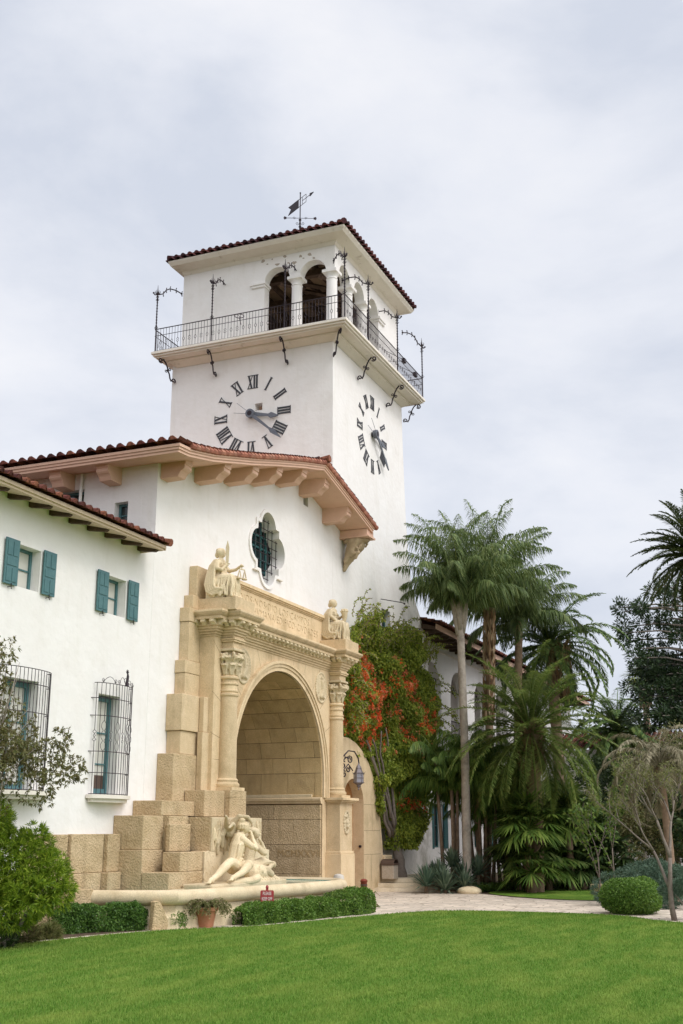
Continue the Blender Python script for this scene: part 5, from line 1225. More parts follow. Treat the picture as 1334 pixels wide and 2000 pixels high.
# great dolphin head and shells between the figures, plus the leaf crest above
F = [('c', [(32.0, -2.5, 1.12, .28), (32.25, -2.6, 1.14, .22), (32.6, -2.6, .98, .14)]), ('e', (32.05, -2.74, 1.2), (.15, .06, .16)), ('e', (32.05, -2.79, 1.2), (.07, .05, .07))]
for k in range(9): a = k * .36; F.append(('c', [(31.75 + k * .16, -2.66, 1.02, .05), (31.72 + k * .17, -2.80, .92, .06), (31.70 + k * .18, -2.84, .80 - .03 * (k % 2), .035)]))
F += [('c', [(30.2, -2.70, .93, .10), (31.2, -2.84, .95, .11), (31.7, -2.8, 1.0, .12)])]
fig('dolphin_carving', F)
F = [('c', [(31.5, -2.1, 2.4, .2), (31.55, -2.25, 2.68, .14), (31.5, -2.4, 2.84, .08), (31.62, -2.62, 2.82, .06), (31.7, -2.7, 2.68, .05)]),
     ('c', [(31.6, -2.1, 2.6, .12), (31.75, -2.35, 2.80, .09), (31.85, -2.55, 2.75, .06)]), ('c', [(31.35, -2.15, 2.5, .1), (31.2, -2.35, 2.60, .08), (31.0, -2.45, 2.62, .05), (30.85, -2.42, 2.52, .04)]),
     ('c', [(31.3, -2.1, 2.55, .1), (31.1, -2.2, 2.75, .07), (30.95, -2.25, 2.84, .04)]), ('c', [(31.25, -1.98, 2.0, .07), (31.2, -2.0, 2.3, .09), (31.3, -2.05, 2.5, .08)]),
     ('c', [(31.05, -1.95, 1.8, .05), (30.98, -1.97, 2.1, .08), (31.1, -1.97, 2.45, .04)]), ('e', (31.62, -2.5, 2.64), (.09, .09, .05))]
for k in range(6): F.append(('c', [(31.5 + .05 * k, -2.3, 2.5 + .05 * k, .04), (31.55 + .05 * k, -2.55, 2.62 + .04 * k, .035)]))
fig('leaf_crest', F)
# ================================================================ SMALL ARCHED STONE WALL with door
gate = thing('arched_gateway', 'round-shouldered sandstone wall with a small arched doorway right of the portal', 'gateway', (45, -.5, 0))
mb = MB()
outl = [(42.4, 0), (42.4, 6.12), (43.7, 6.10), (44.5, 5.95), (45.2, 5.68), (45.9, 5.25), (46.4, 4.75), (46.8, 4.15), (47.1, 3.5), (47.3, 2.8), (47.5, 1.9), (47.55, 1.45), (47.55, 0)]
door_h = arch_pts(43.15, 45.34, 3.55, -.02, 18, rise=.95)
wall_panel(mb, (0, -.6, 0), UX, UZ, -UY, outl, [door_h], .597); part(mb, 'gate_wall', stone, gate)
mb = MB(); mb.box(47.5, 48.4, -.72, -.01, 0, 1.45); part(mb, 'end_block', stone, gate, bevel=.05)
mb = MB()
for z in (1.5, 2.45, 3.5): mb.box(45.36, 47.3 - (z - 1.5) * .12, -.603, -.6005, z, z + .012)
for z0, z1, x in ((.45, 1.5, 46.2), (2.45, 3.5, 46.3)): mb.box(x, x + .012, -.603, -.6005, z0, z1)
jo = part(mb, 'wall_joints', joint, gate); jo['kind'] = 'stuff'
mb = MB(); mb.box(43.1, 45.4, -.12, -.02, .4, 4.6); d_ = part(mb, 'door', doorwood, gate)
mb = MB(); mb.ball((44.9, -.2, 1.6), .05, 8, 6); mb.tube([(44.9, -.12, 1.6), (44.9, -.2, 1.6)], .02, 6); part(mb, 'door_handle', iron, d_)
mb = MB(); mb.tube([(45.335, -.45, 1.83), (45.27, -.45, 1.83)], .055, 10); part(mb, 'round_fitting', iron, gate)
# wrought iron bracket lantern
lan = thing('wall_lantern', 'ornate iron and glass lantern hanging from a scrolled bracket beside the portal column', 'lantern', (43.4, -1.15, 4.4))
mb = MB(); c0 = Vector((42.15, -.75, 4.9)); tip = Vector((43.3, -1.2, 5.35)); D = Vector((tip.x - c0.x, tip.y - c0.y, 0)).normalized()
mb.tube([c0, c0 + D * .3 + UZ * .35, c0 + D * .65 + UZ * .62, c0 + D * 1.0 + UZ * .60, c0 + D * 1.22 + UZ * .35, c0 + D * 1.26 + UZ * .12], .028, 6)
for (q, r_, s_) in (((.35, .05), .17, 1.3), ((.72, .28), .15, -1.3), ((.4, -.30), .14, 1.4), ((.62, -.1), .13, -1.2)):
    mb.tube(spiral(c0 + D * q[0] + UZ * q[1], r_, .03, 1.0, s_, D, UZ, 14), .026, 5)
mb.tube([c0 + UZ * -.5, c0 + D * .3 + UZ * -.2, c0 + D * .65 + UZ * .1, c0 + D * .9 + UZ * -.15], .024, 5)
for k in range(7): a = k * .8; mb.tube([c0 + D * (.3 + .07 * k) + UZ * (.2 + .04 * k), c0 + D * (.32 + .07 * k) + UZ * (.2 + .04 * k) + D * .14 * math.cos(a) + UZ * .14 * math.sin(a)], [.03, .01], 5)
part(mb, 'bracket', iron, lan)
cl = c0 + D * 1.24 + UZ * .05
mb = MB()
K = .78
def hexring(z, r): return [(cl.x + r * K * math.cos(k * PI / 3), cl.y + r * K * math.sin(k * PI / 3), cl.z + z * K) for k in range(6)]
for (z, r) in ((-.35, .26), (-.60, .262), (-.85, .26), (-.15, .13), (-.40, .30), (-.83, .29)):
    h = hexring(z, r); mb.tube(h + [h[0]], .010, 4)
for k in range(6):
    a = k * PI / 3; u_ = Vector((math.cos(a), math.sin(a), 0)) * K; mb.tube([cl + u_ * .26 - UZ * .35 * K, cl + u_ * .26 - UZ * .85 * K], .009, 4)
    mb.tube([cl + u_ * .28 - UZ * .38 * K, cl + u_ * .35 - UZ * .28 * K], [.012, .004], 4)
mb.lathe([(r * K, z * K) for r, z in [(.26, -.38), (.20, -.28), (.15, -.14), (.16, -.12), (.10, .0), (.05, .06), (.03, .14)]], cl, 6); mb.lathe([(r * K, z * K) for r, z in [(.02, -1.22), (.05, -1.15), (.03, -1.1), (.12, -1.02), (.10, -.97), (.24, -.86)]], cl, 6)
mb.tube([cl + UZ * .1, cl + UZ * .2], .02, 5); part(mb, 'lantern_frame', mat('aged_pewter', (.16, .14, .15), .5, var=(.24, .21, .22), scale=10, metallic=.4), lan)
mb = MB(); mb.lathe([(.235 * K, -.84 * K), (.235 * K, -.37 * K)], cl, 6); part(mb, 'lantern_glass', lantern_glass, lan)

# ================================================================ RIGHT WING (arcaded, behind the palms)
rw = thing('arcade_wing', 'white wing with arched upper loggia and dark rafters behind the palms', 'building', (66, 1, 0))
mb = MB(); WY = .7
hs = [arch_pts(57.2 + 4.75 * i, 60.2 + 4.75 * i, 9.75, 7.4, 16) for i in range(6)] + [rect(58.3, 59.9, 1.6, 3.8), rect(64.2, 65.8, 1.6, 3.8), rect(70.0, 71.6, 1.6, 3.8), rect(76, 77.6, 1.6, 3.8)]
wall_panel(mb, (0, WY, 0), UX, UZ, -UY, rect(55.3, 95, 0, 12.5), hs, .5); mb.box(94.5, 95, WY + .5, 10, 0, 12.5); part(mb, 'front_wall', plaster, rw)
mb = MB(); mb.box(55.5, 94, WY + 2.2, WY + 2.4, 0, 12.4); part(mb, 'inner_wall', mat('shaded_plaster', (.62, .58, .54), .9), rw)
mb = MB(); mb.box(55.3, 95, WY - .05, WY - .002, 11.95, 12.05); part(mb, 'string_course', plaster_cream, rw)
for i in range(4):
    a, b = (58.3, 64.2, 70.0, 76)[i], (59.9, 65.8, 71.6, 77.6)[i]
    f = window_unit(rw, (0, WY, 0), UX, -UY, a, b, 1.6, 3.8, .3, m=teal_dark, glass_m=glass_dark, bars=((.5,), (.5,)))
    for s0, s1 in ((a - .75, a - .03), (b + .03, b + .75)):
        mb = MB(); mb.box(s0, s1, WY - .09, WY - .05, 1.55, 3.85)
        for k in range(14): mb.box(s0 + .06, s1 - .06, WY - .1, WY - .09, 1.65 + k * .15, 1.73 + k * .15)
        part(mb, 'shutter', teal_dark, f)
for i in range(6):
    a = 57.2 + 4.75 * i; mb = MB()
    for k in range(12): x = a + .25 * k + .12; mb.tube([(x, WY + .1, 7.4), (x, WY + .1, 8.4)], .02, 4)
    mb.tube([(a, WY + .1, 8.4), (a + 3, WY + .1, 8.4)], .03, 4)
    for s_ in (0, 1): mb.tube(spiral((a + .8 + 1.4 * s_, WY + .1, 10.2), .32, .05, 0, 1.3 * (1 if s_ else -1), UX, UZ, 14), .03, 4)
    part(mb, 'arch_grille', iron, rw)
mb = MB(); mb.prism([(0, 12.55), (-1.5, 12.35), (-1.5, 12.5), (0, 12.9)], (55.0, WY, 0), UY, UZ, UX, 40.3); part(mb, 'eave_boards', darkwood, rw)
for i in range(36):
    x = 55.3 + 1.1 * i; mb = MB(); mb.prism([(0, -.28), (-1.25, -.34), (-1.4, -.22), (-1.42, -.08), (0, 0)], (x, WY, 12.55), UY, UZ, UX, .22); part(mb, 'rafter_tail', darkwood, rw)
mb = MB(); mb.prism([(-1.5, 12.35), (-1.55, 12.35), (-1.55, 12.62), (-1.5, 12.62)], (54.9, WY, 0), UY, UZ, UX, 40.5); part(mb, 'fascia', peach, rw)
mb = MB(); tile_field(mb, [(54.9, WY - 1.75, 12.62), (54.9, WY + 5, 14.3)], UX, 40.5, rnd, sp=.4, r=.14, n=4); part(mb, 'roof_tiles', tiles, rw)
# distant white building glimpsed between the palms
far = thing('garden_annex', 'pale plastered building glimpsed low between the palms at the right', 'building', (92, -7, 0))
mb = MB(); wall_panel(mb, (86, 0, 0), UY, UZ, -UX, rect(-16, 3, 0, 8.2), [rect(-9.5, -8.3, 3.8, 5.8), rect(-6.5, -5.4, 3.8, 5.8), rect(-13, -11.8, 3.8, 5.8)], .4); mb.box(86.41, 94, -16, 3, 0, 8.1); part(mb, 'wall', plaster, far)
for a in (-9.5, -6.5, -13): window_unit(far, (86, 0, 0), UY, -UX, a, a + 1.15, 3.8, 5.8, .25, m=teal_dark, glass_m=glass_dark, bars=((.5,), (.5,)))
mb = MB(); tile_field(mb, [(85.4, -16.5, 8.2), (90, -16.5, 9.6)], UY, 20, rnd, n=4); part(mb, 'roof_tiles', tiles, far)

# ================================================================ STEPS AND SMALL THINGS
steps = thing('stone_steps', 'three low worn stone steps rising to the doorway beside the vine', 'steps', (48, -1.5, 0))
base = smooth_line([(46.3, .2), (46.55, -1.0), (47.3, -2.2), (49.5, -2.9), (52.5, -3.0), (55.0, -2.7), (55.2, -.01)], 2)
for k in range(3):
    o_ = offset(base, .42 * k); sg = 1 if offset(base, .4)[8][1] > base[8][1] else -1; P = offset(base, .42 * k * sg); mb = MB(); P = [(x, min(y, -.01)) for x, y in P]
    mb.prism(P + [(46.3 + .42 * k, -.01)], (0, 0, .165 * k + .001), UX, UY, UZ, .163); part(mb, 'step', stone_step, steps, bevel=.02)
binn = thing('litter_bin', 'square-sided aggregate litter bin with a hooded brown lid by the gateway', 'litter bin', (47.35, -.98, .49))
mb = MB(); mb.box(-.28, .28, -.28, .28, 0, .56); b_ = mb.build('bin_body', concrete, binn, bevel=.03)
mb = MB(); mb.box(-.31, .31, -.31, .31, .565, .64); pfh = [(-.29, .64)] + [(-.29 * math.cos(PI * i / 8), .64 + .15 * math.sin(PI * i / 8)) for i in range(9)] + [(.29, .64)]
mb.build('lid', brown_metal, binn, bevel=.01)
mb = MB(); ar = [(-.29 * math.cos(PI * i / 10), .64 + .17 * math.sin(PI * i / 10)) for i in range(11)]; ar2 = [(x * .93, .64 + (z - .64) * .9) for x, z in ar]
mb.prism(ar + ar2[::-1], (0, -.29, 0), UX, UZ, UY, .58); mb.build('hood', brown_metal, binn)
sign = thing('keep_off_sign', 'small dark red sign reading PLEASE KEEP OFF standing in the hedge', 'sign', (29.85, -3.86, -.06), R(-62))
mb = MB(); mb.box(-.035, .035, -.02, .02, 0, 1.02); mb.tube([(0, 0, 1.0), (0, 0, 1.06)], [.05, .02], 8); mb.build('post', red_paint, sign)
mb = MB()
def rrect(w_, h, r, n=5):
    P = []
    for cx, cz, a0 in ((w_ - r, h - r, 0), (-w_ + r, h - r, PI / 2), (-w_ + r, -h + r, PI), (w_ - r, -h + r, 1.5 * PI)):
        P += [(cx + r * math.cos(a0 + PI / 2 * i / n), cz + r * math.sin(a0 + PI / 2 * i / n)) for i in range(n + 1)]
    return P
mb.prism(rrect(.185, .155, .04), (0, -.025, .77), UX, UZ, -UY, .025); bd = mb.build('sign_board', red_paint, sign, bevel=.004)
for txt, z in (('PLEASE', .84), ('KEEP OFF', .70)):
    me = text_mesh(txt, .125, .002, 1.0, xs=.62 if len(txt) < 7 else .55); o = link('lettering', me, white_paint, bd); o.rotation_euler = (R(90), 0, 0); o.location = (0, -.0525, z)
concrete_pale = mat('pale_concrete', (.50, .46, .41), .9, var=(.60, .56, .5), scale=8)
post = thing('white_post', 'short rounded white post standing at the corner of the pedestal', 'post', (38.3, -2.45, 0))
mb = MB(); mb.lathe([(.21, 0), (.21, .15), (.19, .18), (.19, .90), (.16, .97), (.08, 1.0), (0.01, 1.01)], (0, 0, 0), 20); mb.build('post_shaft', concrete_pale, post, angle=40)
mb = MB(); mb.lathe([(.2, .4), (.2, .44)], (0, 0, 0), 20); mb.build('collar', concrete, post)
red = thing('red_standpipe', 'stubby dark red cylinder showing above the rounded end of the hedge', 'standpipe', (34.75, -4.8, 0))
mb = MB(); mb.lathe([(.10, 0), (.10, .90), (.115, .92), (.115, .96), (.07, 1.0), (.02, 1.01)], (0, 0, 0), 16); mb.build('pipe', mat('red_brown_paint', (.17, .035, .02), .6, var=(.24, .05, .03), scale=12), red, angle=40)
mb = MB(); mb.lathe([(.11, .80), (.11, .85)], (0, 0, 0), 16); mb.build('band', brown_metal, red)
# boundary stone at the hedge end
bs = thing('boundary_stone', 'upright wedge of rough tan stone against the end of the left hedge', 'stone', (26.75, -2.3, 0), R(10))
mb = MB(); mb.prism([(-.12, 0), (.34, 0), (.36, .2), (.12, .66), (.02, .72), (-.08, .70)], (0, .16, 0), Vector((.8, -.6, 0)), UZ, Vector((-.6, -.8, 0)), .2); mb.build('stone_slab', stone_rough, bs, bevel=.02)
def rock(name, label, loc, sc, seed, m):
    r_ = random.Random(seed); t = thing(name, label, 'rock', loc); mb = MB(); mb.ball((0, 0, sc[2] * .45), (sc[0], sc[1], sc[2]), 18, 12)
    mb.v = [tuple(c * (1 + .18 * noise.noise(Vector(v) * 2.2 + Vector((seed, 0, 0)))) for c in v) for v in mb.v]; mb.build('boulder', m, t, smooth=True); return t
rock('garden_rock', 'low pale boulder at the edge of the path below the spiky plants', (46.9, -4.6, 0), (.66, .45, .20), 3, stone_pale)
bn = thing('stone_bench', 'low stone slab bench on the back lawn beside the junipers', 'bench', (48.8, -10.0, .0), R(-25))
mb = MB(); mb.box(-1.1, 1.1, -.28, .28, .28, .40); mb.build('seat', stone_rough, bn, bevel=.03)
for s_ in (-1, 1): mb = MB(); mb.box(s_ * .8 - .14, s_ * .8 + .14, -.24, .24, 0, .279); mb.build('leg', stone_rough, bn, bevel=.02)
pot = thing('flower_pot', 'large terracotta pot at the corner of the fountain', 'plant pot', (27.95, -3.02, 0.012))
mb = MB(); mb.lathe([(.19, 0), (.24, .25), (.28, .40), (.31, .41), (.32, .50), (.28, .50), (.27, .44), (.01, .43)], (0, 0, 0), 24); mb.build('pot_body', terracotta, pot, angle=40)
mb = MB(); mb.lathe([(.26, .44), (.01, .45)], (0, 0, 0), 20); mb.build('pot_soil', soil, pot)
# ================================================================ VEGETATION
def rsn(s): return np.random.RandomState(s)
G_palm = leaf_mat('queen_palm_leaf', [(0.074, 0.116, 0.040), (0.115, 0.171, 0.055), (0.169, 0.232, 0.077), (0.243, 0.281, 0.099)], .3, .5)
G_palm2 = leaf_mat('date_palm_leaf', [(0.067, 0.124, 0.041), (0.105, 0.183, 0.052), (0.161, 0.240, 0.067), (0.238, 0.290, 0.094)], .25, .45)
G_light = leaf_mat('light_palm_leaf', [(0.103, 0.164, 0.040), (0.164, 0.240, 0.055), (0.233, 0.303, 0.079), (0.302, 0.327, 0.099)], .3, .5)
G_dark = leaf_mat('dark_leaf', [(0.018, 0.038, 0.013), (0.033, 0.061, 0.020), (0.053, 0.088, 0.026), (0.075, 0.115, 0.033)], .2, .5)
G_mid = leaf_mat('mid_leaf', [(0.056, 0.116, 0.023), (0.094, 0.169, 0.032), (0.150, 0.231, 0.044), (0.224, 0.293, 0.063)], .3, .45)
G_vine = leaf_mat('vine_leaf', [(0.122, 0.179, 0.022), (0.209, 0.273, 0.034), (0.312, 0.375, 0.049), (0.469, 0.491, 0.076)], .4, .5)
G_bright = leaf_mat('bright_shrub_leaf', [(0.085, 0.158, 0.011), (0.172, 0.279, 0.023), (0.275, 0.387, 0.036), (0.397, 0.484, 0.054)], .4, .45)
G_hedge = leaf_mat('hedge_leaf', [(0.062, 0.137, 0.020), (0.103, 0.200, 0.030), (0.152, 0.273, 0.045), (0.234, 0.347, 0.070)], .3, .4)
G_hedge_d = leaf_mat('dark_hedge_leaf', [(0.045, 0.108, 0.020), (0.075, 0.159, 0.029), (0.105, 0.215, 0.040), (0.164, 0.278, 0.055)], .25, .4)
G_agave = leaf_mat('spiky_leaf', [(0.086, 0.132, 0.086), (0.127, 0.184, 0.121), (0.172, 0.230, 0.149), (0.230, 0.287, 0.196)], .1, .5)
G_jun = leaf_mat('juniper_leaf', [(0.061, 0.116, 0.072), (0.094, 0.160, 0.105), (0.132, 0.204, 0.138), (0.176, 0.242, 0.171)], .2, .6)
G_brown = leaf_mat('bronze_leaf', [(0.115, 0.094, 0.039), (0.184, 0.154, 0.061), (0.161, 0.187, 0.066), (0.276, 0.242, 0.099)], .3, .5)
G_olive = leaf_mat('olive_leaf', [(.12, .14, .04), (.17, .19, .06), (.22, .23, .09), (.26, .24, .10)], .35, .5)
G_grey = leaf_mat('grey_palm_leaf', [(0.192, 0.169, 0.112), (0.264, 0.237, 0.152), (0.336, 0.294, 0.193), (0.156, 0.147, 0.081)], .2, .6)
G_ara2 = leaf_mat('dark_palm_leaf', [(0.042, 0.065, 0.022), (0.063, 0.091, 0.029), (0.098, 0.130, 0.044), (0.154, 0.169, 0.066)], .2, .5)
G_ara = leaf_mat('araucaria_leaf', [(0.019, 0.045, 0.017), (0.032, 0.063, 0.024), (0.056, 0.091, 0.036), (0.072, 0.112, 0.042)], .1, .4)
M_flower = leaf_mat('orange_flower', [(0.682, 0.066, 0.020), (0.825, 0.132, 0.030), (0.880, 0.242, 0.070), (0.605, 0.055, 0.030)], .4, .5)
M_salmon = leaf_mat('salmon_flower', [(0.735, 0.238, 0.104), (0.788, 0.306, 0.160), (0.683, 0.170, 0.064), (0.630, 0.340, 0.160)], .4, .5)
dead = leaf_mat('dead_frond', [(.20, .13, .07), (.28, .20, .12), (.16, .10, .06), (.34, .26, .17)], .1, .9)

def frond(rs, az, el0, Ln, droop, n=15, tipw=0):
    """centre line of a palm frond: starts at elevation el0 and bends down with gravity"""
    p = np.zeros(3); el = el0; pts = [p.copy()]; T = []
    for i in range(n):
        d = np.array([math.cos(az) * math.cos(el), math.sin(az) * math.cos(el), math.sin(el)]); T.append(d); p = p + d * Ln / n; pts.append(p.copy()); el -= droop * ((0.4 + 1.2 * i / n) if not tipw else (.12 + 2.2 * (i / n) ** 1.6)) / n
    T.append(T[-1]); return np.array(pts), np.array(T)
def feather_palm(nf, Ln, el, droop, lf, lw, hang, seed, per=46, vdrop=.25, az_range=(0, 2 * PI), twist=0., tipw=0, fwd=.45, sdw=.8, lv=0):
    """returns leaflet V,Q and rachis polylines of a feather palm crown around the origin"""
    rs = rsn(seed); Ps, Ds, Ls, Rl = [], [], [], []
    for f in range(nf):
        t = f / nf; az = az_range[0] + (az_range[1] - az_range[0]) * ((f * .618034) % 1) + rs.normal() * .1
        e0 = el[0] + (el[1] - el[0]) * t + rs.normal() * .08; L_ = Ln * rs.uniform(.82, 1.1) * (1 - lv * t)
        pts, T = frond(rs, az, e0, L_, droop * rs.uniform(.8, 1.2), tipw=tipw); Rl.append(pts)
        s = np.linspace(.14, .99, per); idx = s * (len(pts) - 1); i0 = idx.astype(int).clip(0, len(pts) - 2); fr = (idx - i0)[:, None]
        c = pts[i0] * (1 - fr) + pts[i0 + 1] * fr; tt = T[i0]
        side = np.cross(tt, [0, 0, 1.]); side = nrm(side); upv = np.cross(side, tt)
        ln = lf * np.sin(np.clip(s * 1.06, 0, 1) * PI) ** .55 * (.6 + .4 * (1 - s))
        for sg in (-1, 1):
            j = rs.normal(size=(per, 3)) * .12
            d = nrm(tt * (fwd + .35 * s[:, None]) + side * sg * sdw + upv * (.28 + rs.normal(size=(per, 1)) * twist) + np.array([0, 0, -1.]) * hang + j)
            Ps.append(c); Ds.append(d); Ls.append(ln * rs.uniform(.85, 1.1, per))
    return np.concatenate(Ps), np.concatenate(Ds), np.concatenate(Ls), Rl
def strip_leaves(P, D, L_, W, drop):
    """long leaflets: base, wide middle, drooping tip (two quads folded along gravity)"""
    n = len(P); L_ = L_[:, None]; S = nrm(np.cross(D, np.array([0, 0, 1.]) + .01)); S = S * W / 2
    g = np.array([0, 0, -1.]) * L_ * drop
    a = P; m_ = P + D * L_ * .55 + g * .30; t = P + D * L_ * .95 + g
    V = np.stack([a - S * .5, a + S * .5, m_ + S, m_ - S, t], 1).reshape(-1, 3); b = np.arange(n)[:, None] * 5
    return V, b + np.array([[0, 1, 2, 3]]), b + np.array([[3, 2, 4]])
def rachis_mb(mb, Rl, r0, off=(0, 0, 0)):
    o_ = Vector(off)
    for pts in Rl: q = [Vector(p) + o_ for p in pts[::2]]; mb.tube(q, [r0 * (1 - .85 * i / (len(q) - 1)) for i in range(len(q))], 4, cap=False)
def trunk_mb(pts, r, n=12, ring=0.0, seed=0):
    """tapered trunk resampled with slight rings"""
    mb = MB(); P = [Vector(p) for p in pts]; Q = []; RR = []; rr_ = random.Random(seed)
    for i in range(len(P) - 1):
        m_ = max(2, int((P[i + 1] - P[i]).length / .18))
        for k in range(m_): t = k / m_; Q.append(P[i].lerp(P[i + 1], t)); RR.append((r[i] + (r[i + 1] - r[i]) * t) * (1 + ring * ((len(Q) % 2) - .5) + rr_.uniform(-.02, .02)))
    Q.append(P[-1]); RR.append(r[-1]); mb.tube(Q, RR, n); return mb
def palm(name, label, base, top, tr, crown, m_leaf, m_trunk, rr_=.03, sheath=None, W=.045, drop=.35, group=None, cat='palm tree', skirt=0, lean=None):
    t = thing(name, label, cat, base, 0, group); T_ = Vector(top) - Vector(base)
    if tr:
        mid = T_ * .5 + Vector((tr[0] * .3, -tr[0] * .2, 0)); tb = trunk_mb([(0, 0, -.1), mid, T_], [tr[0], (tr[0] + tr[1]) / 2, tr[1]], 12, .04); tb.build('trunk', m_trunk, t, smooth=True)
    P, D, L_, Rl = crown; V, Q, Tn = strip_leaves(P, D, L_, W, drop); V = V + np.array(T_)
    c = fast_mesh('crown', V, Q, Tn, m_leaf, t)
    mb = MB(); rachis_mb(mb, Rl, rr_, T_); mb.build('frond_stems', sheath or m_leaf, c)
    return t, T_
def boots_mb(T_, z0, z1, r, n, seed, long=.5, out=.5):
    """stubs of old leaf bases around a palm trunk"""
    rs = rsn(seed); a = rs.rand(n) * 2 * PI; z = rs.uniform(z0, z1, n); P = np.stack([r * .8 * np.cos(a) + T_[0], r * .8 * np.sin(a) + T_[1], z], 1); D = np.stack([np.cos(a) * out, np.sin(a) * out, np.ones(n)], 1)
    return P, D, long
# ---- two tall queen palms, one behind
t, T_ = palm('queen_palm', 'tallest feathery palm with a smooth grey trunk in front of the tower corner', (47.89, -4.21, 0), (47.89, -4.21, 11.95), (.19, .165),
    feather_palm(40, 5.7, (R(90), R(30)), 2.15, .85, .05, .42, 11, per=125, twist=.5, tipw=1, lv=.42), G_palm, bark, .028, G_light, W=.045, drop=.8, group='tall feathery palms beside the tower')
mb = MB()
for k in range(13):
    a = k * 2.4; U = Vector((math.cos(a), math.sin(a), 0)); mb.tube([T_ + U * .12 - UZ * (1.3 - .08 * k), T_ + U * .23 - UZ * (.5 - .06 * k), T_ + U * .30 + UZ * .15, T_ + U * .52 + UZ * .85], [.10, .12, .09, .04], 6)
mb.build('leaf_sheaths', bark, t, smooth=True)
t, T_ = palm('queen_palm', 'tall feathery palm with shaggy brown trunk second from the tower', (52.96, -3.6, 0), (53.1, -4.15, 12.9), (.2, .19),
    feather_palm(46, 6.4, (R(90), R(28)), 2.15, .92, .05, .42, 12, per=130, twist=.5, tipw=1, lv=.42), G_palm, bark_brown, .032, G_light, W=.05, drop=.8, group='tall feathery palms beside the tower')
P, D, l_ = boots_mb((0.07, -.03), 7.2, 12.4, .24, 420, 4, out=.22); P[:, 1] += -.55 * P[:, 2] / 12.9
leaf_obj('old_leaf_bases', P, D, .55, .14, boots, t, droop=0, seed=3)
t, T_ = palm('queen_palm', 'drooping dark feathery palm crown behind the two tall palms', (57.9, -3.6, 0), (57.9, -4.4, 13.0), (.2, .2),
    feather_palm(32, 4.2, (R(80), R(0)), 2.3, .9, .05, .45, 13, per=100, twist=.45, tipw=1), G_palm, bark_brown, .035, W=.05, drop=.75, group='tall feathery palms beside the tower')
# ---- date palms
t, T_ = palm('date_palm', 'arching date palm standing high behind the middle of the garden', (60.5, -5.6, 0), (60.5, -5.4, 11.9), (.3, .3),
    feather_palm(64, 4.9, (R(84), R(-45)), 2.1, .62, .04, .15, 21, per=100, twist=.15, fwd=.3, sdw=.95), G_palm2, bark_brown, .045, G_light, W=.06, drop=.35, group='date palms in the garden')
P, D, l_ = boots_mb((0, -.3), 9.0, 11.9, .42, 200, 6); leaf_obj('old_leaf_bases', P, D, .7, .2, boots, t)
t, T_ = palm('date_palm', 'broad low date palm with light green feathery fronds in mid garden', (48.9, -6.9, 0), (48.9, -6.9, 6.5), (.3, .34),
    feather_palm(105, 4.6, (R(86), R(-62)), 1.5, .62, .04, .06, 22, per=95, twist=.12, fwd=.28, sdw=1.), G_light, bark_brown, .035, G_light, W=.045, drop=.18, group='date palms in the garden')
P, D, l_ = boots_mb((0, 0), 4.6, 6.6, .42, 160, 7); leaf_obj('old_leaf_bases', P, D, .7, .2, dead, t)
t, T_ = palm('date_palm', 'distant dusky date palm against the sky left of the white-trunked palm', (84, -4.9, 0), (84, -4.9, 9.2), (.4, .4),
    feather_palm(64, 4.8, (R(86), R(-50)), 1.9, .8, .05, .25, 23, per=60), G_palm2, bark_brown, .06, W=.11, drop=.3, group='date palms in the garden')
t, T_ = palm('date_palm', 'dark stiff date palm crown cut off by the right edge high in the sky', (52.2, -14.05, 0), (52.2, -14.05, 14.4), (.4, .4),
    feather_palm(85, 3.3, (R(88), R(-62)), 1.15, .50, .04, .12, 24, per=80, twist=.1), G_ara2, bark_brown, .06, W=.055, drop=.15, group='date palms in the garden')
# ---- clumping young palms with hanging fronds near the wing
def clump(name, label, loc, H, seed, n=6, Ln=2.6):
    t = thing(name, label, 'palm tree', loc, 0, 'young clumping palms near the wing'); rs = rsn(seed); Ps, Ds, Ls, Rs = [], [], [], []; mb = MB()
    for k in range(n):
        a = rs.rand() * 2 * PI; r_ = .15 + .35 * rs.rand(); b = np.array([r_ * math.cos(a), r_ * math.sin(a), 0]); h = H * rs.uniform(.72, 1.08); tp = b * 1.7 + np.array([0, 0, h]); mb.tube([b, (b + tp) / 2 + np.array([.05, 0, 0]), tp], [.10, .07, .06], 7)
        P, D, L_, Rl = feather_palm(8, Ln * rs.uniform(.8, 1.1), (R(88), R(35)), 2.7, .62, .04, .75, seed * 7 + k, per=64, twist=.25); Ps.append(P + tp); Ds.append(D); Ls.append(L_); Rs += [p + tp for p in Rl]
    mb.build('stems', bark_brown, t, smooth=True); V, Q, Tn = strip_leaves(np.concatenate(Ps), np.concatenate(Ds), np.concatenate(Ls), .04, .85); c = fast_mesh('crown', V, Q, Tn, G_mid, t); mb = MB(); rachis_mb(mb, Rs, .025); mb.build('frond_stems', G_light, c); return t
clump('clumping_palm', 'young clump of arching palms hanging in front of the teal shutters', (49.9, -3.0, 0), 5.0, 3, n=8, Ln=3.0)
clump('clumping_palm', 'young clump of arching palms right of the grey trunk', (50.9, -4.1, 0), 5.2, 5, n=9, Ln=3.2)
clump('clumping_palm', 'low young clump of arching palms just right of the two others', (51.6, -5.0, 0), 3.2, 6, n=7, Ln=2.8)
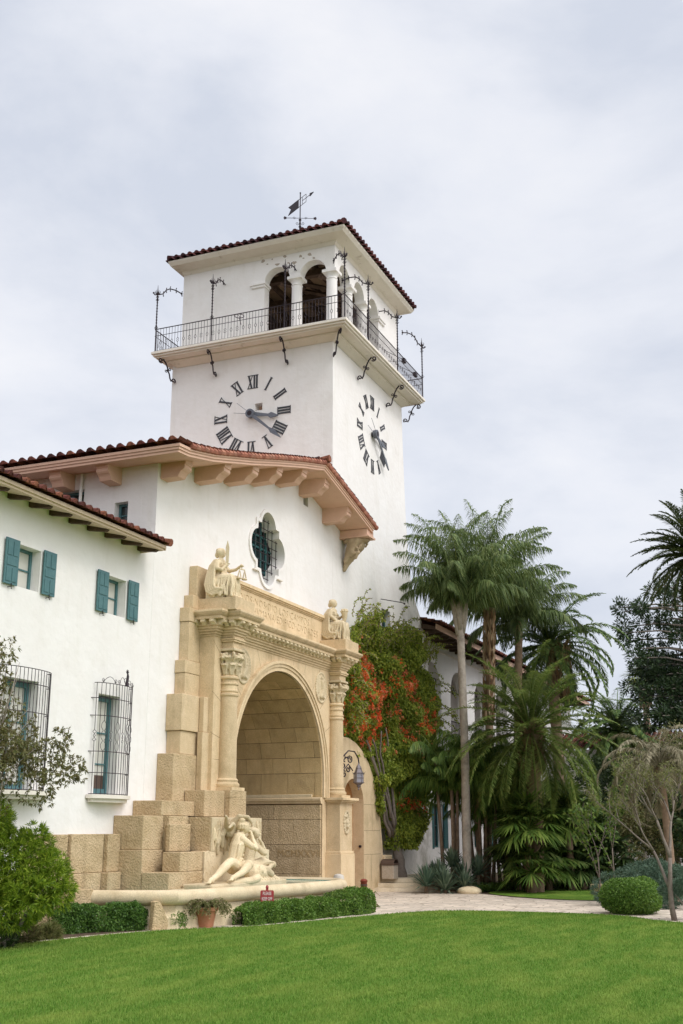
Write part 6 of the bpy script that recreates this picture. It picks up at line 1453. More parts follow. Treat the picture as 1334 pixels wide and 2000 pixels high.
# ---- fan palms
def fan_palm(name, label, loc, H, nl, r, seed, m=G_mid, group='fan palms in the undergrowth', el=(R(80), R(-10)), pet=.8, trunk=None):
    t = thing(name, label, 'palm tree', loc, 0, group); rs = rsn(seed); Ps, Ds, Ls = [], [], []; mb = MB()
    if trunk: trunk_mb([(0, 0, -.1), (0, 0, H)], trunk, 10, .05).build('trunk', bark_brown, t, smooth=True)
    else:
        tm = MB(); tm.tube([(0, 0, -.1), (0, 0, H * .6), (0, 0, H)], [.16, .15, .1], 8); tm.build('trunk', bark_brown, t, smooth=True)
    for k in range(nl):
        az = k * 2.39996 + rs.normal() * .15; e = el[0] + (el[1] - el[0]) * (k / nl) + rs.normal() * .12; d = np.array([math.cos(az) * math.cos(e), math.sin(az) * math.cos(e), math.sin(e)])
        c = np.array([0, 0, H]) + d * pet * rs.uniform(.8, 1.3) * r; mb.tube([(0, 0, H), tuple(c)], [.03, .02], 4)
        e2 = e - .5; ax = np.array([math.cos(az) * math.cos(e2), math.sin(az) * math.cos(e2), math.sin(e2)]); sd_ = nrm(np.cross(ax, [0, 0, 1.])[None])[0]; n = 26; th = np.linspace(-2.1, 2.1, n)
        D = np.cos(th)[:, None] * ax + np.sin(th)[:, None] * sd_ + rs.normal(size=(n, 3)) * .05; Ps.append(np.repeat(c[None], n, 0)); Ds.append(nrm(D)); Ls.append(r * (.75 + .25 * np.cos(th)) * rs.uniform(.9, 1.1, n))
    L_ = np.concatenate(Ls); V, Q, Tn = strip_leaves(np.concatenate(Ps), np.concatenate(Ds), L_, .075 * r / .9, .22); c = fast_mesh('crown', V, Q, Tn, m, t); mb.build('leaf_stalks', m, c); return t
fan_palm('fan_palm', 'fan palm hiding the thick trunk of the light date palm', (48.3, -6.75, 0), 2.5, 44, 1.15, 16, G_mid)
fan_palm('fan_palm', 'low fan palm at the foot of the thick light date palm trunk', (48.2, -6.9, 0), .8, 30, .95, 17, G_mid)
fan_palm('fan_palm', 'fan palm with broad pleated leaves right of the light date palm', (51.0, -7.9, 0), 2.9, 40, 1.15, 1)
fan_palm('fan_palm', 'low fan palm with spread leaves in front, left of the tall one', (50.7, -7.0, 0), 1.0, 30, 1.0, 2)
fan_palm('fan_palm', 'low grey-green fan palm at the front of the bed near the back lawn', (51.6, -8.3, 0), .9, 28, .95, 4, G_palm2)
fan_palm('fan_palm', 'dark fan palm under the light date palm', (49.6, -6.3, 0), 1.6, 32, 1.1, 5, G_palm2)
fan_palm('fan_palm', 'shaded fan palm behind the spiky plants', (50.6, -5.7, 0), 1.5, 32, 1.1, 6, G_dark)
fan_palm('fan_palm', 'dark fan palm at the right end of the undergrowth', (52.0, -9.4, 0), 1.0, 28, 1.1, 8, G_dark)
fan_palm('fan_palm', 'mid-height fan palm with upright leaves behind the low grey-green one', (53.0, -8.2, 0), 2.2, 36, 1.15, 15, G_mid)
t = fan_palm('skirted_fan_palm', 'tall slender fan palm with a pale hanging skirt far behind', (119, -2.1, 0), 17.0, 34, 1.5, 9, G_light, None, (R(85), R(0)), .8, (.35, .3))
rs = rsn(9); n = 500; a = rs.rand(n) * 2 * PI; z = rs.uniform(15.0, 17.2, n); P = np.stack([.4 * np.cos(a), .4 * np.sin(a), z], 1); D = np.stack([np.cos(a) * .3, np.sin(a) * .3, -np.ones(n)], 1)
leaf_obj('dead_leaf_skirt', P, D, .9, .2, dead, t)
# ---- grey drooping pygmy palm at the right
t, T_ = palm('pygmy_palm', 'palm with drooping greyish faded fronds behind the bare-branched tree', (43.4, -13.1, 0), (43.4, -12.9, 4.7), (.14, .14),
    feather_palm(40, 2.9, (R(72), R(-25)), 2.7, .45, .03, .3, 31, per=80, twist=.15), G_grey, bark_brown, .02, G_grey, W=.035, drop=.4)
# ---- scrolls of leaves: shrub maker
def shrub(name, label, loc, blobs, n, Ln, W, m, cat='shrub', group=None, stems=None, seed=1, holes=0., outw=.9, up=.35, droop=.15, part_name='foliage', hs=1.5, shell=.55, jit=.55):
    t = thing(name, label, cat, loc, 0, group); rs = rsn(seed); P, D = cloud_pts(blobs, n, rs, shell, holes, hs)
    d = D * outw + rs.normal(size=D.shape) * jit + np.array([0, 0, up]); f = leaf_obj(part_name, P, d, Ln * (.7 + .6 * rs.rand(len(P))), W, m, t, droop, seed, nb=D * .9 + np.array([0, 0, .7]))
    if stems:
        mb = MB()
        for s_ in stems: mb.tube(s_[0], s_[1], 7)
        mb.build('trunk' if cat == 'tree' else 'stems', bark_grey, t, smooth=True)
    return t
def fan_stems(n, h, spread, r, seed, z0=0):
    r_ = random.Random(seed); S = []
    for k in range(n):
        a = r_.uniform(0, 2 * PI); d = Vector((math.cos(a), math.sin(a), 0)); S.append(([d * .05 + UZ * z0, d * spread * .3 + UZ * h * .4, d * spread * .8 + UZ * h * .85], [r, r * .7, r * .25]))
    return S
# bright green willow-leaved shrub, left edge
def lobes(n, rx, ry, z0, z1, r0, r1, seed):
    r_ = random.Random(seed); B = []
    for k in range(n):
        a = r_.uniform(0, 2 * PI); q = r_.uniform(.2, 1) ** .6; z = r_.uniform(z0, z1); f = 1 - .45 * ((z - z0) / (z1 - z0)) ** 2; r = r_.uniform(r0, r1); B.append((rx * q * f * math.cos(a), ry * q * f * math.sin(a), z, r, r, r * .85))
    return B
def tuft_shrub(name, label, loc, blobs, ntuft, per, Ln, W, m, seed, group=None, stems=None, spread=.6, cat='shrub', holes=0, shell=.75, up=.5):
    """foliage as whorls of narrow leaves at the twig ends"""
    t = thing(name, label, cat, loc, 0, group); rs = rsn(seed); P, D = cloud_pts(blobs, ntuft, rs, shell, holes); D = nrm(D + np.array([0, 0, up]) + rs.normal(size=D.shape) * .35)
    Pr = np.repeat(P, per, 0); Dr = nrm(np.repeat(D, per, 0) + rs.normal(size=(len(P) * per, 3)) * spread); L_ = Ln * rs.uniform(.65, 1.2, len(Pr)); leaf_obj('foliage', Pr, Dr, L_, W, m, t, .12, seed)
    mb = MB()
    for s_ in (stems or []): mb.tube(s_[0], s_[1], 7)
    if stems: mb.build('trunk' if cat == 'tree' else 'stems', bark_grey, t, smooth=True)
    return t
def lift(B, d): return [(b[0], b[1], b[2] + d, *b[3:]) for b in B]
tuft_shrub('bright_shrub', 'large rounded bright green narrow-leaved shrub at the left edge', (21.55, -1.72, 0), lift([(0, .1, 1.5, .85, .9, .75), (-.5, .55, 1.9, .8, .8, .7), (-.25, .55, 2.45, .55, .5, .5), (.3, -.5, 1.35, .62, .6, .6), (-.1, -.6, .95, .7, .55, .5), (-.6, .6, 1.2, .8, .8, .7), (.25, .15, .75, .7, .7, .5), (-.7, .3, 2.6, .5, .5, .42), (.5, -.75, 1.0, .42, .42, .42), (.15, -.35, 1.95, .45, .4, .35), (-.2, -.1, .6, .8, .7, .4), (.35, -.2, 2.2, .26, .26, .22)], .18), 2600, 15, .17, .021, G_bright, 41, stems=fan_stems(9, 1.5, 1.0, .05, 4), spread=.75)
# bronze-leaved tree above it
B = [(0, 0, 4.1, .9, 1.1, .8), (.8, -.7, 4.0, .7, .5, .5), (.6, -.2, 4.7, .5, .5, .4), (-.6, .6, 4.9, .8, .8, .7), (1.0, -1.3, 3.75, .5, .45, .35), (.4, -.8, 3.3, .7, .6, .5), (-.3, .1, 3.4, .9, .9, .7), (-.8, .9, 5.9, .5, .4, .4), (-.9, 1.1, 6.3, .3, .3, .35), (1.15, -1.0, 4.45, .35, .3, .3), (.2, 0, 5.0, .6, .6, .45), (.1, -.2, 4.4, .8, .8, .6), (-.1, .2, 3.0, .7, .8, .5), (.1, -.1, 6.35, .32, .3, .35), (0, 0, 5.7, .35, .35, .35)]
tuft_shrub('bronze_tree', 'thin twiggy tree with olive-bronze leaves covering the left grille window', (20.45, -1.75, 0), B, 3000, 8, .10, .03, G_brown, 42, cat='tree', shell=.25, spread=.8, up=-.5, holes=.45,
    stems=[([(0, 0, 0), (.05, .1, 1.6), (0, 0, 3.2), (-.1, .2, 4.6), (.05, 0, 6.3)], [.09, .08, .05, .03, .008])] + [([(0, 0, 2.2 + .07 * k), (.35 * math.cos(k * 2.2), .4 * math.sin(k * 2.2), 2.9 + .10 * k), ((.8 + .3 * math.sin(k * 3)) * math.cos(k * 2.2), (.8 + .4 * math.sin(k * 5)) * math.sin(k * 2.2), 3.3 + .11 * k)], [.022, .014, .004]) for k in range(26)])
# undergrowth at the left foot
for i, (x, y, r_, m_, lb) in enumerate(((21.3, -1.6, .42, G_dark, 'low dark clump on the soil left of the hedge under the big shrub'), (22.6, -1.35, .30, G_brown, 'wispy bronze-green tuft on the soil before the stone wall'), (19.6, -1.9, .45, G_dark, 'dark low clump beneath the bright shrub at the left edge'), (23.6, -1.25, .24, G_olive, 'small yellowish tuft on the soil near the left hedge'))):
    tuft_shrub('low_clump', lb, (x, y, 0), [(0, 0, r_ * .5, r_, r_, r_ * .7)], 150, 9, .2, .02, m_, 60 + i, up=1.2, spread=.5)
# clipped hedges
def hedge(name, label, line, w_, h, n, m, seed, Ln=.055, W=.036, bulge=None, group='clipped hedges round the fountain'):
    t = thing(name, label, 'hedge', (line[0][0], line[0][1], 0), 0, group); rs = rsn(seed); L2 = [Vector((x, y, 0)) for x, y in line]; seg = [0]
    for a, b in zip(L2, L2[1:]): seg.append(seg[-1] + (b - a).length)
    s = rs.rand(n) * (seg[-1] + .0); i0 = np.searchsorted(seg, s, side='right').clip(1, len(seg) - 1) - 1; A = np.array([[p.x, p.y] for p in L2]); sg = np.array(seg)
    f = ((s - sg[i0]) / (sg[i0 + 1] - sg[i0]))[:, None]; c = A[i0] * (1 - f) + A[i0 + 1] * f; tan = A[i0 + 1] - A[i0]; tan /= np.linalg.norm(tan, axis=1, keepdims=True); nr = np.stack([tan[:, 1], -tan[:, 0]], 1)
    hh = h * np.ones(n); 
    if bulge: hh = h + bulge[1] * np.clip((s - bulge[0]) / .6, 0, 1); ww = w_ / 2 * (1 + .35 * np.clip((s - bulge[0]) / .6, 0, 1))
    else: ww = w_ / 2 * np.ones(n)
    e = np.minimum(s, seg[-1] - s); rnd_end = np.clip(e / .35, 0.0, 1) ** .5
    face = rs.rand(n); u = np.where(face < .42, 1.0, np.where(face < .55, -1.0, rs.uniform(-1, 1, n))); v = np.where(face < .55, rs.rand(n), 1.0)
    # rounded top edges
    rt = .14; tp = v * hh; edge_in = np.clip((tp - (hh - rt)) / rt, 0, 1); side_in = np.clip((np.abs(u) * ww - (ww - rt)) / rt, 0, 1)
    sc = np.where(face < .55, 1 - .25 * (edge_in ** 2) * rt / ww * 2, 1); tp = np.where(face >= .55, hh - .5 * rt * side_in ** 2, tp)
    wob = .035 * np.sin(s * 5 + tp * 7) + .03 * np.sin(s * 11 + 2) ; U = u * ww * sc * (.35 + .65 * rnd_end); U = U + np.sign(U) * (rs.normal(size=n) * .02 + wob)
    tp = tp * (.72 + .28 * rnd_end) + np.where(face >= .55, rs.normal(size=n) * .02 + wob, 0)
    P = np.concatenate([c + nr * U[:, None], tp[:, None] + .01], 1) - np.array([line[0][0], line[0][1], 0])
    out_ = np.concatenate([nr * np.where(face < .55, u, 0)[:, None], np.where(face >= .55, 1., .25)[:, None]], 1) + rs.normal(size=(n, 3)) * .55
    leaf_obj('foliage', P, rs.normal(size=(n, 3)) + out_ * .45, Ln * rs.uniform(.7, 1.2, n), W, m, t, .1, seed, nb=nrm(out_) * 1.1 + np.array([0, 0, .4]))
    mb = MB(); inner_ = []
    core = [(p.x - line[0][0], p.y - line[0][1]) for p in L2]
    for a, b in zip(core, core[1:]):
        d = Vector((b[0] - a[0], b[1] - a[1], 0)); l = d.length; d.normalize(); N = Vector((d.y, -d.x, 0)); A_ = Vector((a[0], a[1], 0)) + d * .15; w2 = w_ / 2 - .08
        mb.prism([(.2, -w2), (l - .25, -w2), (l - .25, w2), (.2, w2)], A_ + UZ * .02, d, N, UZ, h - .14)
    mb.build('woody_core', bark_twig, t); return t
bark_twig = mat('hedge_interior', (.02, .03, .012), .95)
hedge('box_hedge', 'long clipped hedge in front of the fountain with a fuller rounded end by the path', [(28.75, -3.55), (30.3, -3.93), (32.4, -4.40), (34.9, -4.86)], .58, .50, 30000, G_hedge, 51, bulge=(4.4, .17))
hedge('box_hedge', 'shorter darker clipped hedge in front of the left end of the fountain', [(24.7, -.45), (25.8, -1.05), (26.9, -1.85)], .52, .60, 15000, G_hedge_d, 52)
shrub('hedge_tuft', 'small leafy clump at the foot of the wedge stone', (27.25, -2.55, 0), [(0, 0, .2, .28, .26, .22)], 1500, .05, .035, G_hedge, seed=53)
shrub('hedge_tuft', 'wavy yellowish leafy clump leaning over the middle of the long hedge', (33.0, -4.45, .5), [(0, 0, .05, .35, .25, .13), (.4, -.1, .1, .3, .25, .13)], 1500, .055, .035, G_mid, seed=54)
# potted plant and twiggy plants
def twiggy(name, label, loc, n, h, spread, m, seed, leaves=260, Ln=.07, W=.035, mtw=bark_brown, r0=.010, group=None, cat='plant'):
    t = thing(name, label, cat, loc, 0, group); r_ = random.Random(seed); mb = MB(); P = []; D = []
    for k in range(n):
        a = r_.uniform(0, 2 * PI); q = [Vector((0, 0, 0))]; d = Vector((math.cos(a) * .6, math.sin(a) * .6, 1)).normalized(); L_ = h * r_.uniform(.7, 1.3)
        for i in range(6): d = (d + Vector((r_.uniform(-.3, .3) + math.cos(a) * .18 * spread, r_.uniform(-.3, .3) + math.sin(a) * .18 * spread, -.13 * i * spread))).normalized(); q.append(q[-1] + d * L_ / 6)
        mb.tube(q, [r0 * (1 - .12 * i) for i in range(7)], 4)
        for _ in range(int(leaves / n)): i = r_.uniform(1.5, 5.99); j = int(i); P.append(tuple(q[j].lerp(q[j + 1], i - j))); D.append((r_.uniform(-1, 1), r_.uniform(-1, 1), r_.uniform(-.4, .8)))
    mb.build('stems', mtw, t); leaf_obj('leaves', P, D, Ln, W, m, t, .2, seed); return t
twiggy('potted_plant', 'straggly yellow-green plant spilling from the terracotta pot', (27.95, -3.02, .44), 60, .85, 1.6, G_olive, 71, 3600, .06, .032)
twiggy('sprawling_plant', 'gnarled leafless-looking plant with red-brown twigs at the end of the basin', (36.6, -3.9, 0), 24, 1.15, 1.2, G_mid, 72, 420, .09, .035, r0=.022)
twiggy('sprawling_plant', 'thin bare stems with a few leaves rising at the back of the pool', (36.0, -1.2, .6), 6, .75, 1.0, G_mid, 73, 40, .09, .04, r0=.012)
twiggy('sprawling_plant', 'small grey-leaved plant growing against the white post', (36.9, -2.95, 0), 12, .95, .8, G_agave, 74, 300, .07, .03, r0=.01)
# spiky rosettes
def rosette(name, label, loc, n, Ln, W, m, seed, group='spiky plants beside the steps', cat='plant', up=.75, drop=.22, stem=0.):
    t = thing(name, label, cat, loc, 0, group); rs = rsn(seed); k = np.arange(n); az = k * 2.39996; e = R(88) * (1 - (k / n) ** 1.1) + R(5) + rs.normal(size=n) * .08
    D = np.stack([np.cos(az) * np.cos(e), np.sin(az) * np.cos(e), np.sin(e)], 1); P = D * .05 + np.array([0, 0, stem + .05]); L_ = Ln * rs.uniform(.8, 1.1, n)
    V, Q, Tn = strip_leaves(P, D, L_, W, drop); fast_mesh('leaves', V, Q, Tn, m, t)
    if stem: mb = MB(); mb.tube([(0, 0, -.05), (0, 0, stem + .1)], [.09, .07], 7); mb.build('stem', bark_brown, t)
    return t
ag = [((46.3, -2.95, .2), 1.0, 'first spiky rosette at the front left of the steps bed'), ((46.6, -3.65, .05), 1.05, 'low spiky grey-green rosette in the front centre of the steps bed'), ((47.6, -3.1, .35), 1.0, 'spiky rosette raised behind the front two'), ((47.9, -4.1, .3), 1.1, 'tall spiky rosette left of the ringed palm trunk'),
      ((48.4, -3.4, .9), .95, 'stemmed spiky rosette highest of the group'), ((48.5, -4.5, .6), 1.0, 'stemmed spiky rosette right of the tall grey trunk'), ((48.8, -2.4, .4), .8, 'small spiky rosette close to the vine trunk'), ((47.2, -4.3, .1), .8, 'small spiky rosette above the pale boulder')]
for i, (p, s_, lb) in enumerate(ag): rosette('spiky_rosette', lb, (p[0], p[1], 0.0), 110, s_ * 1.22, .075, G_agave if i % 3 else G_jun, 80 + i, stem=p[2])
# strap-leaved ground cover along the back lawn
def straps():
    rs = rsn(90); cl_ = []; 
    line = [(47.6, -4.9), (49.4, -5.0), (51.0, -5.9), (53.4, -7.2), (56.5, -8.7), (60, -10.2)]
    for i in range(170):
        s = rs.rand() * (len(line) - 1.001); j = int(s); f = s - j; x = line[j][0] * (1 - f) + line[j + 1][0] * f; y = line[j][1] * (1 - f) + line[j + 1][1] * f; k = rs.rand() * 1.1; cl_.append((x + k * .5 + rs.normal() * .1, y + k + rs.normal() * .1))
    Ps, Ds, Ls = [], [], []
    for (x, y) in cl_:
        n = 26; az = rs.rand(n) * 2 * PI; e = R(85) - rs.rand(n) * R(60); Ps.append(np.repeat([[x, y, 0.]], n, 0)); Ds.append(np.stack([np.cos(az) * np.cos(e), np.sin(az) * np.cos(e), np.sin(e)], 1)); Ls.append(rs.uniform(.35, .62, n))
    V, Q, Tn = strip_leaves(np.concatenate(Ps), np.concatenate(Ds), np.concatenate(Ls), .05, .3); o = fast_mesh('strap_leaf_ground_cover', V, Q, Tn, G_mid); tag(o, 'dense band of glossy strap leaves edging the back lawn', 'ground cover', kind='stuff')
straps()
# rounded and spreading conifers at the right
shrub('ball_shrub', 'clipped round green shrub on the near side of the path at right', (37.5, -12.55, 0), [(0, 0, .50, .90, .90, .54), (0, 0, .30, .90, .90, .34), (.35, -.3, .62, .55, .55, .46), (-.35, .3, .60, .58, .55, .45), (.1, .5, .5, .5, .5, .42), (-.5, -.35, .52, .5, .5, .44)], 30000, .06, .032, G_hedge, seed=101, shell=.84, jit=.9, up=.3, stems=fan_stems(6, .6, .5, .03, 1))
tuft_shrub('spreading_juniper', 'wide blue-green spreading juniper behind the clipped round shrub', (41.7, -12.7, 0), lobes(16, 2.0, 1.6, .35, 1.15, .45, .7, 9), 3600, 9, .15, .022, G_jun, 102, spread=.55, stems=fan_stems(6, .8, 1.2, .05, 2))
tuft_shrub('tiered_juniper', 'small tiered blue-green juniper on a bare stem at the right edge', (35.3, -14.45, 0), [(0, -.2, 1.05, .55, .5, .2), (.2, .4, .8, .4, .4, .16), (0, -.5, .72, .5, .4, .18), (.3, 0, 1.3, .35, .35, .14)], 1200, 9, .09, .016, G_jun, 103, spread=.6, stems=[([(0, 0, 0), (.05, -.05, .4), (0, -.2, 1.0)], [.06, .05, .03]), ([(.03, 0, .3), (.1, .2, .55), (.2, .4, .78)], [.035, .03, .02]), ([(.03, 0, .3), (0, -.3, .6)], [.035, .02])])
# branching small tree with thin yellow-green leaves on the right
bark_dim = mat('dull_branch_bark', (.15, .12, .10), .95, var=(.23, .19, .16), scale=8, bump=.4, bscale=12)
def branching(name, label, loc, H, seed, m, spread=1.0, leaves=2600, r0=.10, Ln=.12, W=.03, levels=5, cat='tree', dir0=(0, 0, 1), fork=.33):
    t = thing(name, label, cat, loc); r_ = random.Random(seed); mb = MB(); tips = []
    def grow(p, d, L_, r, lv):
        q = [p]; dd = d.copy()
        for i in range(4): dd = (dd + Vector((r_.uniform(-.12, .12), r_.uniform(-.12, .12), r_.uniform(-.02, .10)))).normalized(); q.append(q[-1] + dd * L_ / 4)
        mb.tube(q, [r * (1 - .09 * i) for i in range(5)], 6 if lv > 2 else 4)
        if lv <= 2: tips.extend([(q[j], dd) for j in (1, 2, 3, 4)])
        if lv == 0: return
        for k in range(r_.choice((2, 3)) if lv < levels else 3):
            a = r_.uniform(0, 2 * PI); s_ = Vector((math.cos(a), math.sin(a), r_.uniform(-.1, .5))) * spread; grow(q[-1] if k < 2 else q[2], (dd + s_ * .62).normalized(), L_ * r_.uniform(.62, .85), r * .62, lv - 1)
    grow(Vector((0, 0, 0)), Vector(dir0).normalized(), H * fork, r0, levels); mb.build('trunk', bark_dim, t, smooth=True)
    rs = rsn(seed); i = rs.randint(0, len(tips), leaves); P = np.array([tuple(tips[j][0]) for j in i]) + rs.normal(size=(leaves, 3)) * .05; D = np.array([tuple(tips[j][1]) for j in i]) + rs.normal(size=(leaves, 3)) * .8 + np.array([0, 0, -.2])
    leaf_obj('crown', P, D, Ln * rs.uniform(.7, 1.2, leaves), W, m, t, .2, seed); return t
branching('bare_branched_tree', 'small grey-trunked tree with forking limbs and sparse yellow-green leaves at right', (35.1, -14.1, 0), 5.2, 8, G_olive, spread=.95, leaves=2400, r0=.085, Ln=.11, W=.028)
branching('young_sapling', 'thin young sapling with a few drooping leaves before the juniper', (43.2, -10.55, 0), 3.1, 12, G_mid, spread=.8, leaves=420, r0=.035, Ln=.2, W=.09, levels=3, fork=.5)
branching('young_sapling', 'taller slender sapling with pale green leaves behind the thin one', (47.2, -10.4, 0), 3.6, 14, G_mid, spread=.6, leaves=520, r0=.035, Ln=.2, W=.085, levels=3, fork=.5)
# araucaria-like conifer against the sky on the right
def araucaria():
    t = thing('bunya_pine', 'dark open conifer with tufted branch ends against the sky at right', 'tree', (69.7, -12.0, 0)); r_ = random.Random(6); mb = MB(); mb.tube([(0, 0, 0), (0, 0, 9), (0, 0, 17)], [.45, .35, .08], 10); P, D = [], []
    for k in range(140):
        z = r_.uniform(6.0, 16.2); a = r_.uniform(0, 2 * PI); L_ = 4.1 * r_.uniform(.55, 1.1); d = Vector((math.cos(a), math.sin(a), 0)); q = [Vector((0, 0, z)), d * L_ * .5 + UZ * (z + .25), d * L_ + UZ * (z + .1)]; mb.tube(q, [.07, .05, .03], 5)
        for f in (1.0, .72, .42):
            if f < .9 and r_.random() < .45: continue
            c = d * L_ * f + UZ * (z + .15); rb = r_.uniform(.42, .64)
            for _ in range(210): v = Vector((r_.gauss(0, 1), r_.gauss(0, 1), r_.gauss(0, .8))).normalized(); P.append(tuple(c + v * rb * r_.uniform(.3, 1))); D.append(tuple(v))
    mb.build('trunk', bark_grey, t, smooth=True); leaf_obj('crown', P, D, .24, .085, G_ara, t, .0, 5)
araucaria()
# ---- background planting
def bigtree(label, loc, blobs, n, m, seed, Ln=.3, W=.15, H=3, name='background_tree'):
    return shrub(name, label, loc, blobs, n, Ln, W, m, cat='tree', group='trees and tall shrubs behind the garden', seed=seed, holes=.15, stems=[([(0, 0, 0), (.1, 0, H * .5), (0, .1, H)], [.22, .17, .1])], shell=.5, hs=.9)
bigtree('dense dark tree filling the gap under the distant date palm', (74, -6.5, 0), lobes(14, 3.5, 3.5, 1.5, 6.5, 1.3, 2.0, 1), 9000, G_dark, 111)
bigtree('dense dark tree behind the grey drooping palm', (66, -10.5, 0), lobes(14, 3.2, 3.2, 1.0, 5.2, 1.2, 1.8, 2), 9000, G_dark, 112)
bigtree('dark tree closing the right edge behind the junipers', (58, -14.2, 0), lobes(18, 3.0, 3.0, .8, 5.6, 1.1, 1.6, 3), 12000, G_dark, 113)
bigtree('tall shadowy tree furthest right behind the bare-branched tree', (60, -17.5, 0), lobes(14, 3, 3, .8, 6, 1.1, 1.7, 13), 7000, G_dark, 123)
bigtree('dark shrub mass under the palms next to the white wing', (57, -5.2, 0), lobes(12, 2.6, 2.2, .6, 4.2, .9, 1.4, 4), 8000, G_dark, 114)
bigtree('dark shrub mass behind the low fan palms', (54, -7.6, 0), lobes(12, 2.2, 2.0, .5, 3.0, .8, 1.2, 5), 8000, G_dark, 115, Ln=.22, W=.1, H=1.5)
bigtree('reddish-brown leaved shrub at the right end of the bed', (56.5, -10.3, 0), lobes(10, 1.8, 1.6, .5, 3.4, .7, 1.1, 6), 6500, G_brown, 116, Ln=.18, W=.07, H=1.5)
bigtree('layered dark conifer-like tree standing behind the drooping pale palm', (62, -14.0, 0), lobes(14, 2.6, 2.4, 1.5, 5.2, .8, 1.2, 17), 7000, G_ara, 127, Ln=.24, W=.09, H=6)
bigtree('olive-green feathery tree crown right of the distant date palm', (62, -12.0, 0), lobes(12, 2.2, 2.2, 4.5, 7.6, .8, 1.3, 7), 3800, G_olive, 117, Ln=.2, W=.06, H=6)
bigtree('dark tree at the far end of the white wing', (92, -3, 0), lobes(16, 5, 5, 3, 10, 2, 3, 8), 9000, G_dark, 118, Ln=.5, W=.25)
bigtree('low dark thicket far right behind everything', (98, -22, 0), lobes(16, 7, 7, 1, 7, 2, 3.2, 14), 9000, G_dark, 124, Ln=.5, W=.25)
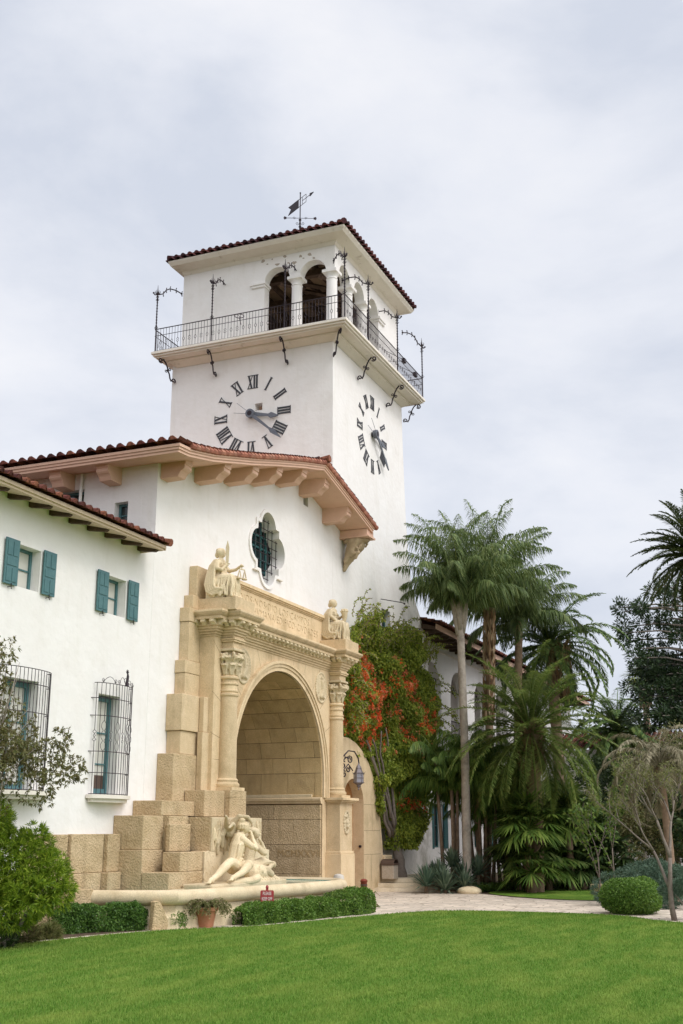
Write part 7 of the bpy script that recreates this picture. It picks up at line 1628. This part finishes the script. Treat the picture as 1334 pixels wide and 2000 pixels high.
# ================================================================ FLOWERING VINE on the wing
def vine():
    t = thing('flowering_vine', 'large climbing vine with orange-red flower clusters covering the wall beside the tower', 'climbing plant', (48, -.6, 0)); rs = rsn(200)
    poly = [(44.11, 9.08), (43.94, 10.33), (44.72, 11.0), (47.56, 11.6), (50.0, 11.6), (52.9, 11.0), (54.6, 10.4), (56.2, 8.9), (57.0, 7.31), (55.9, 5.94), (54.0, 4.64), (53.1, 3.68), (52.4, 2.0), (48.6, 1.75), (47.4, 2.93), (46.9, 4.0), (46.2, 5.2), (43.9, 5.88), (43.0, 6.35), (43.4, 7.52)]
    def inside(x, z):
        c = np.zeros(len(x), bool); n = len(poly)
        for i in range(n):
            (x0, z0), (x1, z1) = poly[i], poly[(i + 1) % n]; k = ((z0 > z) != (z1 > z)) & (x < (x1 - x0) * (z - z0) / ((z1 - z0) + 1e-9) + x0); c ^= k
        return c
    N = 290000; x = rs.uniform(42.5, 57.8, N); z = rs.uniform(1.7, 12.2, N); wx = x + .35 * np.sin(z * 2.1) + .2 * np.sin(z * 5.3 + x); wz = z + .3 * np.sin(x * 2.7) + .18 * np.sin(x * 6.1); k = inside(wx, wz); x, z = x[k], z[k]; n = len(x)
    # relief: overlapping hanging mounds
    dep = .5 + .28 * np.sin(x * 1.9 + .6 * z) + .28 * np.sin(z * 1.5 - x * .8 + 1) + .16 * np.sin(x * 4.3 + z * 2) + .12 * np.sin(z * 5.1 - x); dep = np.clip(dep, .08, 1.3) * np.clip((z - 1.2) / 3.5, .85, 1); dep *= .6 + .9 * np.exp(-((x - 48.8) / 5) ** 2); dep += .45 * np.exp(-((x - 49.8) / 1.6) ** 2 - ((z - 3.0) / 1.3) ** 2)
    y = -.05 - dep * (1 - .7 * rs.rand(n) ** 1.6); D = np.stack([rs.normal(size=n) * .7, -.25 + rs.normal(size=n) * .35, -.75 + rs.normal(size=n) * .5], 1)
    # clumped density
    f = np.sin(x * 3.1 + z * 1.3) * np.sin(z * 2.9 - x * 1.1); keep = f + rs.normal(size=n) * .4 > -1.05; P = np.stack([x, y, z], 1)[keep] - np.array([48, -.6, 0]); D = D[keep]
    P1 = P; leaf_obj('foliage', P1, D, .12 * rs.uniform(.7, 1.3, len(P1)), .07, G_vine, t, .1, 2, nb=np.array([-.7, -.6, .75]))
    # free shoots along the top and edges
    mb = MB(); SP, SD = [], []; r_ = random.Random(77)
    for i in range(150):
        e = r_.random()
        if e < .6: sx, sz = r_.uniform(43.8, 54.0), 10.3 + r_.uniform(-.4, 1.0); d = Vector((r_.uniform(-.6, .6), r_.uniform(-.7, .1), 1)).normalized()
        elif e < .8: sx, sz = r_.uniform(53, 55.5), r_.uniform(5, 10); d = Vector((.7, -.5, r_.uniform(-.4, .6))).normalized()
        else: sx, sz = r_.uniform(43.2, 44.2), r_.uniform(6.5, 10); d = Vector((-.5, -.5, r_.uniform(-.2, .7))).normalized()
        p = Vector((sx, -.6 - r_.random() * .5, sz)); q = [p]; L_ = r_.uniform(.5, 1.6)
        for k in range(6): d = (d + Vector((r_.uniform(-.2, .2), r_.uniform(-.2, .1), -.10 * k))).normalized(); q.append(q[-1] + d * L_ / 6)
        mb.tube([v - Vector((48, -.6, 0)) for v in q], [.012] * 7, 3)
        for _ in range(int(34 * L_)): s = r_.uniform(0, 5.99); j = int(s); SP.append(tuple(q[j].lerp(q[j + 1], s - j) - Vector((48, -.6, 0)))); SD.append((r_.gauss(0, 1), r_.gauss(0, 1), r_.gauss(0, .8)))
    st = mb.build('shoots', bark_brown, t); leaf_obj('shoot_leaves', SP, SD, .11, .06, G_vine, st, .1, 4)
    # flower clusters: each a tuft of narrow trumpets
    cs = [(44.59, 8.69), (43.98, 7.98), (45.2, 8.5), (46.11, 8.32), (47.2, 8.6), (48.41, 8.58), (43.3, 7.15), (44.55, 6.99), (45.2, 7.6), (45.75, 6.67), (46.99, 6.22), (50.09, 7.01), (50.78, 6.37), (52.42, 8.29), (53.4, 7.6), (53.5, 6.81), (50.34, 5.2), (50.09, 4.51), (49.21, 3.81), (51.0, 3.87), (43.3, 6.6), (48.64, 6.5), (45.43, 6.32), (47.4, 7.4), (49.5, 6.4), (51.5, 7.2), (44.8, 9.4), (45.6, 9.6), (50.6, 5.8), (52.6, 5.6), (48.0, 6.9), (51.6, 9.0), (49.8, 9.1)]
    FP, FD, FS, SPp, SDd = [], [], [], [], []
    def depth(xx, zz):
        d_ = .5 + .28 * math.sin(xx * 1.9 + .6 * zz) + .28 * math.sin(zz * 1.5 - xx * .8 + 1) + .16 * math.sin(xx * 4.3 + zz * 2) + .12 * math.sin(zz * 5.1 - xx); return min(1.3, max(.08, d_)) * min(1, max(.85, (zz - 1.2) / 3.5)) * (.6 + .9 * math.exp(-((xx - 48.8) / 5) ** 2)) + .45 * math.exp(-((xx - 49.8) / 1.6) ** 2 - ((zz - 3.0) / 1.3) ** 2)
    for (cx, cz) in cs:
        for m_ in range(r_.choice((12, 20, 30))):
            xx, zz = cx + r_.gauss(.25, .55), cz + r_.gauss(0, .30); yy = -.14 - depth(xx, zz) - r_.random() * .14
            sal = r_.random() < .4
            for _ in range(r_.choice((7, 10, 13))):
                v = Vector((r_.gauss(0, 1), r_.gauss(0, .8) - .5, r_.gauss(0, 1))).normalized(); (SPp if sal else FP).append((xx - 48 + v.x * .04, yy + .6 + v.y * .04, zz + v.z * .04)); (SDd if sal else FD).append(tuple(v))
    leaf_obj('orange_flowers', FP, FD, .12, .055, M_flower, t, .1, 6); leaf_obj('salmon_flowers', SPp, SDd, .11, .05, M_salmon, t, .1, 7)
    # woody stems climbing the edge of the gateway, thick trunk at the foot
    for name, q, r in (('trunk', [(49.3, -.8, .3), (49.1, -.75, 1.2), (49.0, -.7, 2.0), (48.3, -.65, 2.8)], [.30, .2, .17, .13]),
        ('woody_stem', [(48.6, -.7, 2.3), (47.6, -.7, 3.1), (47.0, -.85, 3.8), (46.6, -.8, 4.7), (46.0, -.75, 5.4), (45.2, -.8, 6.1)], [.10, .08, .065, .06, .05, .04]),
        ('woody_stem', [(47.9, -.8, 2.2), (47.5, -.7, 2.9), (47.3, -.7, 3.7), (46.9, -.7, 4.6), (46.2, -.7, 5.5)], [.07, .06, .05, .05, .03]),
        ('woody_stem', [(48.2, -.9, 2.6), (47.9, -.8, 3.6), (47.4, -.75, 4.6), (46.9, -.8, 5.6), (46.7, -.9, 6.6)], [.08, .07, .06, .05, .03]),
        ('woody_stem', [(47.8, -.9, 3.0), (47.2, -.85, 4.1), (46.7, -.8, 5.2), (45.9, -.8, 6.2)], [.06, .05, .045, .03]),
        ('woody_stem', [(48.3, -.9, 2.7), (48.2, -.8, 4.0), (48.0, -.8, 5.4), (47.5, -.8, 6.8)], [.08, .07, .05, .03])):
        Q = []
        for a, b in zip(q, q[1:]):
            for f in (0, .33, .66): Q.append(Vector(a).lerp(Vector(b), f) + Vector((r_.uniform(-.04, .04), r_.uniform(-.04, .04), 0)) - Vector((48, -.6, 0)))
        Q.append(Vector(q[-1]) - Vector((48, -.6, 0))); RR = [r[0] + (r[-1] - r[0]) * i / (len(Q) - 1) for i in range(len(Q))]; mb = MB(); mb.tube(Q, RR, 8); mb.build(name, bark_dim, t, smooth=True)
vine()
